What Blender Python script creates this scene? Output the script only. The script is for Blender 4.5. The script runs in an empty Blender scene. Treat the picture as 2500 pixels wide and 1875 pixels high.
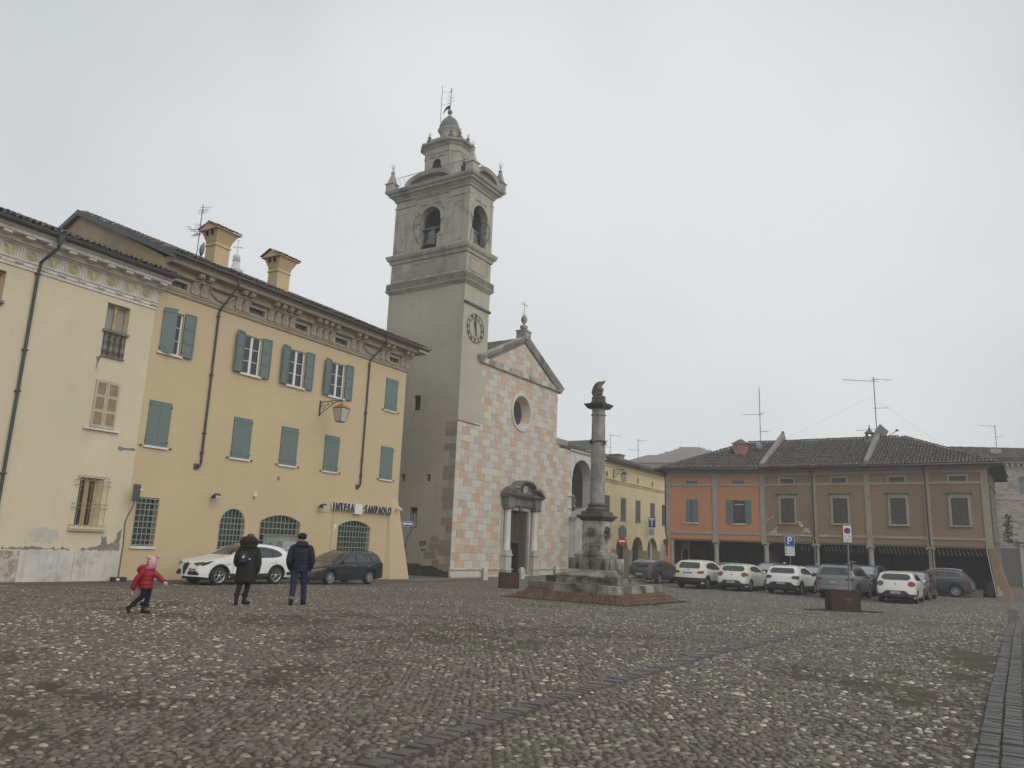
import bpy, bmesh, math, random
import numpy as np
from mathutils import Vector, Matrix
from mathutils.geometry import tessellate_polygon
random.seed(7); rng = np.random.default_rng(11)
R = math.radians; pi = math.pi
scn = bpy.context.scene
COL = scn.collection

# ------------------------------------------------------------------ camera
CZ = 1.6
cam_d = bpy.data.cameras.new('camera'); cam = bpy.data.objects.new('camera', cam_d); COL.objects.link(cam)
cam_d.sensor_fit = 'HORIZONTAL'; cam_d.sensor_width = 36.0; cam_d.lens = 36.0*1878.4/2500
cam_d.clip_start = 0.1; cam_d.clip_end = 2000
_p, _r = R(11.912), R(2.230)
_f = Vector((0, math.cos(_p), math.sin(_p))); _rt = Vector((1, 0, 0)); _u = _rt.cross(_f)
_r2 = _rt*math.cos(_r)+_u*math.sin(_r); _u2 = -_rt*math.sin(_r)+_u*math.cos(_r)
cam.matrix_world = Matrix(((_r2.x, _u2.x, -_f.x, 0), (_r2.y, _u2.y, -_f.y, 0), (_r2.z, _u2.z, -_f.z, CZ), (0, 0, 0, 1)))
scn.camera = cam

# ------------------------------------------------------------------ world, sun, exposure
SUN_AZ, SUN_EL = R(138), R(38)          # azimuth from +Y clockwise, elevation: behind the camera, to the right
world = bpy.data.worlds.new('World'); scn.world = world; world.use_nodes = True
nt = world.node_tree; nt.nodes.clear()
out = nt.nodes.new('ShaderNodeOutputWorld'); bg = nt.nodes.new('ShaderNodeBackground')
sky = nt.nodes.new('ShaderNodeTexSky'); sky.sky_type = 'NISHITA'; sky.sun_disc = False
sky.sun_elevation = SUN_EL; sky.sun_rotation = SUN_AZ; sky.air_density = 1.0; sky.dust_density = 4.0; sky.ozone_density = 1.0
hs = nt.nodes.new('ShaderNodeHueSaturation'); hs.inputs['Saturation'].default_value = 0.10; hs.inputs['Value'].default_value = 0.9
mx = nt.nodes.new('ShaderNodeMix'); mx.data_type = 'RGBA'; mx.inputs[0].default_value = 0.86
geo = nt.nodes.new('ShaderNodeTexCoord'); nz = nt.nodes.new('ShaderNodeTexNoise'); nz.inputs['Scale'].default_value = 1.3; nz.inputs['Detail'].default_value = 3
rp = nt.nodes.new('ShaderNodeValToRGB')
rp.color_ramp.elements[0].position = 0.36; rp.color_ramp.elements[0].color = (0.62, 0.665, 0.705, 1)
rp.color_ramp.elements[1].position = 0.66; rp.color_ramp.elements[1].color = (0.90, 0.925, 0.935, 1)
sc_ = nt.nodes.new('ShaderNodeVectorMath'); sc_.operation = 'SCALE'; sc_.inputs['Scale'].default_value = 7.6
nt.links.new(geo.outputs['Generated'], nz.inputs['Vector']); nt.links.new(nz.outputs['Fac'], rp.inputs['Fac'])
nt.links.new(rp.outputs['Color'], sc_.inputs[0])
nt.links.new(sky.outputs['Color'], hs.inputs['Color']); nt.links.new(hs.outputs['Color'], mx.inputs[6]); nt.links.new(sc_.outputs[0], mx.inputs[7])
nt.links.new(mx.outputs[2], bg.inputs['Color']); bg.inputs['Strength'].default_value = 0.115
nt.links.new(bg.outputs[0], out.inputs['Surface'])
sd = bpy.data.lights.new('sun', 'SUN'); sd.energy = 1.5; sd.angle = R(70); sd.color = (1.0, 0.965, 0.91)
sun = bpy.data.objects.new('sun', sd); COL.objects.link(sun)
_sd = Vector((math.sin(SUN_AZ)*math.cos(SUN_EL), math.cos(SUN_AZ)*math.cos(SUN_EL), math.sin(SUN_EL)))
sun.rotation_euler = (-_sd).to_track_quat('-Z', 'Y').to_euler(); sun.location = _sd*60
vs = scn.view_settings; vs.view_transform = 'Standard'; vs.look = 'None'; vs.exposure = 0.17; vs.gamma = 1.0; vs.use_curve_mapping = False
scn.render.engine = 'CYCLES'
scn.cycles.max_bounces = 7; scn.cycles.diffuse_bounces = 3; scn.cycles.glossy_bounces = 3; scn.cycles.transmission_bounces = 4
scn.cycles.volume_bounces = 1; scn.cycles.use_denoising = True

# ------------------------------------------------------------------ helpers
def sm(t): t = max(0.0, min(1.0, t)); return t*t*(3-2*t)
def gz(x, y): return -.42*sm((y-17)/14) - .2*sm((y-34)/14)*sm((8-x)/8)

def setp(o, label=None, cat=None, group=None, kind=None):
    if label: o['label'] = label
    if cat: o['category'] = cat
    if group: o['group'] = group
    if kind: o['kind'] = kind
    return o
def empty(name, loc, rz=0.0, label=None, cat=None, group=None, kind=None):
    o = bpy.data.objects.new(name, None); COL.objects.link(o); o.location = loc; o.rotation_euler = (0, 0, rz)
    o.empty_display_size = .2
    return setp(o, label, cat, group, kind)
class Fr:
    """wall frame: x along azimuth az (from +Y clockwise), y into the building, z up"""
    def __init__(s, p, az):
        s.p = Vector(p); s.az = R(az); s.rz = pi/2 - s.az
        s.F = Vector((math.sin(s.az), math.cos(s.az), 0)); s.P = Vector((-s.F.y, s.F.x, 0))
    def w(s, u, y, z): q = s.p + s.F*u + s.P*y; return Vector((q.x, q.y, z))
    def root(s, name, u=0, y=0, z=0, **k): return empty(name, s.w(u, y, z), s.rz, **k)
MATS = {}
class MB:
    def __init__(s): s.v = []; s.f = []; s.mi = []; s.m = 0
    def add(s, vs, fs):
        b = len(s.v); s.v.extend([tuple(p) for p in vs])
        for f in fs: s.f.append(tuple(b+i for i in f)); s.mi.append(s.m)
        return s
    def box(s, x0, x1, y0, y1, z0, z1):
        if x0 > x1: x0, x1 = x1, x0
        if y0 > y1: y0, y1 = y1, y0
        if z0 > z1: z0, z1 = z1, z0
        return s.add([(x0,y0,z0),(x1,y0,z0),(x1,y1,z0),(x0,y1,z0),(x0,y0,z1),(x1,y0,z1),(x1,y1,z1),(x0,y1,z1)],
                     [(0,3,2,1),(4,5,6,7),(0,1,5,4),(1,2,6,5),(2,3,7,6),(3,0,4,7)])
    def bbox(s, c, sx, sy, sz, rz=0, rx=0, ry=0):
        M = Matrix.Translation(Vector(c)) @ Matrix.Rotation(rz,4,'Z') @ Matrix.Rotation(ry,4,'Y') @ Matrix.Rotation(rx,4,'X')
        vs = [M @ Vector((a*sx/2, b*sy/2, d*sz/2)) for d in (-1,1) for a, b in ((-1,-1),(1,-1),(1,1),(-1,1))]
        return s.add(vs, [(0,3,2,1),(4,5,6,7),(0,1,5,4),(1,2,6,5),(2,3,7,6),(3,0,4,7)])
    def prism(s, poly, a, b, ax='y'):
        """polygon in (x,z) (ax='y'), (y,z) (ax='x') or (x,y) (ax='z') extruded from a to b"""
        n = len(poly)
        def P(p, t):
            return (p[0], t, p[1]) if ax == 'y' else (t, p[0], p[1]) if ax == 'x' else (p[0], p[1], t)
        vs = [P(p, a) for p in poly] + [P(p, b) for p in poly]
        area = sum(poly[i][0]*poly[(i+1)%n][1]-poly[(i+1)%n][0]*poly[i][1] for i in range(n))
        tr = tessellate_polygon([[Vector((p[0], p[1], 0)) for p in poly]])
        fs = [tuple(t) for t in tr] + [tuple(n+i for i in reversed(t)) for t in tr]
        fs += [(i, (i+1)%n, n+(i+1)%n, n+i) for i in range(n)]
        return s.add(vs, fs)
    def wall(s, outer, holes, y, depth, back=True):
        """flat wall in the xz plane at y, facing -y, holes with reveals going to y+depth"""
        loops = [outer]+holes
        fl = [p for l in loops for p in l]
        tr = tessellate_polygon([[Vector((p[0], p[1], 0)) for p in l] for l in loops])
        s.add([(p[0], y, p[1]) for p in fl], [tuple(t) for t in tr])
        for l in holes:
            n = len(l)
            s.add([(p[0], y, p[1]) for p in l]+[(p[0], y+depth, p[1]) for p in l], [(i, (i+1)%n, n+(i+1)%n, n+i) for i in range(n)])
        return s
    def sweep(s, prof, x0, x1, m0=0, m1=0):
        """closed profile of (y,z) run along x; m0/m1 mitre: x shifts by m*(-y) at each end"""
        n = len(prof)
        vs = [(x0 + m0*(-p[0]), p[0], p[1]) for p in prof] + [(x1 + m1*(-p[0]), p[0], p[1]) for p in prof]
        tr = tessellate_polygon([[Vector((p[0], p[1], 0)) for p in prof]])
        return s.add(vs, [tuple(t) for t in tr]+[tuple(n+i for i in t) for t in tr]+[(i, (i+1)%n, n+(i+1)%n, n+i) for i in range(n)])
    def tube(s, pts, r, n=6, r1=None, cap=True):
        pts = [Vector(p) for p in pts]; m = len(pts); rings = []
        for i, p in enumerate(pts):
            d = (pts[min(i+1,m-1)]-pts[max(i-1,0)])
            if d.length < 1e-9: d = Vector((0,0,1))
            d.normalize(); a = Vector((0,0,1)) if abs(d.z) < .9 else Vector((1,0,0))
            e1 = d.cross(a).normalized(); e2 = d.cross(e1)
            rr = r if r1 is None else r+(r1-r)*i/(m-1)
            rings.append([p+e1*rr*math.cos(2*pi*k/n)+e2*rr*math.sin(2*pi*k/n) for k in range(n)])
        vs = [q for g in rings for q in g]; fs = []
        for i in range(m-1):
            for k in range(n): fs.append((i*n+k, i*n+(k+1)%n, (i+1)*n+(k+1)%n, (i+1)*n+k))
        if cap: fs += [tuple(range(n)), tuple((m-1)*n+k for k in reversed(range(n)))]
        return s.add(vs, fs)
    def lathe(s, prof, c=(0,0), n=16, sx=1, sy=1, ph=0, cap=True):
        vs = []; fs = []; m = len(prof)
        for r, z in prof:
            for k in range(n):
                a = 2*pi*(k+ph)/n; vs.append((c[0]+r*sx*math.cos(a), c[1]+r*sy*math.sin(a), z))
        for i in range(m-1):
            for k in range(n): fs.append((i*n+k, i*n+(k+1)%n, (i+1)*n+(k+1)%n, (i+1)*n+k))
        if cap: fs += [tuple(reversed(range(n))), tuple((m-1)*n+k for k in range(n))]
        return s.add(vs, fs)
    def xf(s, M, start=0):
        for i in range(start, len(s.v)): s.v[i] = tuple(M @ Vector(s.v[i]))
        return s
    def mesh(s, name, mat, smooth=False):
        me = bpy.data.meshes.new(name); me.from_pydata(s.v, [], s.f)
        mats = mat if isinstance(mat, (list, tuple)) else [mat]
        for m in mats: me.materials.append(m)
        if len(mats) > 1: me.polygons.foreach_set('material_index', s.mi)
        bm = bmesh.new(); bm.from_mesh(me); bmesh.ops.recalc_face_normals(bm, faces=bm.faces); bm.to_mesh(me); bm.free()
        if smooth:
            me.polygons.foreach_set('use_smooth', [True]*len(me.polygons))
            if smooth != 1: me.set_sharp_from_angle(angle=R(smooth))
        me.update(); return me
    def build(s, name, mat, parent=None, smooth=False, **k):
        o = bpy.data.objects.new(name, s.mesh(name, mat, smooth)); COL.objects.link(o)
        if parent is not None: o.parent = parent
        return setp(o, **k)
def inst(src, name, parent, loc=(0,0,0), rot=(0,0,0), sc=(1,1,1)):
    o = bpy.data.objects.new(name, src.data if hasattr(src, 'data') else src); COL.objects.link(o)
    o.parent = parent; o.location = loc; o.rotation_euler = rot; o.scale = sc; return o
def copy_tree(o, parent=None):
    c = o.copy(); COL.objects.link(c)
    if parent is not None: c.parent = parent
    for ch in list(o.children): copy_tree(ch, c)
    return c
def arc(cx, cz, r, a0, a1, n, rz=None):
    rz = r if rz is None else rz
    return [(cx+r*math.cos(R(a0+(a1-a0)*i/n)), cz+rz*math.sin(R(a0+(a1-a0)*i/n))) for i in range(n+1)]
def seg_arch(x0, x1, z0, zs, zt, n=14):
    """opening with a segmental / round head: sill z0, springing zs, crown zt"""
    w = (x1-x0)/2; h = zt-zs; r = (w*w+h*h)/(2*h); cz = zt-r; a = math.degrees(math.asin(min(1, w/r)))
    if h > w: return [(x0, z0), (x1, z0)] + arc((x0+x1)/2, zs, w, 0, 180, n, h)
    return [(x0, z0), (x1, z0)] + arc((x0+x1)/2, cz, r, 90-a, 90+a, n)
def rect(x0, x1, z0, z1): return [(x0, z0), (x1, z0), (x1, z1), (x0, z1)]
_font = None
def text(s, size, depth, name, mat, parent, loc=(0,0,0), rot=(pi/2,0,0), sx=1.0, align='CENTER', bold=0.0, **k):
    cu = bpy.data.curves.new(name, 'FONT'); cu.body = s; cu.size = size; cu.extrude = depth; cu.align_x = align; cu.align_y = 'CENTER'; cu.offset = bold
    cu.resolution_u = 3
    t = bpy.data.objects.new('tmp_text', cu); COL.objects.link(t)
    dg = bpy.context.evaluated_depsgraph_get(); me = bpy.data.meshes.new_from_object(t.evaluated_get(dg)); bpy.data.objects.remove(t)
    me.name = name; me.materials.clear(); me.materials.append(mat)
    o = bpy.data.objects.new(name, me); COL.objects.link(o); o.parent = parent; o.location = loc; o.rotation_euler = rot; o.scale = (sx, 1, 1)
    return setp(o, **k)

# ------------------------------------------------------------------ materials
def nodes(name):
    m = bpy.data.materials.new(name); m.use_nodes = True; t = m.node_tree; t.nodes.clear()
    o = t.nodes.new('ShaderNodeOutputMaterial'); b = t.nodes.new('ShaderNodeBsdfPrincipled'); t.links.new(b.outputs[0], o.inputs[0])
    return m, t, b
def N(t, typ, **k):
    n = t.nodes.new(typ)
    for a, v in k.items():
        if a.startswith('i_'): n.inputs[a[2:].replace('_', ' ')].default_value = v
        else: setattr(n, a, v)
    return n
def mixc(t, fac, a, b, mode='MIX'):
    n = t.nodes.new('ShaderNodeMix'); n.data_type = 'RGBA'; n.blend_type = mode
    for s, v in ((0, fac), (6, a), (7, b)):
        if hasattr(v, 'links'): t.links.new(v, n.inputs[s])
        else: n.inputs[s].default_value = v if s == 0 else (*v, 1) if len(v) == 3 else v
    return n.outputs[2]
def ramp(t, inp, p0, p1, c0=(0,0,0), c1=(1,1,1)):
    n = t.nodes.new('ShaderNodeValToRGB'); e = n.color_ramp.elements
    e[0].position = p0; e[0].color = (*c0, 1); e[1].position = p1; e[1].color = (*c1, 1); t.links.new(inp, n.inputs[0]); return n.outputs[0]
def noise(t, scale, detail=5, rough=.6, vec=None, dist=0.0, stretch=None):
    n = N(t, 'ShaderNodeTexNoise', i_Scale=scale, i_Detail=detail, i_Roughness=rough, i_Distortion=dist)
    if vec is None: vec = N(t, 'ShaderNodeTexCoord').outputs['Object']
    if stretch:
        mp = N(t, 'ShaderNodeMapping'); mp.inputs['Scale'].default_value = stretch; t.links.new(vec, mp.inputs[0]); vec = mp.outputs[0]
    t.links.new(vec, n.inputs['Vector']); return n.outputs['Fac']
def bump(t, b, h, strength, dist=.02):
    n = N(t, 'ShaderNodeBump', i_Strength=strength, i_Distance=dist); t.links.new(h, n.inputs['Height']); t.links.new(n.outputs[0], b.inputs['Normal'])
def mat(name, col, rough=.85, var=.12, scale=1.5, col2=None, p=(.45,.75), bmp=.25, bs=30, streak=0.0, stc=(.12,.11,.1), metal=0.0, rnd=0.0, island=0.0, spec=.3, coat=0.0, st_sc=2.2):
    """base colour with cloudy variation, a second stain colour, vertical streaks, fine bump, per object / per piece variation"""
    if name in MATS: return MATS[name]
    m, t, b = nodes(name); MATS[name] = m
    lo = tuple(c*(1-var) for c in col); hi = tuple(min(1, c*(1+var)) for c in col)
    c = mixc(t, ramp(t, noise(t, scale), .3, .7), lo, hi)
    c = mixc(t, ramp(t, noise(t, scale*9, 4), .35, .75, (0,0,0), (.5,.5,.5)), c, tuple(x*(1-var*.8) for x in col))
    if col2: c = mixc(t, ramp(t, noise(t, scale*.6, 8, .65, dist=.6), p[0], p[1]), c, col2)
    if streak:
        s = noise(t, st_sc, 5, .7, stretch=(3.0, 3.0, .22)); c = mixc(t, ramp(t, s, .5, .78, (0,0,0), (streak,)*3), c, stc)
    if rnd or island:
        r = N(t, 'ShaderNodeObjectInfo').outputs['Random'] if rnd else N(t, 'ShaderNodeNewGeometry').outputs['Random Per Island']
        a = rnd or island
        h = N(t, 'ShaderNodeHueSaturation'); mr = N(t, 'ShaderNodeMapRange'); mr.inputs['To Min'].default_value = 1-a; mr.inputs['To Max'].default_value = 1+a*.7
        t.links.new(r, mr.inputs[0]); t.links.new(mr.outputs[0], h.inputs['Value']); t.links.new(c, h.inputs['Color'])
        mr2 = N(t, 'ShaderNodeMath', operation='PINGPONG'); mr2.inputs[1].default_value = .13; t.links.new(r, mr2.inputs[0])
        mr3 = N(t, 'ShaderNodeMapRange'); mr3.inputs['From Max'].default_value = .13; mr3.inputs['To Min'].default_value = .75; mr3.inputs['To Max'].default_value = 1.2
        t.links.new(mr2.outputs[0], mr3.inputs[0]); t.links.new(mr3.outputs[0], h.inputs['Saturation']); c = h.outputs[0]
    t.links.new(c, b.inputs['Base Color']); b.inputs['Roughness'].default_value = rough; b.inputs['Metallic'].default_value = metal
    b.inputs['Specular IOR Level'].default_value = spec
    if coat: b.inputs['Coat Weight'].default_value = coat; b.inputs['Coat Roughness'].default_value = .04
    if bmp: bump(t, b, noise(t, bs, 6, .65), bmp)
    return m
def flat(name, col, rough=.6, metal=0.0, spec=.4, coat=0.0, emit=0.0, lo=.86):
    if name in MATS: return MATS[name]
    m, t, b = nodes(name); MATS[name] = m
    c = mixc(t, ramp(t, noise(t, 14, 4), .35, .7), tuple(x*lo for x in col), col)
    t.links.new(c, b.inputs['Base Color']); b.inputs['Roughness'].default_value = rough; b.inputs['Metallic'].default_value = metal
    b.inputs['Specular IOR Level'].default_value = spec
    if coat: b.inputs['Coat Weight'].default_value = coat; b.inputs['Coat Roughness'].default_value = .05
    if emit: b.inputs['Emission Color'].default_value = (*col, 1); b.inputs['Emission Strength'].default_value = emit
    return m
def glass(name, col=(.02,.025,.03), rough=.06, spec=.4):
    return flat(name, col, rough, 0, spec)
# ------------------------------------------------------------------ ground
MON = Vector((3.82, 33.0, 0)); MON_AZ = 35.5
CH = Fr((-3.6825, 53.045, 0), 32.36)      # church front
BK = Fr((-16.04, 33.0946, 0), 31.0)       # bank and cream house front
BR = Fr((31.3636, 50.3154, 0), 124.5)     # brown arcade front, x runs -14.6..0
OR = Fr((19.3024, 58.6048, 0), 116.5)     # orange arcade front, x runs -7.4..0
def cobble_mat():
    m, t, b = nodes('cobble_paving'); MATS['cobble_paving'] = m
    co = N(t, 'ShaderNodeTexCoord').outputs['Object']
    v = N(t, 'ShaderNodeTexVoronoi', i_Scale=11, i_Randomness=1.0); t.links.new(co, v.inputs['Vector'])
    e = N(t, 'ShaderNodeTexVoronoi', feature='DISTANCE_TO_EDGE', i_Scale=11); t.links.new(co, e.inputs['Vector'])
    cell = N(t, 'ShaderNodeSeparateColor'); t.links.new(v.outputs['Color'], cell.inputs[0])
    r = N(t, 'ShaderNodeValToRGB'); el = r.color_ramp.elements
    el[0].color = (.05, .042, .034, 1); el[1].position = 1; el[1].color = (.62, .56, .46, 1)
    for p, c in ((.35, (.105,.09,.077)), (.65, (.155,.135,.115)), (.88, (.26,.235,.2))):
        x = el.new(p); x.color = (*c, 1)
    t.links.new(cell.outputs[0], r.inputs[0])
    mud = mixc(t, ramp(t, noise(t, 1.2, 6), .4, .62), (.07,.058,.045), (.085,.085,.045))
    gap = ramp(t, e.outputs['Distance'], .03, .10)
    c = mixc(t, gap, mud, r.outputs[0])
    patch = ramp(t, noise(t, .22, 7, .6, dist=.5), .42, .66)
    c = mixc(t, patch, c, mixc(t, .5, c, (.12,.105,.085)))
    moss = ramp(t, noise(t, .5, 8, .7), .62, .72, (0,0,0), (.55,.55,.55)); c = mixc(t, moss, c, (.075,.085,.035))
    t.links.new(c, b.inputs['Base Color']); b.inputs['Roughness'].default_value = .8; b.inputs['Specular IOR Level'].default_value = .3
    bump(t, b, gap, .8, .03)
    return m
def soil_mat():
    m = mat('joint_soil', (.072,.056,.040), .95, .3, 2.0, (.07,.082,.036), (.5,.66), .8, 60)
    return m
def ground_sheet():
    xs = np.unique(np.concatenate([np.linspace(-400, -40, 10), np.linspace(-40, 45, 86), np.linspace(45, 400, 10)]))
    ys = np.unique(np.concatenate([np.linspace(-300, -4, 8), np.linspace(-4, 60, 65), np.linspace(60, 500, 12)]))
    v = [(x, y, gz(x, y)) for y in ys for x in xs]; nx = len(xs)
    f = [(j*nx+i, j*nx+i+1, (j+1)*nx+i+1, (j+1)*nx+i) for j in range(len(ys)-1) for i in range(nx-1)]
    b = MB(); b.add(v, f)
    o = b.build('ground', cobble_mat(), None, True, kind='structure', label='wide square paved with river cobbles between the buildings')
    return o
ground = ground_sheet()

def in_frame_poly(fr, x, y, u0, u1, y0, y1):
    dx, dy = x-fr.p.x, y-fr.p.y
    u = dx*fr.F.x+dy*fr.F.y; q = dx*fr.P.x+dy*fr.P.y
    return (u > u0) & (u < u1) & (q > y0) & (q < y1)
STRIP1 = [(-2.6, 2.9), (-.92, 6.0), (-.44, 6.99), (.34, 8.41), (1.42, 10.12), (3.05, 12.64), (5.5, 16.0), (7.42, 18.3), (10.5, 22.8), (13.0, 26.6)]
STRIP2 = [(2.35, 4.0), (4.10, 6.75), (6.40, 10.30), (9.33, 14.75), (16.05, 25.0), (23.9, 37.3)]
def dist_poly(x, y, pl):
    d = np.full(x.shape, 1e9)
    for (ax, ay), (bx, by) in zip(pl[:-1], pl[1:]):
        vx, vy = bx-ax, by-ay; L = vx*vx+vy*vy
        t = np.clip(((x-ax)*vx+(y-ay)*vy)/L, 0, 1); d = np.minimum(d, np.hypot(x-ax-t*vx, y-ay-t*vy))
    return d
gzv = np.vectorize(gz)
def lat_noise(x, y, sc, seed):
    g = np.random.default_rng(seed).random((64, 64)); u = (x*sc) % 63; v = (y*sc) % 63
    i = np.floor(u).astype(int); j = np.floor(v).astype(int); fu = u-i; fv = v-j; fu = fu*fu*(3-2*fu); fv = fv*fv*(3-2*fv)
    return (g[i, j]*(1-fu)+g[i+1, j]*fu)*(1-fv)+(g[i, j+1]*(1-fu)+g[i+1, j+1]*fu)*fv
def stone_mat():
    m, t, b = nodes('river_stone'); MATS['river_stone'] = m
    at = N(t, 'ShaderNodeAttribute', attribute_name='tone'); 
    r = N(t, 'ShaderNodeValToRGB'); el = r.color_ramp.elements
    el[0].color = (.060,.049,.038,1); el[1].position = 1; el[1].color = (.50,.46,.38,1)
    for p, c in ((.2,(.098,.078,.060)), (.4,(.125,.108,.085)), (.55,(.14,.113,.09)), (.72,(.17,.155,.13)), (.85,(.27,.235,.18)), (.94,(.35,.32,.26))):
        x = el.new(p); x.color = (*c, 1)
    t.links.new(at.outputs['Fac'], r.inputs[0])
    c = mixc(t, ramp(t, noise(t, 60, 4), .35, .7), mixc(t, 1.0, r.outputs[0], (.78,.76,.74), 'MULTIPLY'), r.outputs[0])
    t.links.new(c, b.inputs['Base Color']); b.inputs['Roughness'].default_value = .55; b.inputs['Specular IOR Level'].default_value = .45
    bump(t, b, noise(t, 120, 3), .15, .005)
    return m
SM = stone_mat()
def stones():
    def field(y0, y1, sx, sy, seed):
        g = np.random.default_rng(seed); P = []
        ys = np.arange(y0, y1, sy)
        for k, y in enumerate(ys):
            hw = .69*y+1.2
            xs = np.arange(-hw, hw, sx) + (sx/2 if k % 2 else 0)
            P.append(np.stack([xs, np.full(xs.shape, y)], 1))
        P = np.concatenate(P); P += g.normal(0, 1, P.shape)*np.array([sx*.2, sy*.2])
        d1 = dist_poly(P[:,0], P[:,1], STRIP1); d2 = dist_poly(P[:,0], P[:,1], STRIP2)
        keep = (d1 > .13) & (d2 > .2)
        keep &= ~in_frame_poly(BK, P[:,0], P[:,1], -60, 20, -3.05, 20)
        dx, dy = P[:,0]-MON.x, P[:,1]-MON.y; a = R(MON_AZ)
        u = dx*math.sin(a)+dy*math.cos(a); w = -dx*math.cos(a)+dy*math.sin(a)
        keep &= ~((abs(u) < 2.6) & (abs(w) < 2.6))
        bare = lat_noise(P[:,0]+30, P[:,1]+10, .55, 3)*.6+lat_noise(P[:,0]+30, P[:,1]+10, 2.1, 4)*.4
        right = np.clip((P[:,0]/np.maximum(P[:,1], 1)-.42)/.15, 0, 1)
        keep &= g.random(len(P)) > np.clip((bare-.60)*5, 0, .75)+right*.35
        return P[keep], g
    def make(P, g, nr, rings, name, part_limit=0, S=1.0):
        n = len(P); a = g.uniform(.046, .092, n)*S; bb = a*g.uniform(.5, .85, n); h = g.uniform(.022, .046, n)*S
        big = g.random(n) < .06; a[big] *= 1.25; bb[big] *= 1.2
        th = g.normal(0, .9, n); tone = g.beta(1.3, 2.2, n); white = g.random(n) < .05; tone[white] = g.uniform(.85, 1, white.sum())
        rgn = lat_noise(P[:,0]+50, P[:,1]+5, .35, 8); tone = np.clip(tone*(.88+.24*rgn)+.03, 0, 1)
        z0 = gzv(P[:,0], P[:,1])
        k = np.arange(nr)*2*pi/nr; V = []
        jit = 1+g.normal(0, .09, (n, nr)); tilt = g.normal(0, .18, (n, 2))
        for ph in rings:
            rr, zz = math.cos(ph), math.sin(ph)
            lx = a[:,None]*rr*np.cos(k)[None]*jit; ly = bb[:,None]*rr*np.sin(k)[None]*jit
            lz = h[:,None]*zz*np.ones((1, nr)) + lx*tilt[:,:1]*.3 + ly*tilt[:,1:]*.3
            x = P[:,0:1]+lx*np.cos(th)[:,None]-ly*np.sin(th)[:,None]; y = P[:,1:2]+lx*np.sin(th)[:,None]+ly*np.cos(th)[:,None]
            V.append(np.stack([x, y, z0[:,None]+lz-.004], 2))
        top = np.stack([P[:,0], P[:,1], z0+h-.004], 1)[:,None,:]
        V = np.concatenate(V+[top], 1)                       # n, nv, 3
        nv = V.shape[1]; F3 = []; F4 = []
        for j in range(len(rings)-1):
            for i in range(nr): F4.append((j*nr+i, j*nr+(i+1)%nr, (j+1)*nr+(i+1)%nr, (j+1)*nr+i))
        j = len(rings)-1
        for i in range(nr): F3.append((j*nr+i, j*nr+(i+1)%nr, nv-1))
        def to_mesh(idx, nm):
            vv = V[idx].reshape(-1, 3); c = len(idx); off = (np.arange(c)*nv)[:,None,None]
            q = (np.array(F4)[None]+off).reshape(-1, 4) if F4 else np.zeros((0,4), int); tr = (np.array(F3)[None]+off).reshape(-1, 3)
            me = bpy.data.meshes.new(nm); me.vertices.add(len(vv)); me.vertices.foreach_set('co', vv.ravel().astype(np.float32))
            me.loops.add(q.size+tr.size); me.loops.foreach_set('vertex_index', np.concatenate([q.ravel(), tr.ravel()]).astype(np.int32))
            me.polygons.add(len(q)+len(tr)); ls = np.concatenate([np.arange(len(q))*4, q.size+np.arange(len(tr))*3])
            me.polygons.foreach_set('loop_start', ls.astype(np.int32)); me.polygons.foreach_set('use_smooth', np.ones(len(ls), bool))
            at = me.attributes.new('tone', 'FLOAT', 'POINT'); at.data.foreach_set('value', np.repeat(tone[idx], nv).astype(np.float32))
            me.materials.append(SM); me.update(calc_edges=True); return me
        order = np.arange(n)
        if part_limit:
            vis = (abs(P[:,0]) < .655*P[:,1]-.1) & (P[:,1] > 6.05)
            sc = np.where(vis, a*bb/P[:,1]**1.5, 0); order = np.argsort(-sc)
            near = order[:part_limit]; order = order[part_limit:]
            for i in near:
                me = to_mesh(np.array([i]), 'cobblestone'); o = bpy.data.objects.new('cobblestone', me); COL.objects.link(o); o.parent = ground
        o = bpy.data.objects.new(name, to_mesh(order, name)); COL.objects.link(o); o.parent = ground; o['kind'] = 'stuff'
    P, g = field(5.0, 12.0, .078, .058, 5); make(P, g, 7, (-.25, .3, .85), 'cobblestones', 290, .62)
    P, g = field(12.0, 20.0, .080, .062, 6); make(P, g, 6, (-.2, .6), 'cobblestones_beyond', 0, .65)
    P, g = field(20.0, 36.0, .105, .085, 7); make(P, g, 5, (-.1,), 'cobblestones_far', 0, .85)
stones()
# soil between the near stones: thin sheet just above the far paving texture
def soil():
    ys = np.linspace(-4, 31, 36); b = MB(); xs = np.linspace(-1, 1, 41)
    b.add([(x*(.75*max(y,0)+6), y, gz(x*(.75*max(y,0)+6), y)+.003) for y in ys for x in xs], [(j*41+i, j*41+i+1, (j+1)*41+i+1, (j+1)*41+i) for j in range(35) for i in range(40)])
    b.build('soil_bed', soil_mat(), ground, True)
soil()
def lane(name, fr, u0, u1, y0, y1, m, lift, label, nu=30, ny=4):
    b = MB(); vs = []
    for j in range(ny+1):
        for i in range(nu+1):
            p = fr.w(u0+(u1-u0)*i/nu, y0+(y1-y0)*j/ny, 0); vs.append((p.x, p.y, gz(p.x, p.y)+lift))
    b.add(vs, [(j*(nu+1)+i, j*(nu+1)+i+1, (j+1)*(nu+1)+i+1, (j+1)*(nu+1)+i) for j in range(ny) for i in range(nu)])
    b.build(name, m, None, True, kind='structure', label=label)
lane('asphalt_lane', BK, -40, 20.5, -3.0, .3, mat('asphalt', (.085,.077,.068), .9, .25, .8, (.12,.105,.09), (.45,.7), .5, 90), .012, 'worn dark asphalt lane along the foot of the bank and cream house', 60)
lane('church_apron', CH, -6, 22, -2.1, .2, mat('apron_stone', (.15,.13,.105), .9, .25, .7, (.10,.105,.06), (.45,.7), .4, 60), .014, 'smooth worn paving in front of the church door', 30)
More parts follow.
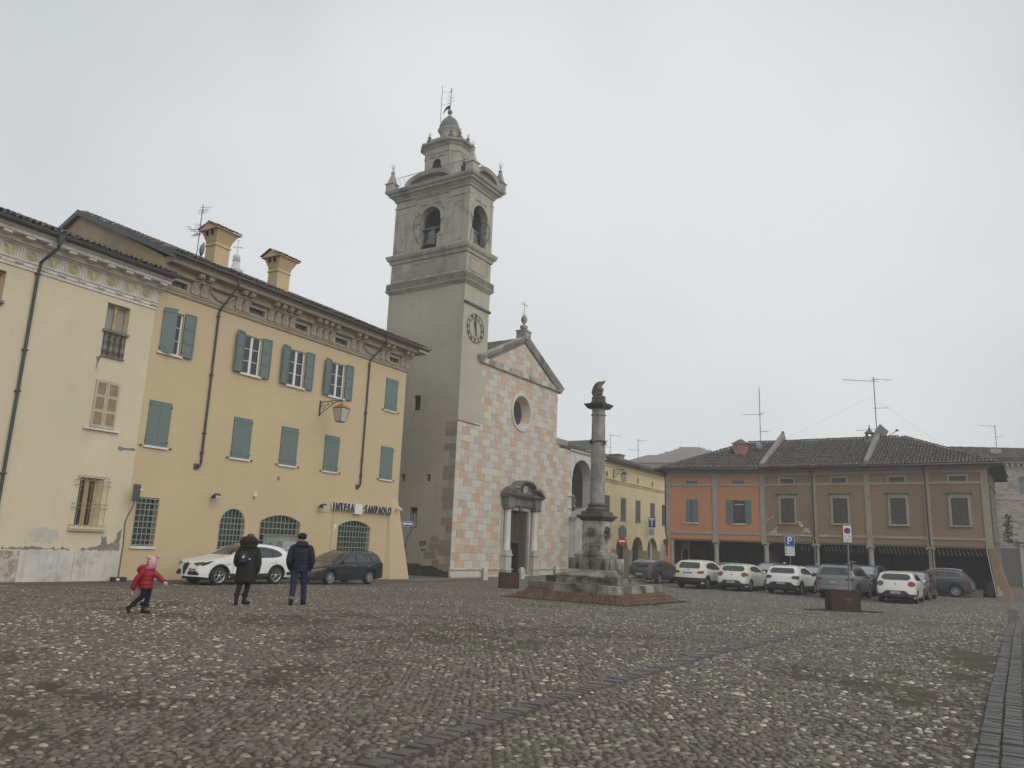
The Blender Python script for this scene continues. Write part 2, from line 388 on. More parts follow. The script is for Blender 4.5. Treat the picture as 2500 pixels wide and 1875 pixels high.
lane('side_street', CH, -12, 0.0, 0.2, 16, mat('wet_street', (.11,.10,.085), .9, .25, .7, (.075,.095,.04), (.5,.65), .4, 60), .01, 'damp mossy paving beside the bell tower', 20)
lane('arcade_floor', BR, -14.6, .2, 0, 4.2, mat('arcade_stone', (.10,.09,.08), .8, .25, .7), .10, 'raised stone floor under the brown arcade')
lane('arcade_floor', OR, -7.5, 0, 0, 4.2, mat('arcade_stone', (.10,.09,.08)), .10, 'raised stone floor under the orange arcade')
# rows of setts across the square
SETT = mat('sett_stone', (.085,.078,.074), .62, .25, 3, (.12,.105,.095), (.5,.7), .3, 50, rnd=.22, spec=.5)
SETT2 = mat('sett_stone_far', (.085,.078,.074), .7, .25, 3, (.12,.105,.095), (.5,.7), .3, 50, island=.22, spec=.4)
def sett_row(name, pl, offs, w, pitch, label, limit=150):
    root = empty(name, (pl[1][0], pl[1][1], 0), 0, label, None, None, 'structure')
    protos = []
    for k in range(4):
        b = MB(); a = pitch*.46; c = w*.5; t = .022+.003*k
        b.add([(-a,-c,-.02),(a,-c,-.02),(a,c,-.02),(-a,c,-.02),(-a+.006,-c+.006,t),(a-.006,-c+.008,t-.004*(k%2)),(a-.008,c-.006,t),(-a+.006,c-.006,t-.003)],
              [(4,5,6,7),(0,1,5,4),(1,2,6,5),(2,3,7,6),(3,0,4,7)])
        protos.append(b.mesh('paving_sett', SETT))
    far = MB(); cnt = 0
    segs = []
    for (ax, ay), (bx, by) in zip(pl[:-1], pl[1:]):
        L = math.hypot(bx-ax, by-ay); segs.append((ax, ay, (bx-ax)/L, (by-ay)/L, L))
    for off in offs:
        s = pitch*random.random(); n = 0
        for ax, ay, dx, dy, L in segs:
            while s < L:
                x = ax+dx*s - dy*off; y = ay+dy*s + dx*off; ang = math.atan2(dy, dx)+random.gauss(0, .03); z = gz(x, y)+random.gauss(0, .003)
                vis = y > 5.3 and abs(x) < .67*y
                if vis and n < limit:
                    o = bpy.data.objects.new('paving_sett', protos[random.randrange(4)]); COL.objects.link(o); o.parent = root
                    o.location = (x-root.location.x, y-root.location.y, z); o.rotation_euler = (random.gauss(0,.02), random.gauss(0,.02), ang); o.scale = (random.uniform(.9, 1.02), random.uniform(.93, 1.06), 1); n += 1
                else: far.bbox((x-root.location.x, y-root.location.y, z), pitch*.92, w*.98, .045, ang)
                s += pitch
            s -= L
    far.build('paving_setts', SETT2, root, kind='stuff')
sett_row('drainage_strip', STRIP1, [0], .19, .125, 'single row of dark setts running diagonally across the cobbles', 260)
sett_row('walking_strip', STRIP2, [.09, -.09], .17, .12, 'double row of dark setts along the edge of the cobbles by the arcade side', 145)
# haze
hz = MB(); hz.box(-190, 230, -25, 330, -1.7, 75)
hm = bpy.data.materials.new('haze_air'); hm.use_nodes = True; ht = hm.node_tree; ht.nodes.clear()
ho = ht.nodes.new('ShaderNodeOutputMaterial'); hv = ht.nodes.new('ShaderNodeVolumePrincipled')
hv.inputs['Color'].default_value = (.93, .95, .97, 1); hv.inputs['Density'].default_value = .0013; hv.inputs['Anisotropy'].default_value = .2
ht.links.new(hv.outputs[0], ho.inputs['Volume'])
hz.build('haze', hm, None, kind='stuff', label='thin winter mist filling the air over the square')
# ------------------------------------------------------------------ shared bits for buildings
WHITE = mat('white_stone', (.60,.575,.53), .8, .12, 3, (.36,.34,.30), (.55,.78), .15, 30, streak=.35)
GUT = mat('gutter_metal', (.055,.06,.062), .5, .2, 2, bmp=0, spec=.4)
TILE = mat('roof_tile_clay', (.15,.115,.095), .9, .3, 6, (.10,.10,.085), (.45,.7), .4, 40, island=.35)
TILE2 = mat('roof_tile_dark', (.085,.072,.064), .9, .3, 6, (.065,.063,.055), (.45,.7), .4, 40, island=.4)
TILE1 = mat('roof_tile_edge', (.15,.115,.095), .9, .3, 6, (.10,.10,.085), (.45,.7), .4, 40, rnd=.35)
GLS = glass('window_glass', (.035,.042,.048), .08)
DARK = mat('dark_inside', (.012,.012,.013), .9, .2, 2, bmp=0)
SHUT = mat('shutter_sage', (.118,.158,.152), .6, .10, 2, (.10,.13,.125), (.5,.8), .1, 20)
WFR = mat('window_white_paint', (.62,.63,.63), .5, .08, 4, bmp=0)
IRON = mat('wrought_iron', (.03,.028,.027), .55, .2, 6, bmp=0)
GRATE = mat('grate_sage', (.235,.27,.225), .5, .12, 5, bmp=0)
def coppo(L, r, n=5, r2=None):
    """one barrel tile, axis along +y, convex up"""
    b = MB(); r2 = r2 or r*.8; vs = []
    for (y, rr) in ((0, r), (L, r2)):
        for k in range(n+1):
            a = pi*k/n; vs.append((rr*math.cos(a), y, rr*.75*math.sin(a)))
    for (y, rr) in ((0, r-.018),):
        for k in range(n+1):
            a = pi*k/n; vs.append((rr*math.cos(a), y, rr*.75*math.sin(a)))
    fs = [(k, k+1, n+2+k, n+1+k) for k in range(n)] + [(2*(n+1)+k, 2*(n+1)+k+1, k+1, k) for k in range(n)]
    return b.add(vs, fs)
def tile_roof(parent, x0, x1, ye, ze, yr, zr, step=.23, row=.42, clip=None, first=True, name='roof_tiles', limit=290, capped=False):
    """barrel tiles on the slope from the eave (ye,ze) to the ridge (yr,zr), between x0 and x1; clip(x, t) keeps a tile"""
    sl = math.hypot(yr-ye, zr-ze); ang = math.atan2(zr-ze, yr-ye); nrow = max(1, int(sl/row)); st = MB(); tmpl = coppo(row*1.12, step*.42); tv = [Vector(v) for v in tmpl.v]
    fm = coppo(row*1.12, step*.42).mesh('roof_tile', TILE1, True) if first else None
    nx = int((x1-x0)/step); cnt = 0; ends = MB() if capped else None; ev = [Vector((step*.40*math.cos(pi*k/6), -.004, step*.30*math.sin(pi*k/6))) for k in range(7)]
    for j in range(nrow):
        s0 = j*row
        for i in range(nx):
            x = x0+(i+.5)*step
            if clip and not clip(x, (s0+row/2)/sl): continue
            jx, jz, ja, jr = random.gauss(0,.008), random.gauss(0,.006), random.gauss(0,.03), random.gauss(0,.02)
            y = ye+math.cos(ang)*s0; z = ze+math.sin(ang)*s0+.03+jz
            if j == 0 and first and cnt < limit:
                o = bpy.data.objects.new('roof_tile', fm); COL.objects.link(o); o.parent = parent
                o.location = (x+jx, y-.09+random.gauss(0,.025), z+.045+random.gauss(0,.012)); o.rotation_euler = (ang+jr-.06, 0, ja); cnt += 1
            else:
                M = Matrix.Translation((x+jx, y, z+.035)) @ Matrix.Rotation(ja, 4, 'Z') @ Matrix.Rotation(ang+jr-.09, 4, 'X')
                st.add([M @ v for v in tv], tmpl.f)
                if ends is not None: ends.add([M @ v for v in ev], [tuple(range(len(ev)))])
    st.build(name, TILE2 if capped else TILE, parent, True, kind='stuff')
    if capped: ends.build('tile_ends', mat('tile_end_pale', (.30,.285,.255), .9, .3, 8, island=.35), parent, kind='stuff')
def roof_deck(parent, poly3, m=None, th=.12, name='roof_deck'):
    b = MB(); n = len(poly3); b.add([(*p,) for p in poly3]+[(p[0], p[1], p[2]-th) for p in poly3], [tuple(range(n)), tuple(reversed(range(n, 2*n)))]+[(i, (i+1)%n, n+(i+1)%n, n+i) for i in range(n)])
    return b.build(name, m or mat('tile_bed', (.085,.068,.058), .95, .2, 3), parent)
def shutter_leaf(w, h, mt, inner=False, name='shutter_leaf', parent=None):
    """leaf in x 0..w, z 0..h, thickness .04 in y; outer face -y"""
    b = MB(); fr = .07
    b.box(0, w, -.02, .02, 0, h)
    if inner:     # the inner side: framed panels with cross rails (seen when the leaf is folded open)
        for z0, z1 in ((.08, h*.30), (h*.36, h*.62), (h*.68, h-.08)):
            b.box(.07, w-.07, -.021, -.012, z0, z1)
        for z in (.0, h*.31, h*.63, h-.07): b.box(0, w, -.042, -.0201, z, z+.07)
        b.box(0, .07, -.042, -.0202, .07, h-.07); b.box(w-.07, w, -.042, -.0202, .07, h-.07)
    else:
        for z in (.16, h-.22): b.box(.02, w-.05, -.034, -.0201, z, z+.05)
        for x in (w*.33, w*.66): b.box(x-.003, x+.003, -.0215, -.0201, .02, h-.02)
    b.m = 1
    for z in (.2, h-.2): b.box(-.025, .03, -.045, -.021, z-.03, z+.03)
    return b.build(name, [mt, IRON], parent)
def add_catches(parent, u0, u1, z):
    for u in (u0, u1):
        b = MB(); b.box(u-.05, u+.01, -.07, 0, z-.01, z+.02); b.box(u+.01, u+.035, -.075, -.03, z-.05, z+.05); b.build('shutter_catch', IRON, parent)
def closed_shutters(root, u0, u1, z0, z1, mt=SHUT):
    p = MB(); p.box(u0-.02, u1+.02, .001, .02, z0, z1); w = p.build('shutter', mt, root)
    h = z1-z0; hw = (u1-u0)/2-.004
    a = shutter_leaf(hw, h, mt, parent=w); a.location = (u0, -.028, z0)
    b = shutter_leaf(hw, h, mt, parent=w); b.location = (u1, -.028, z0); b.scale = (-1, 1, 1)
    s = MB(); s.box(u0-.04, u1+.04, -.09, 0, z0-.10, z0-.01); s.build('window_sill', WHITE, root)
    add_catches(root, u0-.18, u1+.18, z0-.04)
def casement(root, u0, u1, z0, z1, y=.16, rows=3, curtain=None, mf=WFR, name='window'):
    """two leaf casement: frame (part) with panes and glazing bars as sub-parts"""
    f = MB(); t = .05
    f.box(u0, u0+t, y-.03, y+.03, z0, z1); f.box(u1-t, u1, y-.03, y+.03, z0, z1); f.box(u0+t, u1-t, y-.03, y+.03, z0, z0+t); f.box(u0+t, u1-t, y-.03, y+.03, z1-t, z1)
    um = (u0+u1)/2; f.box(um-.045, um+.045, y-.045, y+.02, z0+t, z1-t)
    fo = f.build(name, mf, root)
    for a, b in ((u0+t, um-.045), (um+.045, u1-t)):
        f = MB(); f.box(a, b, y, y+.008, z0+t, z1-t); f.build('pane', GLS, fo)
        g = MB()
        for k in range(1, rows):
            z = z0+t+(z1-z0-2*t)*k/rows; g.box(a, b, y-.025, y-.001, z-.014, z+.014)
        g.box(a, a+.03, y-.028, y-.0012, z0+t, z1-t); g.box(b-.03, b, y-.028, y-.0012, z0+t, z1-t)
        g.build('glazing_bars', mf, fo)
        if curtain:
            c = MB(); nn = 14
            c.add([(a+(b-a)*i/nn, y+.05+.012*math.sin(i*2.3), z) for z in (z0+t, z1-t) for i in range(nn+1)], [(i, i+1, nn+2+i, nn+1+i) for i in range(nn)])
            c.build('curtain', curtain, fo, True)
    return fo
CURT = mat('net_curtain', (.42,.42,.40), .9, .1, 3, bmp=0)

# ------------------------------------------------------------------ bank building
YEL = mat('yellow_plaster', (.475,.370,.225), .9, .06, .35, (.435,.348,.225), (.5,.85), .12, 40, streak=.10, stc=(.42,.33,.2), st_sc=.8)
FRZ = mat('bank_cornice_stone', (.34,.285,.215), .85, .14, 1.5, (.25,.215,.17), (.5,.75), .3, 25, streak=.25)
bank = BK.root('bank_building', label='long yellow ochre bank building with grey green shutters and carved cornice', cat='building')
LW = [(.32,1.42),(4.90,6.02),(7.97,9.14),(11.16,12.30),(15.96,17.10)]
UP = [(.42,1.46),(4.98,6.08),(7.98,9.13),(11.13,12.29)]
G1 = rect(.35,1.40,1.01,3.07); G2 = seg_arch(4.75,6.22,-.3,2.13,2.87); G3 = seg_arch(7.2,9.88,-.3,2.38,2.72); G4 = seg_arch(12.79,15.47,-.3,2.38,2.70)
w = MB(); w.wall(rect(0,17.9,-.9,12.32), [rect(a,b,9.55,11.5) for a, b in UP]+[G1,G2,G3,G4], 0, .32)
FW = [(.34,1.39),(5.0,6.02),(8.12,9.04),(11.22,12.24),(16.08,16.99)]
w.add([(17.9,0,-.9),(17.9,14.7,-.9),(17.9,14.7,12.32),(17.9,0,12.32)], [(0,1,2,3)])
w.add([(0,0,-.9),(0,14.7,-.9),(0,14.7,13.9),(0,7.35,17.4),(0,0,13.9)], [(4,3,2,1,0)])
w.add([(17.9,0,12.3),(17.9,14.7,12.3),(17.9,14.7,13.9),(17.9,7.35,17.4),(17.9,0,13.9)], [(0,1,2,3,4)])
w.add([(0,14.7,-.9),(17.9,14.7,-.9),(17.9,14.7,13.9),(0,14.7,13.9)], [(0,1,2,3)])
w.build('wall', [YEL], bank)
GB = mat('gable_plaster', (.33,.25,.15), .95, .15, .6, (.2,.17,.13), (.45,.7), .3, 30)
g = MB(); g.add([(-.012,.05,12.2),(-.012,14.7,12.2),(-.012,14.7,13.75),(-.012,7.35,17.25),(-.012,.05,13.9)], [(0,4,3,2,1)]); g.build('gable_wall', GB, bank)
g = MB()
for (ya, za, yb, zb) in ((-.95,13.95,7.35,17.55),(7.35,17.55,15.4,14.0)):
    g.add([(-.22,ya,za-.30),(-.22,yb,zb-.30),(-.22,yb,zb),(-.22,ya,za),(-.02,ya,za-.30),(-.02,yb,zb-.30),(-.02,yb,zb),(-.02,ya,za)], [(0,1,2,3),(0,4,5,1),(1,5,6,2),(2,6,7,3),(0,3,7,4)])
g.build('verge_board', mat('verge_grey', (.085,.085,.09), .6, .1, 2), bank)
# frieze wall with small windows
f = MB(); f.wall(rect(0,17.9,12.32,13.2), [rect(a,b,12.66,12.96) for a, b in FW], -.012, .3); f.build('frieze', FRZ, bank)
for a, b in FW:
    t = MB()
    for (x0,x1,z0,z1) in ((a-.09,b+.09,12.96,13.06),(a-.09,a,12.58,12.96),(b,b+.09,12.58,12.96),(a,b,12.58,12.66)): t.box(x0,x1,-.06,-.013,z0,z1)
    fo = t.build('attic_window', FRZ, bank); t = MB(); t.box(a,b,.15,.16,12.66,12.96); t.build('pane', GLS, fo)
    t = MB(); t.box((a+b)/2-.02,(a+b)/2+.02,.12,.149,12.66,12.96); t.build('mullion', mat('old_wood', (.16,.12,.08), .8, .2, 4), fo)
c = MB(); c.sweep([(0,12.28),(-.06,12.30),(-.10,12.36),(-.10,12.42),(-.15,12.46),(-.15,12.51),(0,12.53)], 0, 17.9, 0, 1)
c.build('string_course', FRZ, bank)
c = MB(); c.sweep([(0,13.15),(-.16,13.15),(-.26,13.19),(-.28,13.27),(0,13.27)], 0, 17.9, 0, 1)
c.sweep([(0,13.271),(-.24,13.271),(-.26,13.52),(-.70,13.54),(-.74,13.70),(-.86,13.76),(-.88,13.82),(0,13.82)], 0, 17.9, 0, 1)
c.build('cornice', FRZ, bank)
CONS = [1.77,2.29,4.32,4.79,6.40,6.88,7.38,7.90,9.47,9.93,10.42,10.92,12.69,13.26,15.36,15.84,17.30,17.74]
pr = [(-.012,12.55),(-.07,12.55),(-.13,12.60),(-.12,12.72),(-.08,12.84),(-.10,12.97),(-.19,13.08),(-.22,13.15),(-.012,13.15)]
cm = MB(); cm.prism(pr, -.185, .185, 'x')
for k in range(5):
    z = 12.62+.1*k
    cm.bbox((0, -.125-.012*(k>2)*2, z), .09, .03, .13, 0, .2); cm.bbox((-.09, -.11-.012*(k>2)*2, z+.03), .05, .03, .12, 0, .2, .5); cm.bbox((.09, -.11-.012*(k>2)*2, z+.03), .05, .03, .12, 0, .2, -.5)
cme = cm.mesh('console', FRZ)
md = MB(); md.prism([(-.245,13.29),(-.50,13.31),(-.56,13.38),(-.60,13.52),(-.245,13.52)], -.14, .14, 'x'); mde = md.mesh('modillion', FRZ)
for u in CONS: inst(cme, 'console', bank, (u,0,0)); inst(mde, 'modillion', bank, (u,0,0))
for u0, u1 in ((2.62,4.02),(13.62,15.02)):
    b = MB(); n = 26
    for i in range(n+1):
        t = i/n; x = u0+(u1-u0)*t; z = 13.08-.36*4*t*(1-t)
        for q in range(2): b.bbox((x+random.gauss(0,.015), -.07, z+random.gauss(0,.02)), .09, .09, .09, random.random()*3, random.random()*3)
    b.build('festoon', FRZ, bank)
    p = MB(); p.wall(rect(u0-.05,u1+.05,12.58,13.12), [rect(u0,u1,12.63,13.08)], -.035, .02); p.build('frieze_panel', FRZ, bank)
# gutter and pipes
def gutter(parent, pts, r=.075, m=GUT, name='gutter'):
    b = MB(); b.tube(pts, r, 8); return b.build(name, m, parent, True)
gutter(bank, [(-.15,-.98,13.86),(18.85,-.98,13.86)]); gutter(bank, [(18.85,-.98,13.86),(18.9,-1.08,13.98),(18.93,-1.1,14.12)], .04, name='gutter_end')
for (uu, ub) in ((3.50,3.25),(14.62,14.25)):
    b = MB(); b.tube([(uu,-.98,13.8),(uu,-.96,13.5),(uu-.05,-.6,13.0),(ub+.02,-.2,12.35),(ub,-.09,12.15),(ub,-.09,4.85)], .052, 8); b.tube([(ub,-.09,4.86),(ub-.03,-.1,4.74),(ub-.13,-.1,4.66),(ub-.14,.02,4.64)], .062, 8)
    for z in (11.9,9.0,6.2,5.3): b.box(ub-.075,ub+.075,-.16,0,z,z+.05)
    b.build('downpipe', mat('pipe_brown', (.055,.045,.04), .5, .2, 3, bmp=0), bank, 40)
    b = MB(); b.bbox((ub-.2,-.03,4.66), .22,.06,.26); b.build('pipe_bracket', GUT, bank)
# roof
roof_deck(bank, [(-.2,-.95,13.88),(18.85,-.95,13.88),(18.85,7.35,17.5),(-.2,7.35,17.5)]); roof_deck(bank, [(-.2,7.35,17.5),(18.85,7.35,17.5),(18.85,15.4,13.95),(-.2,15.4,13.95)])
tile_roof(bank, -.15, 18.85, -1.0, 13.9, 7.35, 17.52, .235, .42)
e = MB(); e.box(17.9, 18.8, -.95, 15.4, 13.60, 13.82); e.build('eave_soffit', FRZ, bank)
# grated windows
def grate(root, loop, us, zs, y=-.015, glassy=.26, name='grated_window', top=None):
    b = MB(); pl = [(p[0], y, p[1]) for p in loop]; b.tube(pl+[pl[0]], .022, 4, cap=False); fo = b.build(name, GRATE, root)
    def inside(x, z):
        c = False; n = len(loop)
        for i in range(n):
            (x1, z1), (x2, z2) = loop[i], loop[(i+1)%n]
            if (z1 > z) != (z2 > z) and x < (x2-x1)*(z-z1)/(z2-z1)+x1: c = not c
        return c
    xs = [p[0] for p in loop]; zz = [p[1] for p in loop]
    for u in us:
        a = [z for z in np.linspace(min(zz)+.002, max(zz)-.002, 80) if inside(u, z)]
        if a: b = MB(); b.box(u-.014, u+.014, y-.012, y+.012, max(a[0], top or -9), a[-1]); b.build('bar', GRATE, fo)
    for z in zs:
        a = [u for u in np.linspace(min(xs)+.002, max(xs)-.002, 80) if inside(u, z)]
        if a: b = MB(); b.box(a[0], a[-1], y-.030, y-.0125, z-.018, z+.018); b.build('bar', GRATE, fo)
    g = MB(); g.prism(loop, glassy, glassy+.01); g.build('pane', glass('bank_glass', (.03,.038,.035), .1), fo)
    return fo
lin = lambda a, b, n: [a+(b-a)*i/n for i in range(1, n)]
grate(bank, G1, lin(.35,1.40,5), [1.06]+lin(1.01,3.07,8)+[3.02])
s = MB(); s.box(.27,1.48,-.08,.02,.90,1.0); s.build('window_sill', WHITE, bank)
grate(bank, G2, lin(4.75,6.22,7), lin(-.3,2.7,11))
grate(bank, G4, lin(12.79,15.47,11), lin(-.3,2.38,9)+[2.38])
g3 = grate(bank, G3, lin(7.2,9.88,10), [1.73,2.03,2.34], top=1.73)
for z in (.1,.4,.75,1.1,1.42):
    b = MB(); b.box(7.2,7.5,-.045,-.02,z,z+.035); b.build('bar', GRATE, g3)
b = MB(); b.box(7.5,7.53,-.03,0,-.3,1.73); b.build('bar', GRATE, g3)
b = MB(); b.box(7.53,9.85,.06,.09,-.3,1.70); pn = b.build('back_panel', mat('panel_sage', (.20,.22,.18), .6, .1, 1.5, (.15,.165,.14), (.5,.7)), g3)
for u, z, s in ((7.85,1.47,.04),(8.05,1.5,.025),(8.72,1.45,.05),(8.85,1.5,.03),(9.05,1.47,.03),(9.2,1.5,.03)):
    b = MB(); b.bbox((u,.055,z), s, .008, s*1.3, 0, .3); b.build('sticker_trace', WFR, g3)
for u0, u1, z0, z1 in ((7.75,8.1,.55,.82),(8.2,8.45,.52,.78)):
    b = MB(); b.box(u0,u1,.03,.058,z0,z1); b.build('dark_sign', mat('dark_plate', (.06,.07,.06), .5), g3)
atm = BK.root('cash_machine', 8.5, 0, 0, label='grey bank cash machine box set in the wide arched opening behind the man', cat='cash machine')
ATG = mat('atm_grey', (.30,.305,.31), .5, .06, 3, bmp=0)
b = MB(); b.box(0,1.0,-.32,.05,-.4,1.42); b.build('cabinet', ATG, atm)
b = MB(); b.box(.26,.86,-.36,-.321,.2,1.12); b.build('surround', mat('atm_light', (.40,.40,.40), .5, .05, 3, bmp=0), atm)
b = MB(); b.box(.34,.78,-.372,-.361,.35,.82); b.box(.34,.78,-.372,-.361,.96,1.02); b.build('screen', DARK, atm)
b = MB(); b.box(.34,.78,-.376,-.361,.84,.93); b.build('card_slot_panel', WFR, atm)
# doorway lines and buttress
b = MB(); b.box(11.1,12.3,-.012,0,3.03,3.05); b.box(12.28,12.3,-.012,0,-.5,3.03); b.build('plaster_joint', mat('joint_brown', (.25,.16,.08), .9), bank)
b = MB(); b.box(16.0,17.05,-.03,0,3.0,3.03); b.box(17.05,17.08,-.05,0,.5,3.2); b.build('plaster_ledge', YEL, bank)
b = MB(); b.add([(17.15,-.001,4.2),(17.901,-.001,4.2),(17.9,1.2,4.2),(17.15,-.42,-.9),(18.95,-.5,-.9),(18.95,1.4,-.9),(16.9,-.001,-.9),(17.1,0,-.9)], [(0,3,4,1),(1,4,5,2),(0,6,3)])
b.build('buttress', YEL, bank)
for (u0, u1), sp in zip(UP, ((1.50,None),(6.10,4.97),(9.15,7.97),(12.31,11.11))):
    casement(bank, u0, u1, 9.55, 11.5, .12, 3, CURT)
    s = MB(); s.box(u0-.12, u1+.12, -.10, .02, 9.44, 9.54); s.build('window_sill', WHITE, bank)
for i, (u0, u1) in enumerate(UP):
    h = 2.06
    a = shutter_leaf(.58, h, SHUT, True, 'open_shutter', bank); a.location = (u1+.03, -.06, 9.52); a.rotation_euler = (0, 0, -.06)
    a = shutter_leaf(.58, h, SHUT, i > 0, 'open_shutter', bank)
    if i == 0: a.location = (u0-.03, -.05, 9.52); a.rotation_euler = (0, 0, R(-28))
    else: a.location = (u0-.03, -.06, 9.52); a.rotation_euler = (0, 0, pi+.25); a.scale = (1, -1, 1)
for u0, u1 in LW: closed_shutters(bank, u0, u1, 5.32, 7.31)
closed_shutters(bank, 15.96, 17.12, 9.58, 11.58)
b = MB(); b.box(8.0,8.16,-.03,0,4.5,4.68); b.build('wall_vent', mat('vent_grey', (.22,.17,.11)), bank)
b = MB(); b.box(12.48,12.62,-.02,0,2.2,2.44); b.build('house_number', WFR, bank)
# signboard letters
SGM = mat('sign_letter', (.045,.04,.04), .5, .2, 6, bmp=0)
SGW = mat('sign_side', (.62,.62,.6), .5, .1, 3, bmp=0)
sgn = BK.root('bank_sign', 12.0, 0, 0, label='dark raised lettering INTESA SANPAOLO with a white square between, over the arched window', cat='sign')
def word(s, u0, u1, z, h):
    n = len(s); stp = (u1-u0)/n
    for i, ch in enumerate(s):
        x = u0+stp*(i+.5)-12.0
        text(ch, h*1.38, .03, 'letter', SGM, sgn, (x, -.17, z), sx=.62 if ch != 'I' else .9, bold=.012)
        text(ch, h*1.38, .035, 'letter_side', SGW, sgn, (x-.035, -.10, z+.01), sx=.62 if ch != 'I' else .9, bold=.012)
word('INTESA', 11.98, 13.80, 3.38, .46); word('SANPAOLO', 14.66, 17.12, 3.40, .46)
b = MB(); b.box(1.86,2.47,-.2,-.02,3.08,3.66); b.build('square_panel', SGW, sgn)
b = MB(); b.box(1.7,2.8,-.06,-.03,3.16,3.21); b.build('rail', SGW, sgn)
b = MB()
for x, z in ((1.95,3.55),(2.05,3.57),(2.2,3.56),(1.97,3.18),(2.1,3.17),(2.25,3.19),(2.35,3.17)): b.box(x,x+.06,-.203,-.2005,z,z+.015)
b.build('panel_marks', mat('mark_grey', (.3,.32,.33)), sgn)
# chimneys (things on the roof)
CHP = mat('chimney_plaster', (.48,.36,.20), .9, .08, 1.2, (.40,.32,.19), (.5,.8), .2, 30)
def chimney(u, label):
    r = BK.root('chimney', u, 2.0, 15.0, label=label, cat='chimney', group='yellow plastered chimneys on the bank roof')
    b = MB(); b.box(0,.9,0,.78,0,1.32); b.build('stack', CHP, r)
    b = MB(); b.box(-.05,.95,-.05,.83,1.32,1.38); b.box(-.01,.91,-.01,.79,1.38,1.56); b.box(-.04,.94,-.04,.82,1.56,1.60); b.build('neck', CHP, r)
    b = MB(); z0, z1, o = 1.60, 2.18, .26
    b.add([(-.02,-.02,z0),(.92,-.02,z0),(.92,.80,z0),(-.02,.80,z0),(-.02-o*.6,-.02-o,z1),(.92+o,-.02-o,z1),(.92+o,.80+o,z1),(-.02-o*.6,.80+o,z1)], [(0,1,5,4),(1,2,6,5),(2,3,7,6),(3,0,4,7),(0,3,2,1),(4,5,6,7)])
    b.build('hood', CHP, r)
    for y in (.12,.52):
        b = MB(); b.box(-.20,-.10,y,y+.14,1.88,2.10); b.build('smoke_slot', DARK, r)
    b = MB(); xa, xb = -.30, 1.26; b.prism([(-.36,z1),(.39,z1+.34),(1.14,z1),(1.14,z1-.05),(-.36,z1-.05)], xa, xb, 'x'); b.build('cap', CHP, r)
    for j, (ya, sg) in enumerate(((-.42,1),(1.2,-1))):
        for i in range(7):
            o = bpy.data.objects.new('roof_tile', TMESH); COL.objects.link(o); o.parent = r; o.location = (xa+.02+.235*i, ya, z1+.0+random.gauss(0,.01)); o.rotation_euler = (math.atan2(.36,.78)+random.gauss(0,.03), 0, random.gauss(0,.05)+(pi if sg < 0 else 0))
TMESH = coppo(.9, .11, 5, .1).mesh('roof_tile', TILE1, True)
chimney(4.13, 'flared yellow chimney with two smoke slots beside the tall aerial on the bank roof')
chimney(8.36, 'flared yellow chimney alone near the middle of the bank roof')

# aerial on the bank roof
def aerial(name, loc, rz, h, label, elems, group='roof aerials', th=.022, dish=None):
    r = empty(name, loc, rz, label, 'aerial', group)
    b = MB(); b.tube([(0,0,0),(0,0,h)], th, 6); b.build('mast', mat('aerial_metal', (.16,.165,.17), .5, .2, 3, metal=.4, bmp=0), r)
    for z, az, L, n, w, tilt in elems:
        b = MB(); d = Vector((math.cos(az), math.sin(az), tilt)); s = Vector((-math.sin(az), math.cos(az), 0)); p = Vector((0,0,z))
        b.tube([p-d*L*.15, p+d*L], th*.55, 5)
        for i in range(n):
            q = p+d*L*(.1+.88*i/max(1, n-1)); b.tube([q-s*w/2, q+s*w/2], th*.35, 4)
        b.build('antenna_arm', MATS['aerial_metal'], r)
    if dish:
        z, az = dish; b = MB(); b.lathe([(.001,0),(.2,.02),(.36,.09),(.37,.09),(.2,.0),(.001,-.02)], n=16); b.xf(Matrix.Translation((math.cos(az)*.15, math.sin(az)*.15, z)) @ Matrix.Rotation(az, 4, 'Z') @ Matrix.Rotation(pi/2, 4, 'Y')); b.build('dish', mat('dish_grey', (.25,.25,.25)), r, True)
p = BK.w(3.1, 2.0, 15.2)
aerial('roof_aerial', p, BK.rz, 2.9, 'tall television aerial with fan of rods on the bank roof', [(2.75,.4,.5,8,.4,.5),(2.5,0,.12,2,.75,0),(2.62,.2,.12,2,.7,.2),(1.3,3.6,.8,3,.5,-.1),(1.3,3.3,.8,3,.4,.1),(1.25,2.9,.3,6,.6,-.3),(1.5,4.0,.3,5,.5,.7)], th=.025, dish=(.55, -.3))
# far church spire behind the roof
SP = mat('far_spire_stone', (.42,.42,.41), .9, .1, .5)
_sp = 1.42
r = empty('distant_spire', (-65.3, 170, 53.2), 0, 'slender pale spire with ball and cross showing behind the bank roof', 'spire')
b = MB(); b.lathe([(1.9,-38),(1.9,4.3),(2.1,4.5),(1.5,5.0),(1.2,5.3),(1.15,5.9),(1.25,6.1),(.8,6.4),(.55,7.2),(.5,7.6),(.7,7.75),(.4,7.9)], n=12); b.build('lantern', SP, r, 30)
b = MB(); b.lathe([(.05,7.75),(.45,7.95),(.62,8.3),(.45,8.75),(.1,8.95)], n=12); b.build('ball', SP, r, True)
b = MB(); b.tube([(0,0,8.9),(0,0,11.3)], .07, 6); b.tube([(-.75,.4,10.3),(.75,-.4,9.9)], .06, 6)
for s_ in (-1, 1): b.bbox((s_*.75,-s_*.4,10.1-.2*s_), .28,.1,.28, 0, 0, .7)
b.bbox((0,0,11.3), .25,.1,.25, 0, 0, .7); b.build('cross', SP, r); r.scale = (_sp, _sp, _sp)

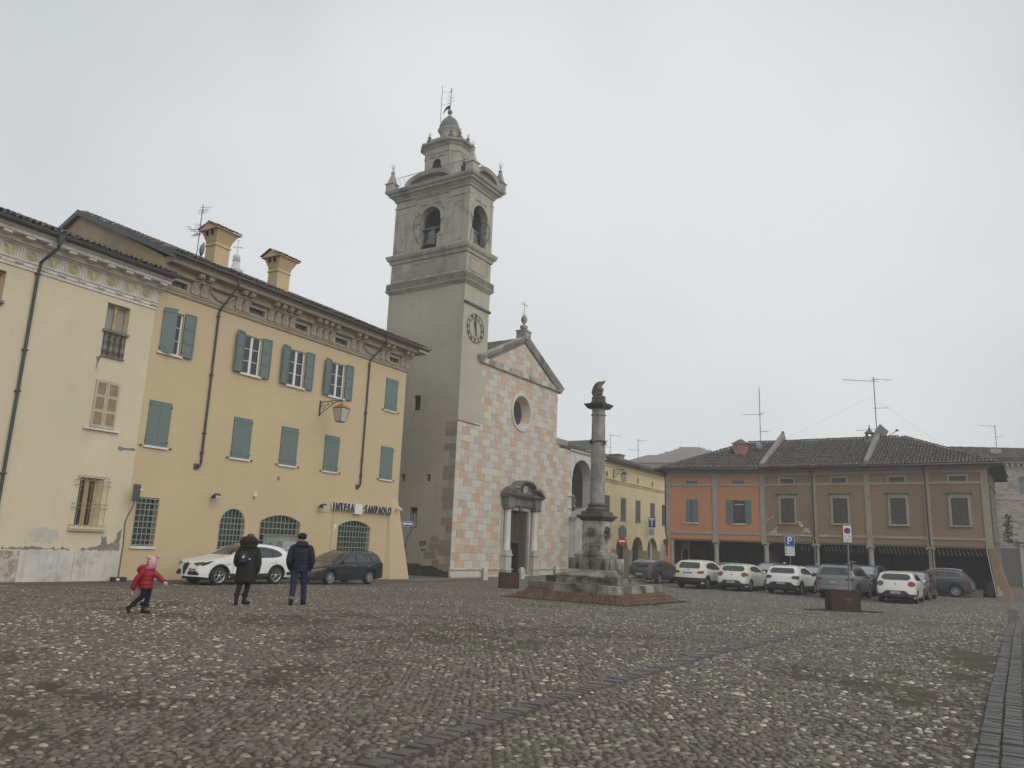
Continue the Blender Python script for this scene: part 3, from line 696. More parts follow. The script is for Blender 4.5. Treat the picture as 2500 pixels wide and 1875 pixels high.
# ------------------------------------------------------------------ cream house
CRM = mat('cream_plaster', (.55,.475,.33), .92, .07, .4, (.48,.42,.30), (.45,.75), .2, 35, streak=.16, stc=(.36,.32,.22), st_sc=.8)
house = BK.root('cream_house', label='pale cream plastered house with white carved frieze and stone plinth', cat='building')
WA = rect(-2.19,-1.17,8.73,11.04); WC = rect(-2.22,-1.22,1.78,3.67); WD = rect(-7.35,-6.24,8.73,11.04)
w = MB(); w.wall(rect(-30,-.005,-.9,11.34), [WA,WC,WD], 0, .34)
w.add([(-30,0,-.9),(-30,13,-.9),(-30,13,12.5),(-30,0,12.5)], [(0,3,2,1)]); w.add([(-30,13,-.9),(-.01,13,-.9),(-.01,13,12.5),(-30,13,12.5)], [(0,1,2,3)]); w.build('wall', CRM, house)
# stone plinth slabs
PLM = mat('plinth_stone', (.50,.47,.42), .75, .12, 2.5, (.33,.30,.25), (.5,.68), .3, 30, rnd=.08, streak=.3)
PLR = mat('plinth_red_marble', (.44,.39,.33), .75, .3, 5, (.27,.20,.15), (.47,.56), .9, 16, streak=.2)
x = -.15
for k, wd in enumerate((1.9,2.1,1.25,1.2,1.6,2.0,2.2,2.0,2.2,2.5,2.5,2.5,3)):
    b = MB(); b.bbox((x-wd/2, -.03, .155), wd-.012, .12, 1.19); b.build('plinth_slab', PLR if k in (2, 3, 6) else PLM, house); x -= wd
b = MB(); b.box(-30,-.15,-.06,0,.75,.77); b.build('plinth_edge', PLM, house)
def blob(name, pts, y, m, parent, jag=.03, **k):
    q = []
    for i, (a, c) in enumerate(pts):
        (a2, c2) = pts[(i+1)%len(pts)]; n = max(2, int(math.hypot(a2-a, c2-c)/.08))
        for j in range(n): q.append((a+(a2-a)*j/n+random.gauss(0,jag), c+(c2-c)*j/n+random.gauss(0,jag)))
    b = MB(); b.prism(q, y, .0, 'y'); return b.build(name, m, parent, **k)
MRT = mat('bare_mortar', (.17,.17,.165), .95, .2, 3, (.26,.245,.21), (.5,.7), .5, 30)
blob('mortar_patch', [(-1.9,.80),(-.18,.80),(-.17,1.65),(-.30,1.55),(-.38,1.2),(-.7,1.05),(-.8,1.35),(-.95,1.4),(-1.0,1.0),(-1.3,.92)], -.006, MRT, house)
blob('mortar_patch', [(-4.8,.79),(-2.2,.79),(-2.6,.86),(-3.1,.84),(-3.6,.92),(-4.2,.85),(-4.8,.9)], -.006, MRT, house)
blob('mortar_patch', [(-.85,5.0),(-.8,5.1),(-.5,5.06),(-.1,5.1),(-.02,5.02),(-.1,4.98),(-.55,4.97),(-.72,4.9)], -.006, MRT, house, .008)
blob('mortar_patch', [(-2.35,8.62),(-2.2,8.72),(-2.12,8.7),(-2.2,8.5),(-2.28,8.1),(-2.3,8.1),(-2.3,8.45)], -.006, MRT, house, .008)
blob('peeled_patch', [(-3.9,1.4),(-3.5,1.65),(-2.9,1.55),(-2.7,1.3),(-3.0,1.05),(-3.7,1.0)], -.004, mat('peeled_pale', (.42,.40,.35), .95, .15, 3), house)
# frieze and cornice
CW = mat('white_cornice', (.60,.565,.51), .85, .13, 3, (.40,.36,.31), (.5,.75), .4, 25, streak=.3)
MET = mat('metope_cream', (.50,.44,.29), .9, .12, 3, (.40,.35,.24), (.5,.75))
c = MB(); c.sweep([(0,11.33),(-.05,11.33),(-.05,11.44),(-.08,11.45),(-.08,11.58),(-.13,11.60),(-.15,11.68),(0,11.68)], -30, -.005, 0, 0); c.build('architrave', CW, house)
c = MB(); c.box(-30,-.005,-.03,0,11.681,12.17); c.build('frieze', CW, house)
c = MB(); c.sweep([(0,12.171),(-.10,12.171),(-.14,12.22),(-.26,12.25),(-.28,12.33),(0,12.33)], -30, .12); c.sweep([(0,12.331),(-.30,12.331),(-.31,12.45),(-.66,12.455),(-.68,12.58),(-.80,12.62),(-.84,12.70),(0,12.70)], -30, .15); c.build('cornice', CW, house)
tg = MB()
for k in (-1,0,1): tg.box(k*.105-.034,k*.105+.034,-.066,-.0301,11.70,12.15)
tg.box(-.16,.16,-.075,-.031,12.12,12.165); tge = tg.mesh('triglyph', CW)
gt = MB(); gt.box(-.16,.16,-.14,-.081,11.50,11.55)
for k in range(6): gt.bbox((-.13+.052*k,-.105,11.485), .026,.03,.035)
gte = gt.mesh('guttae', CW)
mu = MB(); mu.box(-.16,.16,-.64,-.312,12.36,12.44); mue = mu.mesh('mutule', CW)
ros = MB()
for r0, r1 in ((.19,.155),(.12,.085),(.05,.0)):
    n = 20; ros.add([(r0*math.cos(2*pi*i/n), -.045, r0*math.sin(2*pi*i/n)) for i in range(n)]+[((r0+r1)/2*math.cos(2*pi*i/n), -.085, (r0+r1)/2*math.sin(2*pi*i/n)) for i in range(n)]+[(r1*math.cos(2*pi*i/n), -.045, r1*math.sin(2*pi*i/n)) for i in range(n)],
        [(i, (i+1)%n, n+(i+1)%n, n+i) for i in range(n)]+[(n+i, n+(i+1)%n, 2*n+(i+1)%n, 2*n+i) for i in range(n)])
rose_m = ros.mesh('rosette', MET, 40)
bu = MB(); bu.prism([(-.09,.10),(-.06,.02),(-.055,-.12),(-.03,-.19),(.03,-.19),(.055,-.12),(.06,.02),(.09,.10),(.0,.14)], -.09, -.03); bu.tube([(-.07,-.07,.08),(-.14,-.07,.12),(-.20,-.06,.17)], .025, 5, .01); bu.tube([(.07,-.07,.08),(.14,-.07,.12),(.20,-.06,.17)], .025, 5, .01)
for s_ in (-1, 1): bu.tube([(s_*.19,-.05,.14),(s_*.16,-.05,0),(s_*.12,-.05,-.15)], .018, 4)
buc = bu.mesh('ox_skull', MET, 40)
for i in range(36):
    u = -.585-.8175*i
    b = MB(); b.box(u-.245,u+.245,-.040,-.0301,11.70,12.15); pnl = b.build('metope', MET, house)
    inst(rose_m if i % 2 == 0 else buc, 'rosette' if i % 2 == 0 else 'ox_skull', pnl, (u, 0, 11.925))
    v = u+.41; inst(tge, 'triglyph', house, (v,0,0)); inst(gte, 'guttae', house, (v,0,0)); inst(mue, 'mutule', house, (v,0,0))
gutter(house, [(-30,-.95,12.78),(.12,-.95,12.78)], .085)
b = MB(); b.lathe([(.07,0),(.09,.12),(.15,.3),(.15,.42)], (-4.98,-.93), 8); b.xf(Matrix.Translation((0,0,12.38)))
b.tube([(-4.98,-.93,12.45),(-4.98,-.9,12.3),(-5.1,-.5,11.98),(-5.17,-.16,11.75),(-5.17,-.12,11.4),(-5.17,-.09,11.2),(-5.17,-.09,-.4)], .062, 8)
for z in (11.25,8.2,6.6,3.5): b.box(-5.26,-5.08,-.17,0,z,z+.06)
b.build('downpipe', mat('pipe_green', (.045,.055,.05), .5, .2, 3, bmp=0), house, 40)
roof_deck(house, [(-30.2,-.9,12.78),(.1,-.9,12.78),(.1,6,15.55),(-30.2,6,15.55)]); roof_deck(house, [(-30.2,6,15.55),(-.05,6,15.55),(-.05,13,12.8),(-30.2,13,12.8)])
tile_roof(house, -14, .1, -.98, 12.83, 6, 15.6, .235, .42)
OW = mat('old_window_wood', (.40,.28,.14), .8, .2, 4, (.28,.19,.1), (.5,.75), .3, 30)
PAN = mat('inner_panel', (.27,.25,.21), .8, .1, 2)
for u0 in (-2.19, -7.35):
    u1 = u0+1.02 if u0 > -3 else u0+1.11
    f = MB(); um = (u0+u1)/2
    for a, b_ in ((u0,u0+.07),(um-.06,um+.06),(u1-.07,u1)): f.box(a,b_,.2,.27,8.74,11.04)
    f.box(u0+.07,um-.06,.2,.27,10.95,11.04); f.box(um+.06,u1-.07,.2,.27,10.95,11.04); fo = f.build('window', OW, house)
    f = MB(); f.box(u0+.07,u1-.07,.285,.30,8.74,10.95); f.build('blind', PAN, fo)
    f = MB(); f.box(u0-.07,u1+.05,-.13,.1,9.76,9.87); ra = f.build('balcony_rail', mat('balustrade_stone', (.19,.165,.135), .9, .3, 5, (.08,.075,.065), (.45,.65), .5, 25), house)
    f = MB(); f.box(u0,u1,-.08,.12,8.70,8.76); f.build('balcony_base', MATS['balustrade_stone'], house)
    bl = MB(); bl.lathe([(.085,8.76),(.085,8.82),(.05,8.86),(.055,8.9),(.10,9.05),(.085,9.15),(.045,9.24),(.045,9.32),(.09,9.45),(.06,9.6),(.045,9.66),(.085,9.70),(.085,9.76)], n=10); ble = bl.mesh('baluster', MATS['balustrade_stone'], 40)
    for k in range(4): inst(ble, 'baluster', house, (u0+.13+.255*k*(u1-u0)/1.02, .0, 0))
# louvred beige shutters
BSH = mat('shutter_beige', (.43,.35,.23), .7, .12, 3, (.33,.27,.18), (.5,.8), .15, 20)
b = MB(); b.box(-2.2,-1.15,.001,.03,5.72,7.74); so = b.build('shutter', BSH, house)
for x0 in (-2.19,-1.665):
    x1 = x0+.515; f = MB()
    f.box(x0,x0+.085,-.05,-.005,5.74,7.72); f.box(x1-.085,x1,-.05,-.005,5.74,7.72)
    for z in (5.74,6.37,6.99,7.60): f.box(x0+.085,x1-.085,-.05,-.005,z,z+.12)
    f.build('shutter_frame', BSH, so)
    for zb in (5.87,6.5,7.12):
        for k in range(10):
            s = MB(); s.bbox(((x0+x1)/2,-.025,zb+.02+k*.048), .34,.035,.012,0,.6); s.build('slat', BSH, so)
b = MB(); b.box(-2.46,-.94,-.12,0,5.62,5.70); b.build('window_sill', WHITE, house)
# barred ground-floor window
f = MB()
for a, b_ in ((-2.22,-2.14),(-1.9,-1.72),(-1.5,-1.42)): f.box(a,b_,.18,.24,1.78,3.66)
f.box(-2.14,-1.5,.19,.235,3.58,3.66); fo = f.build('window', OW, house)
f = MB(); f.box(-2.14,-1.42,.24,.25,1.78,3.6); f.build('pane', glass('dark_glass', (.02,.018,.02), .1), fo)
f = MB(); f.add([(-1.42,.2,1.79),(-1.225,.02,1.79),(-1.225,.02,3.66),(-1.42,.2,3.66)], [(0,1,2,3)]); f.build('inner_shutter', BSH, fo)
f = MB(); f.box(-2.45,-.93,-.14,0,1.55,1.70); f.box(-2.42,-.96,-.10,0,1.70,1.76); f.build('window_sill', CRM, house)
TIR = mat('iron_tan', (.25,.19,.13), .6, .2, 5, bmp=0)
f = MB(); gr = f.box(-2.32,-2.28,-.2,0,3.62,3.65).build('window_grille', TIR, house)
for k in range(6):
    x = -2.28+.23*k; f = MB(); f.tube([(x-.09,0,3.70),(x,-.03,3.76),(x,-.2,3.72),(x,-.2,1.75),(x,0,1.7)], .012, 5); f.build('bar', TIR, gr)
for z in (3.55,3.36,2.62,2.45,1.78,1.62):
    f = MB(); f.tube([(-2.42,0,z),(-2.42,-.185,z),(-1.0,-.185,z),(-1.0,0,z)], .012, 5); f.build('bar', TIR, gr)
# ------------------------------------------------------------------ things on the fronts
def floodlight(u, z, label):
    r = BK.root('floodlight', u, 0, z, label=label, cat='floodlight', group='small black floodlights on the bank front')
    b = MB(); b.box(-.03,.03,-.12,0,-.05,.02); b.tube([(0,-.1,0),(0,-.22,.06)], .015, 5); b.build('arm', IRON, r)
    b = MB(); b.add([(-.16,-.46,-.02),(.16,-.46,-.02),(.13,-.2,-.10),(-.13,-.2,-.10),(-.14,-.42,.12),(.14,-.42,.12),(.10,-.18,.06),(-.10,-.18,.06)], [(0,3,2,1),(4,5,6,7),(0,1,5,4),(1,2,6,5),(2,3,7,6),(3,0,4,7)]); b.build('lamp_housing', IRON, r)
    b = MB(); b.bbox((0,-.47,-.04), .30,.02,.16,0,-.5); b.build('reflector', mat('lens_grey', (.30,.30,.30), .3, bmp=0), r)
floodlight(4.13, 3.38, 'black floodlight over the tall arched grated window'); floodlight(11.15, 3.36, 'black floodlight just before the lettering of the bank sign')
r = BK.root('security_camera', 6.6, 0, 3.62, label='small white wall unit between the arched grated windows of the bank', cat='camera')
b = MB(); b.box(-.06,.06,-.14,0,-.08,.12); b.build('housing', SGW, r); b = MB(); b.box(-.03,.03,-.08,0,-.2,-.08); b.build('bracket', mat('bracket_grey', (.3,.27,.22)), r)
r = BK.root('security_camera', 17.62, 0, 3.5, label='white tube camera at the corner past the bank sign', cat='camera')
b = MB(); b.tube([(0,-.1,-.1),(.05,-.35,.12)], .02, 5); b.build('bracket', IRON, r); b = MB(); b.bbox((.0,-.42,.12), .13,.36,.13,.3,.5); b.build('housing', SGW, r)
# street lantern on a scrolled bracket
def lantern(fr, u, z, L, label, H=1.05, W=.7, capm=None, drop=.12):
    r = fr.root('wall_lantern', u, 0, z, label=label, cat='street lamp', group='lanterns on wall brackets')
    b = MB(); b.box(-.05,.05,-.03,0,-.75,.1); b.tube([(0,0,0),(0,-L,.05)], .028, 6)
    b.tube([(0,-.02,-.7),(0,-.25,-.55),(0,-.7*L,-.08),(0,-L,.02)], .022, 6)
    for (yy, zz, rr) in ((-.28,-.28,.2),(-.62,-.17,.12),(-.9,-.1,.08)):
        b.tube([(0, yy+rr*(1-i/26)*math.cos(i*.55), zz+rr*(1-i/26)*math.sin(i*.55)) for i in range(20)], .014, 4)
    b.tube([(0,-L,.05),(0,-L,.16)], .02, 5); b.tube([(0,-L,0),(0,-L,-drop)], .015, 5); b.build('bracket', IRON, r)
    t = -drop; h = W/2; h2 = W*.27; top = t-.30
    capm = capm or mat('copper_cap', (.30,.16,.08), .5, .25, 5, (.2,.14,.09), (.5,.7), bmp=0, metal=.2)
    b = MB(); b.add([(-h,-L-h,top),(h,-L-h,top),(h,-L+h,top),(-h,-L+h,top),(0,-L,t)], [(0,1,4),(1,2,4),(2,3,4),(3,0,4),(0,3,2,1)]); b.build('lamp_cap', capm, r)
    b = MB(); bt = t-H; q = [(-h+.03,-L-h+.03,top-.01),(h-.03,-L-h+.03,top-.01),(h-.03,-L+h-.03,top-.01),(-h+.03,-L+h-.03,top-.01),(-h2,-L-h2,bt),(h2,-L-h2,bt),(h2,-L+h2,bt),(-h2,-L+h2,bt)]
    for i in range(4):
        b.tube([q[i], q[4+i]], .02, 4); b.tube([q[i], q[(i+1)%4]], .018, 4); b.tube([q[4+i], q[4+(i+1)%4]], .018, 4)
    b.build('lamp_frame', IRON, r)
    b = MB(); b.add(q, [(0,1,5,4),(1,2,6,5),(2,3,7,6),(3,0,4,7),(4,5,6,7)])
    o = b.build('lamp_glass', mat('frosted_glass', (.42,.41,.36), .3, .1, 3, bmp=0), r); o.scale = (1, 1, 1)
lantern(BK, 10.55, 9.02, 1.62, 'large four sided lantern with coppery cap on a scrolled iron bracket on the bank front')
# dark panel on a bent pole in front of the joint of the two houses
r = empty('bent_sign_post', (-15.75, 32.55, -.42), BK.rz, 'dark signboard seen from behind on a bent pole leaning before the cream house', 'sign')
b = MB(); b.tube([(-.05,0,.02),(-.02,0,1.5),(-.08,0,2.35),(-.02,0,2.6),(.14,0,2.95),(.2,0,3.15),(.2,0,3.95)], .032, 7); b.build('pole', mat('pole_grey', (.13,.135,.13), .5, .2, 4, metal=.3, bmp=0), r)
b = MB(); b.bbox((.22,-.05,3.62), .34,.025,.72); b.bbox((.22,-.03,3.62),.30,.02,.04); b.build('board', mat('board_back', (.06,.065,.062), .6), r)
b = MB(); b.lathe([(.02,0),(.07,.03),(.07,.08),(.02,.11)], (.42,-.05), 8); b.xf(Matrix.Translation((0,0,3.7))); b.build('mirror_dot', SGW, r)
b = MB(); b.bbox((-.02,0,.09), .55,.3,.18); b.build('base_weight', mat('rubber_black', (.03,.03,.032), .7), r)
b = MB(); b.bbox((-.14,-.152,.1), .14,.004,.08); b.build('base_label', SGW, r)
# ------------------------------------------------------------------ church front
PINK = mat('marble_pink', (.45,.335,.252), .72, .10, 1.6, (.42,.345,.28), (.5,.75), .2, 25, streak=.12, stc=(.28,.24,.2), rnd=.09, st_sc=1)
GREY = mat('marble_grey', (.47,.44,.385), .72, .07, 1.6, (.41,.385,.34), (.5,.75), .2, 25, streak=.14, stc=(.3,.28,.25), rnd=.07, st_sc=1)
PINK2 = mat('marble_pink_far', (.45,.335,.252), .72, .10, 1.6, (.44,.34,.26), (.5,.75), .2, 25, streak=.12, stc=(.28,.24,.2), island=.10, st_sc=1)
GREY2 = mat('marble_grey_far', (.47,.44,.385), .72, .07, 1.6, (.41,.385,.34), (.5,.75), .2, 25, streak=.14, stc=(.3,.28,.25), island=.07, st_sc=1)
JNT = mat('joint_mortar', (.20,.17,.14), .95, .2, 4)
WST = mat('weathered_stone', (.36,.335,.30), .85, .2, 1.2, (.115,.11,.105), (.42,.68), .4, 18, streak=.55, stc=(.06,.058,.055))
church = CH.root('church', label='church with pink and pale chequered marble front, gable and round window', cat='church')
w = MB(); w.wall([(0.0,-.95),(16.93,-.95),(16.93,10.08),(14.35,10.08),(14.35,14.9),(8.5,18.0),(2.72,14.9),(2.72,10.04),(0.0,10.04)], [rect(7.06,9.9,-.95,4.3), [(8.46+1.3*math.cos(2*pi*i/32), 12.0+1.3*math.sin(2*pi*i/32)) for i in range(32)]], .05, .35)
w.box(16.92,16.93,.05,3,-.95,10.08); w.box(14.34,14.35,.051,26,10.0,14.9); w.box(0,2.72,.051,.4,9.9,10.05); w.box(14.35,16.93,.051,12,10.0,10.08); w.box(2.69,2.72,.05,.6,10.04,14.9)
w.build('front_wall', JNT, church)
blocks = []
def clip_circle(q, cx, cz, r):
    (x0, x1, z0, z1) = q
    nx, nz = min(max(cx, x0), x1), min(max(cz, z0), z1)
    if math.hypot(nx-cx, nz-cz) >= r: return [(x0,z0),(x1,z0),(x1,z1),(x0,z1)]
    cor = [(x0,z0),(x1,z0),(x1,z1),(x0,z1)]
    if all(math.hypot(a-cx, b-cz) < r for a, b in cor): return None
    pts = []
    for i in range(4):
        (a, b), (c, d) = cor[i], cor[(i+1)%4]
        for k in range(24): t = k/24; pts.append((a+(c-a)*t, b+(d-b)*t))
    ins = [math.hypot(a-cx, b-cz) < r for a, b in pts]; n = len(pts)
    try: s = next(i for i in range(n) if ins[i-1] and not ins[i])
    except StopIteration: return cor
    run = []; i = s
    while not ins[i % n] and i < s+n: run.append(pts[i % n]); i += 1
    a0 = math.atan2(run[-1][1]-cz, run[-1][0]-cx); a1 = math.atan2(run[0][1]-cz, run[0][0]-cx)
    d = (a1-a0+pi) % (2*pi)-pi
    out = [run[0]]+[p for j, p in enumerate(run[1:-1]) if j % 8 == 0 or p in cor]+[run[-1]]
    return out+[(cx+r*math.cos(a0+d*k/6), cz+r*math.sin(a0+d*k/6)) for k in range(1, 6)]
def clip_half(poly, nx, nz, c):
    """keep nx*x+nz*z <= c"""
    out = []
    for i in range(len(poly)):
        a, b = poly[i], poly[(i+1)%len(poly)]; da = nx*a[0]+nz*a[1]-c; db = nx*b[0]+nz*b[1]-c
        if da <= 0: out.append(a)
        if da*db < 0: t = da/(da-db); out.append((a[0]+(b[0]-a[0])*t, a[1]+(b[1]-a[1])*t))
    return out
RH = .5115; tri = [0, .5, 1, .5]
for r in range(37):
    z0 = .02+RH*r; z1 = z0+RH-.012; off = tri[(r+1) % 4]
    if 14.75 < z0 < 15.2: off = .25
    k = -2
    while True:
        x0 = (k-off)*1.06+random.gauss(0,.012); x1 = (k+1-off)*1.06-.012; white = (k % 2 == 0)
        if random.random() < .04: white = not white
        k += 1
        if x0 > 17: break
        lo, hi = (0.0, 16.93) if z0 < 9.8 else (2.72, 14.35)
        if z0 > 14.5: lo, hi = 2.5, 14.5
        x0 = max(x0, lo); x1 = min(x1, hi)
        if x1-x0 < .06: continue
        zt = min(z1, 14.74) if z0 < 14.7 else z1
        if z0 >= 9.6 and z0 < 10.08 and (x1 < 2.72 or x0 > 14.35): zt = min(z1, 10.04)
        if z0 > 10 and (x0 < 2.7): x0 = 2.72
        qs = [(x0, x1, z0, zt)]
        if z0 < 4.7:                                   # portal gap
            qs = []
            if x0 < 6.1: qs.append((x0, min(x1, 6.1), z0, zt))
            if x1 > 10.9: qs.append((max(x0, 10.9), x1, z0, zt))
        for q in qs:
            if q[1]-q[0] < .04: continue
            p = clip_circle(q, 8.46, 12.0, 1.32) if 10.2 < z0 < 13.6 else rect(*q)
            if p is None: continue
            if z0 > 14.5:
                p = clip_half(p, -.50, 1, -.50*2.72+14.72); p = clip_half(p, .51, 1, .51*14.35+14.72) if len(p) > 2 else p
                if len(p) < 3: continue
            cx = sum(a[0] for a in p)/len(p); cz = sum(a[1] for a in p)/len(p)
            blocks.append((cx*.55+cz*.9, p, white))
blocks.sort(key=lambda b: b[0])
far = {True: MB(), False: MB()}
for i, (d, p, white) in enumerate(blocks):
    dy = random.uniform(0, .008)
    if i < 285:
        b = MB(); b.prism(p, dy, .052); b.build('marble_block', GREY if white else PINK, church)
    else: far[white].prism(p, dy, .052)
far[True].build('marble_blocks_pale', GREY2, church, kind='stuff'); far[False].build('marble_blocks_pink', PINK2, church, kind='stuff')
# base ledge and plinth
PLS = mat('church_plinth', (.46,.42,.36), .75, .15, 1.2, (.40,.30,.23), (.5,.62), .3, 25, streak=.35, stc=(.15,.14,.12))
for a, c in ((-.08, 6.12), (10.88, 16.95)):
    b = MB(); b.sweep([(.05,-.16),(-.10,-.14),(-.14,-.06),(-.11,.0),(.05,.02)], a, c, 0, 0); b.build('base_ledge', PLS, church)
    b = MB(); b.sweep([(.05,-.95),(-.16,-.95),(-.16,-.50),(-.10,-.46),(.05,-.45)], a, c); b.build('base_step', PLS, church)
    x = a
    while x < c-.1:
        x2 = min(x+random.uniform(.9,1.4), c); b = MB(); b.box(x, x2-.012, -.06, .05, -.449, -.161); b.build('plinth_block', PINK if random.random() < .35 else GREY, church); x = x2
# cornice and gable mouldings
b = MB(); b.sweep([(.05,14.74),(-.13,14.76),(-.16,14.83),(.05,14.86)], 2.3, 14.5); b.build('cornice_ledge', WST, church)
x = 2.72
while x < 14.2:
    x2 = min(x+random.uniform(.8,1.2), 14.35); b = MB(); b.box(x, x2-.01, -.02, .05, 14.861, 15.27); b.build('frieze_block', WST if random.random() < .6 else GREY, church); x = x2
def rake(xa, za, xb, zb, th, y0, nm, n):
    for k in range(n):
        t0, t1 = k/n, (k+1)/n-.002; X = lambda t: xa+(xb-xa)*t; Z_ = lambda t: za+(zb-za)*t
        b = MB(); b.add([(X(t0),.25,Z_(t0)),(X(t1),.25,Z_(t1)),(X(t1),y0,Z_(t1)),(X(t0),y0,Z_(t0)),(X(t0),y0,Z_(t0)-.12),(X(t1),y0,Z_(t1)-.12),(X(t1),y0*.25,Z_(t1)-th),(X(t0),y0*.25,Z_(t0)-th),(X(t0),.25,Z_(t0)-th),(X(t1),.25,Z_(t1)-th)],
            [(0,1,2,3),(3,2,5,4),(4,5,6,7),(7,6,9,8),(8,9,1,0),(0,3,4,7,8),(1,9,6,5,2)])
        b.build(nm, WST, church)
rake(2.05, 15.25, 8.45, 18.32, .50, -.33, 'raking_cornice', 6); rake(8.55, 18.32, 14.85, 15.22, .50, -.33, 'raking_cornice', 6)
b = MB(); b.add([(2.0,-.34,15.26),(2.8,-.34,15.6),(2.8,.25,15.6),(2.0,.25,15.26),(2.35,-.05,14.76),(2.8,-.05,14.76),(2.8,.25,14.76),(2.35,.25,14.76),(2.0,-.34,15.14),(2.8,-.34,15.3)], [(0,1,2,3),(0,8,9,1),(8,4,5,9),(0,3,7,4,8),(4,7,6,5),(1,9,5,6,2)]); b.build('cornice_end', WST, church)
b = MB(); b.add([(14.2,-.34,15.5),(14.9,-.34,15.18),(14.9,.25,15.18),(14.2,.25,15.5),(14.2,-.05,14.76),(14.5,-.05,14.76),(14.5,.25,14.76),(14.2,.25,14.76),(14.9,-.34,15.06)], [(0,1,2,3),(0,4,5,8,1),(1,8,5,6,2),(4,7,6,5)]); b.build('cornice_end', WST, church)
# finial on the gable
b = MB(); b.box(7.95,8.95,-.33,.45,18.0,18.62); b.box(7.9,9.0,-.38,.5,18.62,18.72); b.lathe([(.42,18.72),(.42,18.78),(.2,18.82)], (8.45,.06), 12); b.build('finial_base', WST, church, 30)
b = MB(); b.lathe([(.10,18.80),(.28,18.92),(.34,19.06),(.25,19.2),(.1,19.27),(.09,19.33),(.2,19.45),(.27,19.68),(.22,19.9),(.06,20.08)], (8.45,.06), 12); b.build('finial_urn', WST, church, True)
b = MB(); b.tube([(8.45,.06,20.0),(8.45,.06,21.25)], .025, 5); b.tube([(8.1,.06,20.95),(8.8,.06,20.95)], .025, 5)
for s_ in (-1, 1):
    b.tube([(8.45+s_*(.35+.06*math.cos(i)), .06, 20.97+.07*math.sin(i)) for i in range(7)], .018, 4)
    b.tube([(8.45+s_*.12,.06,20.0),(8.45+s_*.22,.06,20.25),(8.45+s_*.42,.06,20.5)], .022, 4, .008); b.tube([(8.45+s_*.12,.06,20.0),(8.45+s_*.42,.06,20.15)], .022, 4, .01)
b.build('finial_cross', mat('pale_iron', (.30,.30,.29), .6, .2), church)
# round window
b = MB(); n = 40
def ring(r, y): return [(8.46+r*math.cos(2*pi*i/n), y, 12.0+r*math.sin(2*pi*i/n)) for i in range(n)]
pr = [(1.31,.05),(1.31,-.07),(1.40,-.10),(1.52,-.08),(1.55,.02),(1.55,.05)]
vs = [p for r_, y in pr for p in ring(r_, y)]; b.add(vs, [(j*n+i, j*n+(i+1)%n, (j+1)*n+(i+1)%n, (j+1)*n+i) for j in range(len(pr)-1) for i in range(n)])
b.build('rose_frame', GREY, church, 40)
for k in range(10):
    b = MB(); s0, s1 = k*4, k*4+4; A = [ring(1.312,-.06), ring(1.0,.62)]
    vs = [A[0][i % n] for i in range(s0, s1+1)]+[A[1][i % n] for i in range(s0, s1+1)]; b.add(vs, [(i, i+1, 6+i, 5+i) for i in range(4)]); b.build('splay_stone', PINK if k % 2 else GREY, church, True)
b = MB(); b.add(ring(1.0,.6), [tuple(range(n))]); gp = b.build('rose_glass', glass('rose_pane', (.055,.058,.058), .45, .2), church)
for x in (-.62,-.3,.02,.34,.66):
    b = MB(); h = math.sqrt(max(0,1-x*x)); b.box(8.46+x-.012,8.46+x+.012,.56,.59,12-h,12+h); b.build('glazing_bar', IRON, gp)
for z in (-.6,-.25,.1,.45,.8):
    b = MB(); h = math.sqrt(max(0,1-z*z)); t = .03 if abs(z-.1) < .05 else .012; b.box(8.46-h,8.46+h,.54,.559,12+z-t,12+z+t); b.build('glazing_bar', IRON, gp)
# portal
PT = mat('portal_stone', (.43,.40,.355), .75, .15, 1.4, (.33,.31,.28), (.5,.7), .3, 22, streak=.35, stc=(.14,.13,.12))
PTD = mat('portal_dark_stone', (.19,.175,.155), .85, .3, 1.6, (.075,.07,.065), (.4,.65), .5, 18, streak=.4, stc=(.05,.05,.05))
portal = MB().box(6.1,7.06,-.10,.35,-.95,4.62).box(9.9,10.9,-.10,.35,-.95,4.62).box(7.06,9.9,-.10,.35,4.3,4.62).build('portal', PT, church)
for x0, x1 in ((6.86,7.06),(9.9,10.1)):
    b = MB(); b.box(x0,x1,-.16,-.101,-.6,4.32); b.build('door_jamb', PT, portal)
b = MB(); b.box(6.86,10.1,-.17,-.101,4.321,4.52); b.build('lintel', PT, portal)
b = MB(); b.box(8.3,8.66,-.30,-.171,4.25,4.95); b.build('keystone', PTD, portal)
for xc in (6.50, 10.47):
    b = MB(); b.box(xc-.42,xc+.42,-.62,-.101,-.95,-.40); b.box(xc-.38,xc+.38,-.58,-.101,-.40,-.12); b.box(xc-.44,xc+.44,-.64,-.101,-.12,-.02)
    b.box(xc-.36,xc+.36,-.56,-.101,-.02,.92); b.box(xc-.44,xc+.44,-.64,-.101,.92,1.02); b.box(xc-.37,xc+.37,-.57,-.101,1.02,1.30); b.build('column_pedestal', PT, portal)
    b = MB(); b.lathe([(.33,1.30),(.34,1.36),(.29,1.42),(.30,1.47),(.27,1.52),(.265,2.6),(.24,4.22),(.27,4.25),(.24,4.29)], (xc,-.32), 20); b.build('column', mat('column_marble', (.50,.475,.45), .5, .08, 1, streak=.2), portal, 40)
    b = MB(); b.lathe([(.24,4.29),(.30,4.40),(.33,4.48)], (xc,-.32), 16); b.box(xc-.36,xc+.36,-.66,-.101,4.48,4.62)
    for s_ in (-1, 1): b.tube([(xc+s_*.32,-.68,4.42),(xc+s_*.32,-.10,4.42)], .09, 8)
    b.build('capital', PTD, portal, 40)
b = MB(); b.box(6.02,6.98,-.66,-.05,4.622,5.25); b.box(9.99,10.95,-.66,-.05,4.622,5.25); b.box(6.98,9.99,-.42,-.05,4.622,5.25)
b.box(6.98,9.99,-.45,-.4201,4.72,4.76); b.build('entablature', PTD, portal)
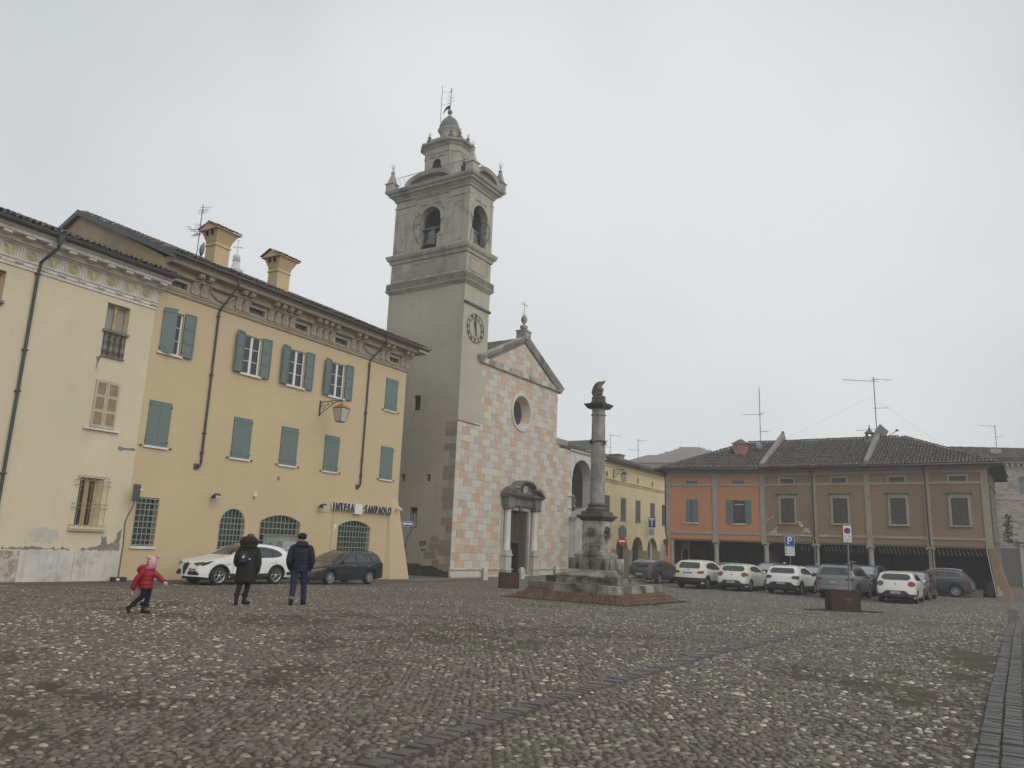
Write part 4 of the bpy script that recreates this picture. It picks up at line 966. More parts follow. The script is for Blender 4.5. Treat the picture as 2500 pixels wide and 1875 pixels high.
b = MB(); b.sweep([(-.05,5.25),(-.72,5.27),(-.80,5.36),(-.92,5.42),(-.94,5.50),(-.05,5.50)], 5.85, 11.12); b.build('portal_cornice', PTD, portal)
def pedi(o):
    c = [(5.85+o,5.50)]
    c += [(8.485-2.62+.0+o+(1.0)*t, 5.5+(.62-o)*math.sin(t*pi/2)) for t in (.15,.3,.5,.75,1)]
    c += [(8.485+(1.30-o*.5)*math.cos(a), 5.97-o*.5+(.66-o*.5)*math.sin(a)) for a in [pi-pi*k/10 for k in range(0, 11)]]
    c += [(8.485+2.62-o-1.0*t, 5.5+(.62-o)*math.sin(t*pi/2)) for t in (1,.75,.5,.3,.15)]
    return c+[(11.12-o,5.50)]
A, B_ = pedi(0), pedi(.17); m = min(len(A), len(B_))
b = MB()
for i in range(m-1):
    q = [A[i], A[i+1], B_[i+1], B_[i]]; b.add([(p[0], -.92, p[1]) for p in q]+[(p[0], -.02, p[1]) for p in q], [(0,1,2,3),(0,4,5,1),(1,5,6,2),(2,6,7,3),(3,7,4,0)])
b.build('curved_pediment', PTD, portal, 35)
b = MB(); b.prism(B_, -.45, -.03); b.build('tympanum', PTD, portal)
b = MB()
for a in range(9):
    t = pi*a/8; b.tube([(8.45+.08*math.cos(t), -.5, 5.86), (8.45+.36*math.cos(t), -.62, 5.86+.36*math.sin(t))], .05, 6, .09)
st = len(b.v); b.lathe([(.05,5.52),(.26,5.62),(.28,5.82),(.16,6.0),(.05,6.1)], (8.45,-.52), 12, 1, .6)
for s_ in (-1, 1):
    b.tube([(8.45+s_*(.3+.1*math.cos(i*.6)*(1-i/14)), -.55, 5.75+.12*math.sin(i*.6)) for i in range(12)], .045, 6)
    b.tube([(8.45+s_*.5,-.55,5.6),(8.45+s_*.75,-.55,5.72),(8.45+s_*1.05,-.52,5.58)], .07, 6)
b.build('shell_carving', mat('carving_stone', (.32,.295,.255), .85, .25, 5, (.14,.13,.12)), portal, True)
DW = mat('door_wood', (.060,.036,.026), .55, .25, 4, bmp=.2, bs=30)
b = MB(); b.box(7.06,9.9,.30,.34,1.9,4.3); door = b.build('door', DW, portal)
b = MB(); b.box(9.19,9.9,.30,.34,-.6,1.9); b.build('door_leaf', DW, door)
b = MB(); b.box(7.06,9.9,.27,.30,1.86,1.95); b.box(9.17,9.25,.27,.30,-.6,1.86); b.build('door_rail', DW, door)
for i in range(4):
    for z0, z1 in ((3.62,4.22),(2.85,3.5),(2.08,2.75)):
        x = 7.12+.695*i; b = MB(); b.bbox((x+.3,.285,(z0+z1)/2), .52,.05,z1-z0); b.bbox((x+.3,.25,(z0+z1)/2), .30,.03,z1-z0-.22); b.build('door_panel', DW, door)
for i in range(1):
    for z0, z1 in ((1.05,1.75),(.25,.95),(-.45,.15)):
        x = 9.29+.6*i; b = MB(); b.bbox((x+.26,.292,(z0+z1)/2), .46,.03,z1-z0); b.bbox((x+.26,.272,(z0+z1)/2), .28,.02,z1-z0-.2); b.build('door_panel', DW, door)
b = MB(); b.box(7.06,9.2,.9,.95,-.6,1.9); b.box(7.06,9.9,.36,.40,1.9,4.3); b.box(7.061,7.2,.35,.95,-.6,1.9); b.box(9.2,9.22,.35,.95,-.6,1.9); b.build('vestibule', DARK, door)
b = MB(); b.box(6.9,10.1,-.35,.3,-.95,-.5); b.build('door_step', PLS, portal)
# nave roof behind
b = MB(); b.box(2.72,14.34,.95,1.1,10,14.9); b.box(2.72,2.78,.6,26,10,14.9); b.build('nave_wall', mat('church_plaster', (.36,.33,.28), .9), church)
roof_deck(church, [(2.3,.26,15.2),(8.5,.26,18.12),(8.5,26,18.12),(2.3,26,15.2)], name='nave_roof_deck'); roof_deck(church, [(8.5,.26,18.12),(14.8,.26,15.1),(14.8,26,15.1),(8.5,26,18.12)], name='nave_roof_deck')
def side_tiles(parent, xe, ze, xr, zr, y0, y1, step=.24, row=.42, name='nave_roof_tiles'):
    """tiles on a slope that runs up along x, laid between y0 and y1"""
    st = MB(); tm = coppo(row*1.12, step*.42); tv = [Vector(v) for v in tm.v]; sl = math.hypot(xr-xe, zr-ze); ang = math.atan2(zr-ze, abs(xr-xe)); sg = 1 if xr > xe else -1
    for j in range(int(sl/row)):
        for i in range(int((y1-y0)/step)):
            s0 = j*row; x = xe+sg*math.cos(ang)*s0; z = ze+math.sin(ang)*s0+.03; y = y0+(i+.5)*step
            M = Matrix.Translation((x, y+random.gauss(0,.008), z+random.gauss(0,.006))) @ Matrix.Rotation(-sg*pi/2+random.gauss(0,.03), 4, 'Z') @ Matrix.Rotation(ang+random.gauss(0,.02), 4, 'X')
            st.add([M @ v for v in tv], tm.f)
    st.build(name, TILE, parent, True, kind='stuff')
side_tiles(church, 2.5, 15.28, 8.5, 18.15, .3, 22)
# ------------------------------------------------------------------ bell tower
TWR = mat('tower_plaster', (.38,.35,.285), .92, .10, .35, (.31,.28,.225), (.42,.7), .25, 30, streak=.22, stc=(.17,.155,.135), st_sc=.6)
TWF = mat('tower_front_plaster', (.37,.345,.275), .92, .10, .5, (.33,.31,.25), (.45,.72), .25, 30, streak=.18, stc=(.2,.185,.155), st_sc=.6)
TWU = mat('tower_upper_plaster', (.36,.335,.275), .9, .14, .7, (.19,.18,.155), (.5,.68), .35, 22, streak=.5, stc=(.10,.098,.09), st_sc=.7)
TWD = mat('tower_dark_band', (.14,.135,.12), .92, .3, 1.5, (.25,.235,.2), (.55,.75), .5, 20)
tower = CH.root('bell_tower', label='tall grey plastered bell tower with clock, bell openings and small domed lantern', cat='tower')
def L(o): o.rotation_euler = (0, 0, -pi/2); return o
W_, D_ = 3.25, 7.2
b = MB(); b.wall(rect(-D_,0,-.95,20.25), [seg_arch(-4.1,-3.42,10.98,12.02,12.12,6), rect(-4.78,-4.42,5.88,6.38), rect(-2.48,-2.1,5.86,6.34), rect(-3.80,-3.08,2.6,4.03)], 0, .3)
L(b.build('shaft_side', TWR, tower))
for (a0,a1,z0,z1) in ((-4.1,-3.42,10.98,12.1),(-4.78,-4.42,5.88,6.38),(-2.48,-2.1,5.86,6.34),(-3.80,-3.08,2.6,4.03)):
    b = MB(); b.box(a0,a1,.28,.30,z0,z1); L(b.build('slit_window', DARK, tower))
b = MB(); b.box(-3.75,-3.12,.1,.14,2.6,3.75); L(b.build('window_panel', mat('panel_lead', (.10,.105,.11), .7), tower))
b = MB(); b.box(0,W_,.005,.03,10.06,20.25); b.build('shaft_front', TWF, tower)
b = MB(); b.box(W_-.01,W_,.03,D_,10,20.25); b.box(0,W_,D_-.02,D_,-.9,20.25); b.build('shaft_back', TWR, tower)
b = MB(); b.sweep([(.005,10.04),(-.03,10.05),(-.05,10.11),(.005,10.13)], -.06, 2.70); b.build('offset_ledge', TWD, tower)
# corner stones on the left side
zz = 10.0; k = 0
while zz > -.3:
    wd = (1.05,.95,.5,1.0,.55,.6,1.0,1.1,.5,.95)[k % 10]*random.uniform(.95,1.05); pk = (k % 10) not in (2, 5, 8); h = RH-.015
    b = MB(); b.prism([(-wd,zz-h),(0,zz-h),(0,zz),(-wd,zz)], -.012, .0); L(b.build('corner_stone', mat('quoin_pink', (.27,.205,.155), .8, .15, 1.5, (.22,.19,.15), rnd=.12) if pk else mat('quoin_grey', (.29,.28,.245), .8, .12, 1.5, rnd=.1), tower)); zz -= RH; k += 1
for (x0,x1,z0,z1) in ((-1.75,-1.05,1.62,2.12),(-2.3,-1.2,.55,1.05),(-1.9,-1.0,1.1,1.58),(-1.55,-.98,-.1,.5)):
    b = MB(); b.box(x0,x1,-.006,0,z0,z1); L(b.build('corner_stone', MATS['quoin_pink'], tower))
def lblob(pts, m, y=-.008, nm='stain'):
    q = []
    for i, (a, c) in enumerate(pts):
        (a2, c2) = pts[(i+1)%len(pts)]; n = max(2, int(math.hypot(a2-a, c2-c)/.07))
        for j in range(n): q.append((a+(a2-a)*j/n+random.gauss(0,.02), c+(c2-c)*j/n+random.gauss(0,.025)))
    b = MB(); b.prism(q, y, 0); return L(b.build(nm, m, tower))
lblob([(-5.0,-.7),(0,-.7),(0,-.25),(-.5,-.2),(-1.0,-.1),(-1.6,.12),(-2.2,.05),(-2.9,.22),(-3.5,.15),(-4.2,.3),(-5.0,.25)], mat('moss_base', (.045,.048,.032), .95, .4, 3), -.014, 'moss_band')
lblob([(-2.75,1.75),(-2.15,1.75),(-2.12,1.45),(-2.3,1.38),(-2.7,1.4)], mat('bare_brick', (.13,.085,.06), .95, .35, 9, (.2,.17,.13), (.45,.6)), -.006, 'bare_patch')
lblob([(-2.6,1.22),(-2.1,1.2),(-2.12,1.05),(-2.5,1.1)], MATS['bare_brick'], -.006, 'bare_patch')
def loops(mb, prof, x0, x1, y0, y1, close=True):
    vs = []; n = len(prof)
    for o, z in prof: vs += [(x0-o,y0-o,z),(x1+o,y0-o,z),(x1+o,y1+o,z),(x0-o,y1+o,z)]
    fs = [(j*4+i, j*4+(i+1)%4, (j+1)*4+(i+1)%4, (j+1)*4+i) for j in range(n-1) for i in range(4)]
    if close: fs += [(0,3,2,1), tuple((n-1)*4+i for i in range(4))]
    return mb.add(vs, fs)
loops(MB(), [(0,20.15),(.06,20.22),(.18,20.36),(.24,20.42),(.24,20.48),(0,20.49)], 0, W_, 0, D_).build('lower_moulding', TWU, tower)
loops(MB(), [(0,20.49),(.20,20.491),(.20,21.02),(.02,21.04)], 0, W_, 0, D_).build('dark_band', TWD, tower)
loops(MB(), [(-.02,21.03),(-.02,22.66)], 0, W_, 0, D_).build('pedestal_storey', TWU, tower)
loops(MB(), [(-.02,22.60),(.08,22.64),(.12,22.80),(.14,22.85),(.25,22.95),(.30,23.05),(.35,23.20),(.35,23.28),(0,23.34)], 0, W_, 0, D_).build('belfry_ledge', TWU, tower)
def pframe(x0, x1, z0, z1, y, m=TWU, t=.05, pr=.03, left=True, nm='panel_frame', fill=None):
    b = MB(); b.box(x0-t,x1+t,y-pr,y,z1,z1+t); b.box(x0-t,x1+t,y-pr,y,z0-t,z0); b.box(x0-t,x0,y-pr,y,z0,z1); b.box(x1,x1+t,y-pr,y,z0,z1)
    o = b.build(nm, m, tower); 
    if left: L(o)
    if fill:
        b = MB(); b.box(x0,x1,y-.006,y,z0,z1); p = b.build('panel', fill, o)
for a in ((-1.37,-.62),(-5.05,-2.7),(-6.9,-6.18)): pframe(a[0], a[1], 21.42, 22.36, .02, fill=mat('panel_grey', (.27,.26,.225), .9, .12, 1.5, (.2,.19,.17), (.5,.7)))
pframe(.62, 2.62, 21.42, 22.36, .02, left=False, fill=mat('panel_ochre', (.335,.285,.22), .9, .1, 1.5))
for x0, x1 in ((-6.05,-4.7),(-2.7,-1.33)): pframe(x0, x1, 19.0, 20.08, -.0, m=TWR, t=.012, pr=.012)
pframe(1.0, 2.2, 19.0, 20.0, .005, m=TWF, t=.012, pr=.012, left=False)
b = MB(); b.sweep([(.005,18.68),(-.07,18.70),(-.12,18.76),(-.14,18.86),(.005,18.88)], -.04, W_+.1); b.build('clock_ledge', TWD, tower)
# belfry
OPL = seg_arch(-4.60,-2.62,23.34,25.85,26.84,12); OPR = seg_arch(.55,2.50,23.34,25.75,26.72,12)
b = MB(); b.wall(rect(-D_+.05,-.05,23.3,27.95), [OPL], .05, .55); L(b.build('belfry_side', TWU, tower))
b = MB(); b.wall(rect(.05,W_-.05,23.3,27.95), [OPR], .05, .55); b.build('belfry_front', TWU, tower)
b = MB(); b.box(W_-.06,W_-.05,.05,D_-.05,23.3,27.95); b.box(.05,W_-.05,D_-.06,D_-.05,23.3,27.95); b.box(.1,W_-.1,.1,D_-.1,23.30,23.36); b.box(.1,W_-.1,.1,D_-.1,27.8,27.9); b.build('belfry_back', TWR, tower)
b = MB(); b.box(W_-.62,W_-.60,.7,D_-.62,23.37,27.79); b.box(.61,W_-.62,D_-.64,D_-.62,23.37,27.79); b.box(.1,W_-.1,.1,D_-.1,27.75,27.79); b.box(.62,.64,4.4,D_-.62,23.37,27.79); b.box(.62,.64,.7,2.6,23.37,27.79); b.build('belfry_interior', mat('belfry_inside', (.05,.055,.055), .95, .2, 1.5), tower)
def archband(x0, x1, zs, rise, t, y, left, m=TWU, nm='arch_moulding'):
    w2 = (x1-x0)/2; c = (x0+x1)/2; b = MB(); n = 14
    A = [(c+w2*math.cos(pi*k/n), zs+rise*math.sin(pi*k/n)) for k in range(n+1)]; B = [(c+(w2+t)*math.cos(pi*k/n), zs+(rise+t)*math.sin(pi*k/n)) for k in range(n+1)]
    for k in range(n):
        q = [A[k],A[k+1],B[k+1],B[k]]; b.add([(p[0],y-.07,p[1]) for p in q]+[(p[0],y,p[1]) for p in q], [(0,1,2,3),(0,4,5,1),(1,5,6,2),(2,6,7,3),(3,7,4,0)])
    for s in (x0-t-.02, x1): b.box(s, s+t+.02, y-.09, y, zs-.22, zs)
    b.box(c-.13,c+.13,y-.12,y,zs+rise-.02,zs+rise+t+.12)
    o = b.build(nm, m, tower); 
    if left: L(o)
archband(-4.60,-2.62,25.85,.99,.22,.05,True); archband(.55,2.50,25.75,.97,.2,.05,False)
for left, (xa, xb), (pa, pb), pil in ((True,(-4.60,-2.62),((-1.34,-.62),(-6.9,-6.15)),((-.45,-.05),(-1.85,-1.5),(-5.6,-5.25),(-7.15,-6.98))),(False,(.55,2.50),(None,None),((.05,.32),(2.9,3.2)))):
    for p0, p1 in ((pa, pb) if pa else ()): pframe(p0, p1, 23.75, 26.75, .05, left=left)
    for p0, p1 in pil:
        b = MB(); b.box(p0,p1,.01,.05,23.34,27.3); o = b.build('pilaster', TWU, tower); L(o) if left else None
    b = MB()                                          # stepped frame over the arch
    c = (xa+xb)/2; st = [(c-1.35,25.3),(c-1.35,26.6),(c-.95,26.6),(c-.95,27.12),(c+.95,27.12),(c+.95,26.6),(c+1.35,26.6),(c+1.35,25.3)] if left else [(c-.95,25.3),(c-.95,26.5),(c-.7,26.5),(c-.7,27.05),(c+.7,27.05),(c+.7,26.5),(c+.95,26.5),(c+.95,25.3)]
    for (x1,z1),(x2,z2) in zip(st[:-1], st[1:]):
        b.box(min(x1,x2)-.03,max(x1,x2)+.03,-.01,.05,min(z1,z2)-.03,max(z1,z2)+.03)
    for (x0,x1) in ((xa-.14,xa+.10),(xb-.20,xb+.12)): b.box(x0,x1,-.06,.22,23.34,24.35); b.box(x0-.04,x1+.04,-.1,.26,24.35,24.45); b.box((x0+x1)/2-.05,(x0+x1)/2+.05,-.02,.12,24.45,24.65)
    o = b.build('opening_frame', TWU, tower); L(o) if left else None
def archi(y0, y1, left):
    b = MB(); b.box(y0,y1,-.02,.05,27.28,27.40); o = b.build('architrave', TWU, tower); L(o) if left else None
archi(-D_-.02,-5.2,True); archi(-1.85,.02,True); archi(-.02,.42,False); archi(2.85,W_+.02,False)
b = MB(); b.box(-5.2,-5.1,-.02,.05,27.28,27.85); b.box(-1.95,-1.85,-.02,.05,27.28,27.85); b.box(-5.1,-1.95,-.02,.05,27.74,27.85); L(b.build('architrave', TWU, tower))
loops(MB(), [(-.05,27.85),(.05,27.88),(.10,28.02),(.20,28.12),(.24,28.20),(.42,28.28),(.46,28.42),(.60,28.50),(.66,28.64),(.68,28.70),(0,28.80)], 0, W_, 0, D_).build('main_cornice', TWU, tower)
# bells
BRZ = mat('bell_bronze', (.105,.098,.075), .6, .25, 3, (.14,.135,.11), (.5,.7), bmp=.1, metal=.5)
def bell(cx, cy, z, s, rz, label):
    r = CH.root('bell', cx, cy, z, label=label, cat='bell', group='bells in the belfry openings')
    b = MB(); b.lathe([(.60*s,0),(.61*s,.05*s),(.50*s,.22*s),(.42*s,.45*s),(.37*s,.72*s),(.36*s,.98*s),(.28*s,1.08*s),(.10*s,1.10*s)], n=20); b.build('bell_body', BRZ, r, 40)
    b = MB(); b.lathe([(.60*s,.0),(.55*s,.05),(.40*s,.4*s),(.1,.9*s)], n=20); b.build('bell_inside', DARK, r, True)
    b = MB(); b.tube([(0,0,.9*s),(0,0,.0)], .03, 6); b.lathe([(.02,-.12),(.09,-.06),(.09,.04),(.02,.1)], n=8); b.build('clapper', IRON, r)
    c, sn = math.cos(rz), math.sin(rz)
    b = MB(); b.bbox((0,0,1.42*s), 1.7*s,.14,.18, rz); b.bbox((0,0,1.25*s), .3*s,.12,.3*s, rz); b.build('yoke', mat('yoke_paint', (.07,.095,.085), .6), r)
    b = MB(); R_ = 1.15*s; x0 = .82*s; ct = Vector((c*x0, sn*x0, 1.3*s)); e1 = Vector((-sn, c, 0)); e2 = Vector((0,0,1))
    b.tube([ct+e1*R_*math.cos(2*pi*k/30)+e2*R_*math.sin(2*pi*k/30) for k in range(31)], .04, 5)
    for k in range(8): b.tube([ct, ct+e1*R_*math.cos(pi*k/4)+e2*R_*math.sin(pi*k/4)], .016, 4)
    b.build('bell_wheel', mat('wheel_iron', (.09,.092,.09), .6), r)
    return r
bell(.45, 3.62, 23.66, 1.12, pi/2, 'large bronze bell with spoked wheel in the wide side opening of the tower')
bell(1.5, .62, 23.6, .9, 0, 'smaller bell with wheel in the clock side opening of the tower')
# curved pediments
def curved(c, w2, rise, y0, left):
    b = MB(); n = 18
    A = [(c+w2*math.cos(pi*k/n), 28.62+rise*math.sin(pi*k/n)**.85) for k in range(n+1)]; B = [(c+(w2-.36)*math.cos(pi*k/n), 28.62+(rise-.28)*math.sin(pi*k/n)**.85) for k in range(n+1)]
    for k in range(n):
        q = [B[k],B[k+1],A[k+1],A[k]]; b.add([(p[0],y0+(.1 if j < 2 else 0),p[1]) for j, p in enumerate(q)]+[(p[0],.9,p[1]) for p in q], [(0,1,2,3),(0,4,5,1),(1,5,6,2),(2,6,7,3),(3,7,4,0)])
    o = b.build('curved_gable', TWU, tower, 35); b = MB(); b.prism(B, y0+.35, y0+.5); p = b.build('gable_field', TWD, o)
    if left: L(o)
curved(-3.62, 2.3, 1.02, -.62, True); curved(1.62, 1.62, 1.05, -.62, False)
b = MB(); b.box(-.1,W_+.1,-.1,D_+.1,28.7,28.9); b.build('roof_slab', TWU, tower)
# corner obelisks
for (x, y) in ((-.28,-.28),(W_+.28,-.28),(-.28,D_+.28),(W_+.28,D_+.28)):
    b = MB(); b.bbox((x,y,29.02), .70,.70,.66); b.bbox((x,y,29.38), .84,.84,.08); b.build('obelisk_base', TWU, tower)
    b = MB(); st = len(b.v); b.lathe([(.42,29.42),(.13,30.30),(.14,30.34),(.18,30.44),(.09,30.56)], (x,y), 4, ph=.5); b.build('obelisk', TWU, tower)
    b = MB(); b.tube([(x,y,30.5),(x,y,31.25)], .02, 4)
    for k in range(4):
        a = k*pi/2; b.tube([(x,y,30.8),(x+.14*math.cos(a),y+.14*math.sin(a),30.9),(x+.24*math.cos(a),y+.24*math.sin(a),31.12)], .02, 4, .008); b.tube([(x,y,30.66),(x+.16*math.cos(a+.8),y+.16*math.sin(a+.8),30.76)], .02, 4, .008)
    b.build('iron_flower', IRON, tower)
# railing
RL = mat('rail_iron', (.075,.075,.075), .6, bmp=0)
rr = [(-.25,.1),(-.25,D_-.1)], [(.1,-.25),(W_-.1,-.25)]
for (p, q) in rr:
    b = MB(); b.tube([(*p,29.85),(*q,29.85)], .022, 5); n = int(math.hypot(q[0]-p[0], q[1]-p[1])/.42)
    for k in range(n+1):
        t = k/n; x, y = p[0]+(q[0]-p[0])*t, p[1]+(q[1]-p[1])*t; b.tube([(x,y,28.7),(x,y,29.85)], .012, 4)
        if k < n:
            dx, dy = (q[0]-p[0])/n, (q[1]-p[1])/n; pts = []
            for j in range(9): s_ = j/8; pts.append((x+dx*(.5+.3*math.sin(s_*2*pi)), y+dy*(.5+.3*math.sin(s_*2*pi)), 29.0+.75*s_))
            b.tube(pts, .010, 4)
    b.build('railing', RL, tower)
# lantern storey: elongated octagon
LX, LY = 1.62, 3.6
def octo(a, b_, c): return [(LX+a,LY-b_+c),(LX+a,LY+b_-c),(LX+a-c,LY+b_),(LX-a+c,LY+b_),(LX-a,LY+b_-c),(LX-a,LY-b_+c),(LX-a+c,LY-b_),(LX+a-c,LY-b_)]
def oloops(prof, nm, m, a=1.22, b_=1.74, c=.60):
    mb = MB(); vs = []; n = len(prof)
    for o, z in prof: vs += [(*p, z) for p in octo(a+o, b_+o, c+o*.59)]
    mb.add(vs, [(j*8+i, j*8+(i+1)%8, (j+1)*8+(i+1)%8, (j+1)*8+i) for j in range(n-1) for i in range(8)]+[tuple(range(8)), tuple((n-1)*8+i for i in range(8))]); return mb.build(nm, m, tower)
oloops([(0,28.9),(0,31.45),(.04,31.47),(.07,31.55),(.02,31.57),(.02,32.0),(.10,32.06),(.18,32.2),(.38,32.28),(.42,32.42),(0,32.6)], 'lantern_storey', TWU)
oloops([(-.35,32.5),(-.32,32.6),(-.32,33.1),(-.40,33.16)], 'lantern_attic', TWU)
AL = seg_arch(-LY-.42,-LY+.42,29.5,30.55,30.97,10); b = MB(); b.prism(AL, LX-1.22-.02, LX-1.22+.05); L(b.build('lantern_opening', DARK, tower)); archband(-LY-.42,-LY+.42,30.55,.42,.12,LX-1.22,True)
AR = seg_arch(LX-.38,LX+.38,29.5,30.55,30.93,10); b = MB(); b.prism(AR, LY-1.74-.02, LY-1.74+.05); b.build('lantern_opening', DARK, tower); archband(LX-.38,LX+.38,30.55,.38,.12,LY-1.74,False)
b = MB(); b.box(-LY-.72,-LY+.72,LX-1.22-.04,LX-1.22,31.2,31.25); L(b.build('panel_line', TWD, tower)); b = MB(); b.box(LX-.5,LX+.5,LY-1.78,LY-1.74,31.2,31.25); b.build('panel_line', TWD, tower)
for p in octo(1.05,1.55,.5):
    r_ = MB(); r_.bbox((*p,32.8), .3,.3,.26); r_.lathe([(.04,32.93),(.05,33.02),(.13,33.1),(.14,33.2),(.05,33.3),(.04,33.36)], p, 8)
    for k in range(5): a = k*1.257; r_.tube([(*p,33.34),(p[0]+.1*math.cos(a),p[1]+.1*math.sin(a),33.46),(p[0]+.08*math.cos(a),p[1]+.08*math.sin(a),33.62)], .022, 4, .008)
    r_.tube([(*p,33.34),(*p,33.66)], .02, 4, .006); r_.build('urn', TWD, tower, 40)
b = MB(); b.lathe([(.74,33.1),(.68,33.6),(.70,33.7),(.80,33.9),(.90,34.02),(.92,34.1)], (LX,LY), 16, .85, 1.05); b.build('drum', TWU, tower, 30)
b = MB(); b.lathe([(.92,34.1),(.86,34.12),(.85,34.3),(.79,34.55),(.68,34.8),(.5,35.02),(.32,35.18),(.16,35.24)], (LX,LY), 18, .85, 1.02); b.build('dome', mat('dome_lead', (.13,.135,.135), .8, .2, 2, (.19,.19,.18), (.5,.7)), tower, 40)
b = MB(); b.lathe([(.18,35.22),(.2,35.3),(.10,35.4),(.09,35.52),(.02,35.58)], (LX,LY), 10); b.build('dome_finial', WST, tower, 40)
b = MB(); b.lathe([(.03,35.5),(.16,35.58),(.20,35.7),(.16,35.83),(.03,35.9)], (LX,LY), 12); b.build('orb', TWD, tower, True)
b = MB(); X, Y = LX, LY
b.tube([(X,Y,35.8),(X,Y,37.9)], .025, 5)
for k, (z, s_) in enumerate(((36.8,.3),(36.95,-.3),(37.1,.26),(37.22,-.24),(36.65,-.28))): b.tube([(X,Y,z-.2),(X+s_*.3,Y-s_*.7,z-.1),(X+s_*.4,Y-s_*.95,z+.15)], .022, 4, .008)
for a in (0, 2.1, 4.2): b.tube([(X, Y+.0, 37.65)]+[(X+.08*math.cos(t), Y-(.16*math.sin(a)+.0)*t/1-.06*math.sin(t*2+a), 37.65+.16*math.cos(a)*t+.03*math.cos(t*3)) for t in (.5,1,1.4)], .02, 4)
b.build('weather_rod', IRON, tower)
b = MB(); b.prism([(-Y-.02,36.35),(-Y-.35,36.32),(-Y-.62,36.05),(-Y-.55,36.1),(-Y-.72,35.72),(-Y-.42,36.02),(-Y-.25,36.05),(-Y-.05,35.95)], X-.015, X+.015); o = L(b.build('weather_vane', IRON, tower)); o.scale = (1,1,1)
b = MB(); X2, Y2 = LX-.4, LY+.62; b.tube([(X2,Y2,34.8),(X2,Y2,38.1)], .022, 5); b.tube([(X2,Y2,37.5),(X,Y,37.5)], .012, 4); b.tube([(X2,Y2,36.3),(X,Y,36.5)], .012, 4); b.build('lightning_rod', IRON, tower)
# clock: a thing on the tower wall
CLK = mat('clock_iron', (.075,.062,.052), .6, .15, 5, bmp=0)
clock = CH.root('tower_clock', 1.52, 0, 17.1, label='open iron clock ring with roman numerals and two hands on the tower', cat='clock')
b = MB(); 
for r_ in (1.08, .76): b.tube([(r_*math.cos(2*pi*k/40), -.05, r_*math.sin(2*pi*k/40)) for k in range(41)], .024, 4, cap=False)
b.build('dial_ring', CLK, clock)
for k, s_ in enumerate(('XII','I','II','III','IIII','V','VI','VII','VIII','IX','X','XI')):
    a = k*pi/6; text(s_, .30, .012, 'numeral', CLK, clock, (.92*math.sin(a), -.05, .92*math.cos(a)), rot=(pi/2, 0, 0) if 0 else (pi/2, a, 0), sx=.72, bold=.008)
def hand(nm, ang, Ls, wd):
    b = MB(); b.prism([(-wd,-.0),(-wd*.5,-.55),(0,-.62),(wd*.5,-.55),(wd,0),(wd*1.3,Ls*.45),(0,Ls),(-wd*1.3,Ls*.45)], -.01, .01); o = b.build(nm, CLK, clock); o.location = (0,-.09-.03*(Ls > .9),0); o.rotation_euler = (0, ang, 0)
hand('hour_hand', R(-17), .72, .07); hand('minute_hand', R(-5), .98, .04)
# ------------------------------------------------------------------ white gateway to the right of the church
GW = mat('gateway_white', (.50,.485,.455), .85, .10, .8, (.36,.345,.32), (.5,.7), .3, 28, streak=.35, stc=(.16,.155,.15))
gw = CH.root('white_gateway', label='white stone wall with tall round arch between the church and the long yellow building', cat='building')
AG = seg_arch(17.35,21.2,-.9,7.75,9.45,16)
b = MB(); b.wall(rect(16.95,23.85,-.9,10.05), [AG], .02, .9); b.build('wall', GW, gw)
b = MB(); b.sweep([(.02,10.0),(-.12,10.02),(-.18,10.12),(-.2,10.2),(.02,10.22)], 16.95, 23.85); b.build('coping', GW, gw)
archm = MB(); n = 16
A = arc(19.275,7.75,1.925,0,180,n,1.70); B = arc(19.275,7.75,2.35,0,180,n,2.1)
for k in range(n):
    q = [A[k],A[k+1],B[k+1],B[k]]; b = MB(); b.add([(p[0],-.03,p[1]) for p in q]+[(p[0],.02,p[1]) for p in q], [(0,1,2,3),(0,4,5,1),(1,5,6,2),(2,6,7,3),(3,7,4,0)]); b.build('arch_stone', GW, gw)
VLT = mat('vault_plaster', (.24,.23,.22), .95, .1, .6)
b = MB(); b.wall(rect(15,25,-.9,12), [seg_arch(16.2,21.6,-.9,5.2,7.4,14)], 4.0, .8); b.box(15,15.1,.9,4,-.9,12); b.box(15,25,.92,4.5,9.9,10.0); b.box(24,25,.92,4,-.9,12); b.box(15,25,8,8.1,-.9,12); b.build('vault', VLT, gw)
b = MB(); b.box(16.95,23.9,.2,3.9,10.22,10.3); b.build('roof_deck', TILE, gw); tile_roof(gw, 17.4, 23.9, .2, 10.3, 4.6, 11.4, .25, .42, first=False)
# small white aedicule
ae = CH.root('gabled_entrance', label='small white gabled stone entrance with a dark door under the tall arch', cat='building')
b = MB(); b.wall([(17.02,-.9),(21.6,-.9),(21.6,4.35),(19.4,5.15),(17.02,4.35)], [rect(18.55,19.6,-.9,2.95)], -.55, .5); b.box(17.02,17.1,-.55,.0,-.9,4.35); b.box(21.5,21.6,-.55,0,-.9,4.35); b.build('wall', GW, ae)
b = MB(); b.add([(16.85,-.72,4.3),(19.4,-.72,5.22),(19.4,.6,5.22),(16.85,.6,4.3),(16.85,-.72,4.12),(19.4,-.72,5.02),(19.4,.6,5.02),(16.85,.6,4.12)], [(0,1,2,3),(0,4,5,1),(4,7,6,5),(0,3,7,4)]); b.add([(21.8,-.72,4.3),(19.4,-.72,5.22),(19.4,.6,5.22),(21.8,.6,4.3),(21.8,-.72,4.12),(19.4,-.72,5.02),(19.4,.6,5.02),(21.8,.6,4.12)], [(0,1,2,3),(0,4,5,1),(4,7,6,5),(0,3,7,4)]); b.build('gable_coping', WST, ae)
b = MB(); b.box(18.55,19.6,-.3,-.25,-.9,2.95); b.build('door', mat('door_grey', (.085,.075,.065), .7), ae)
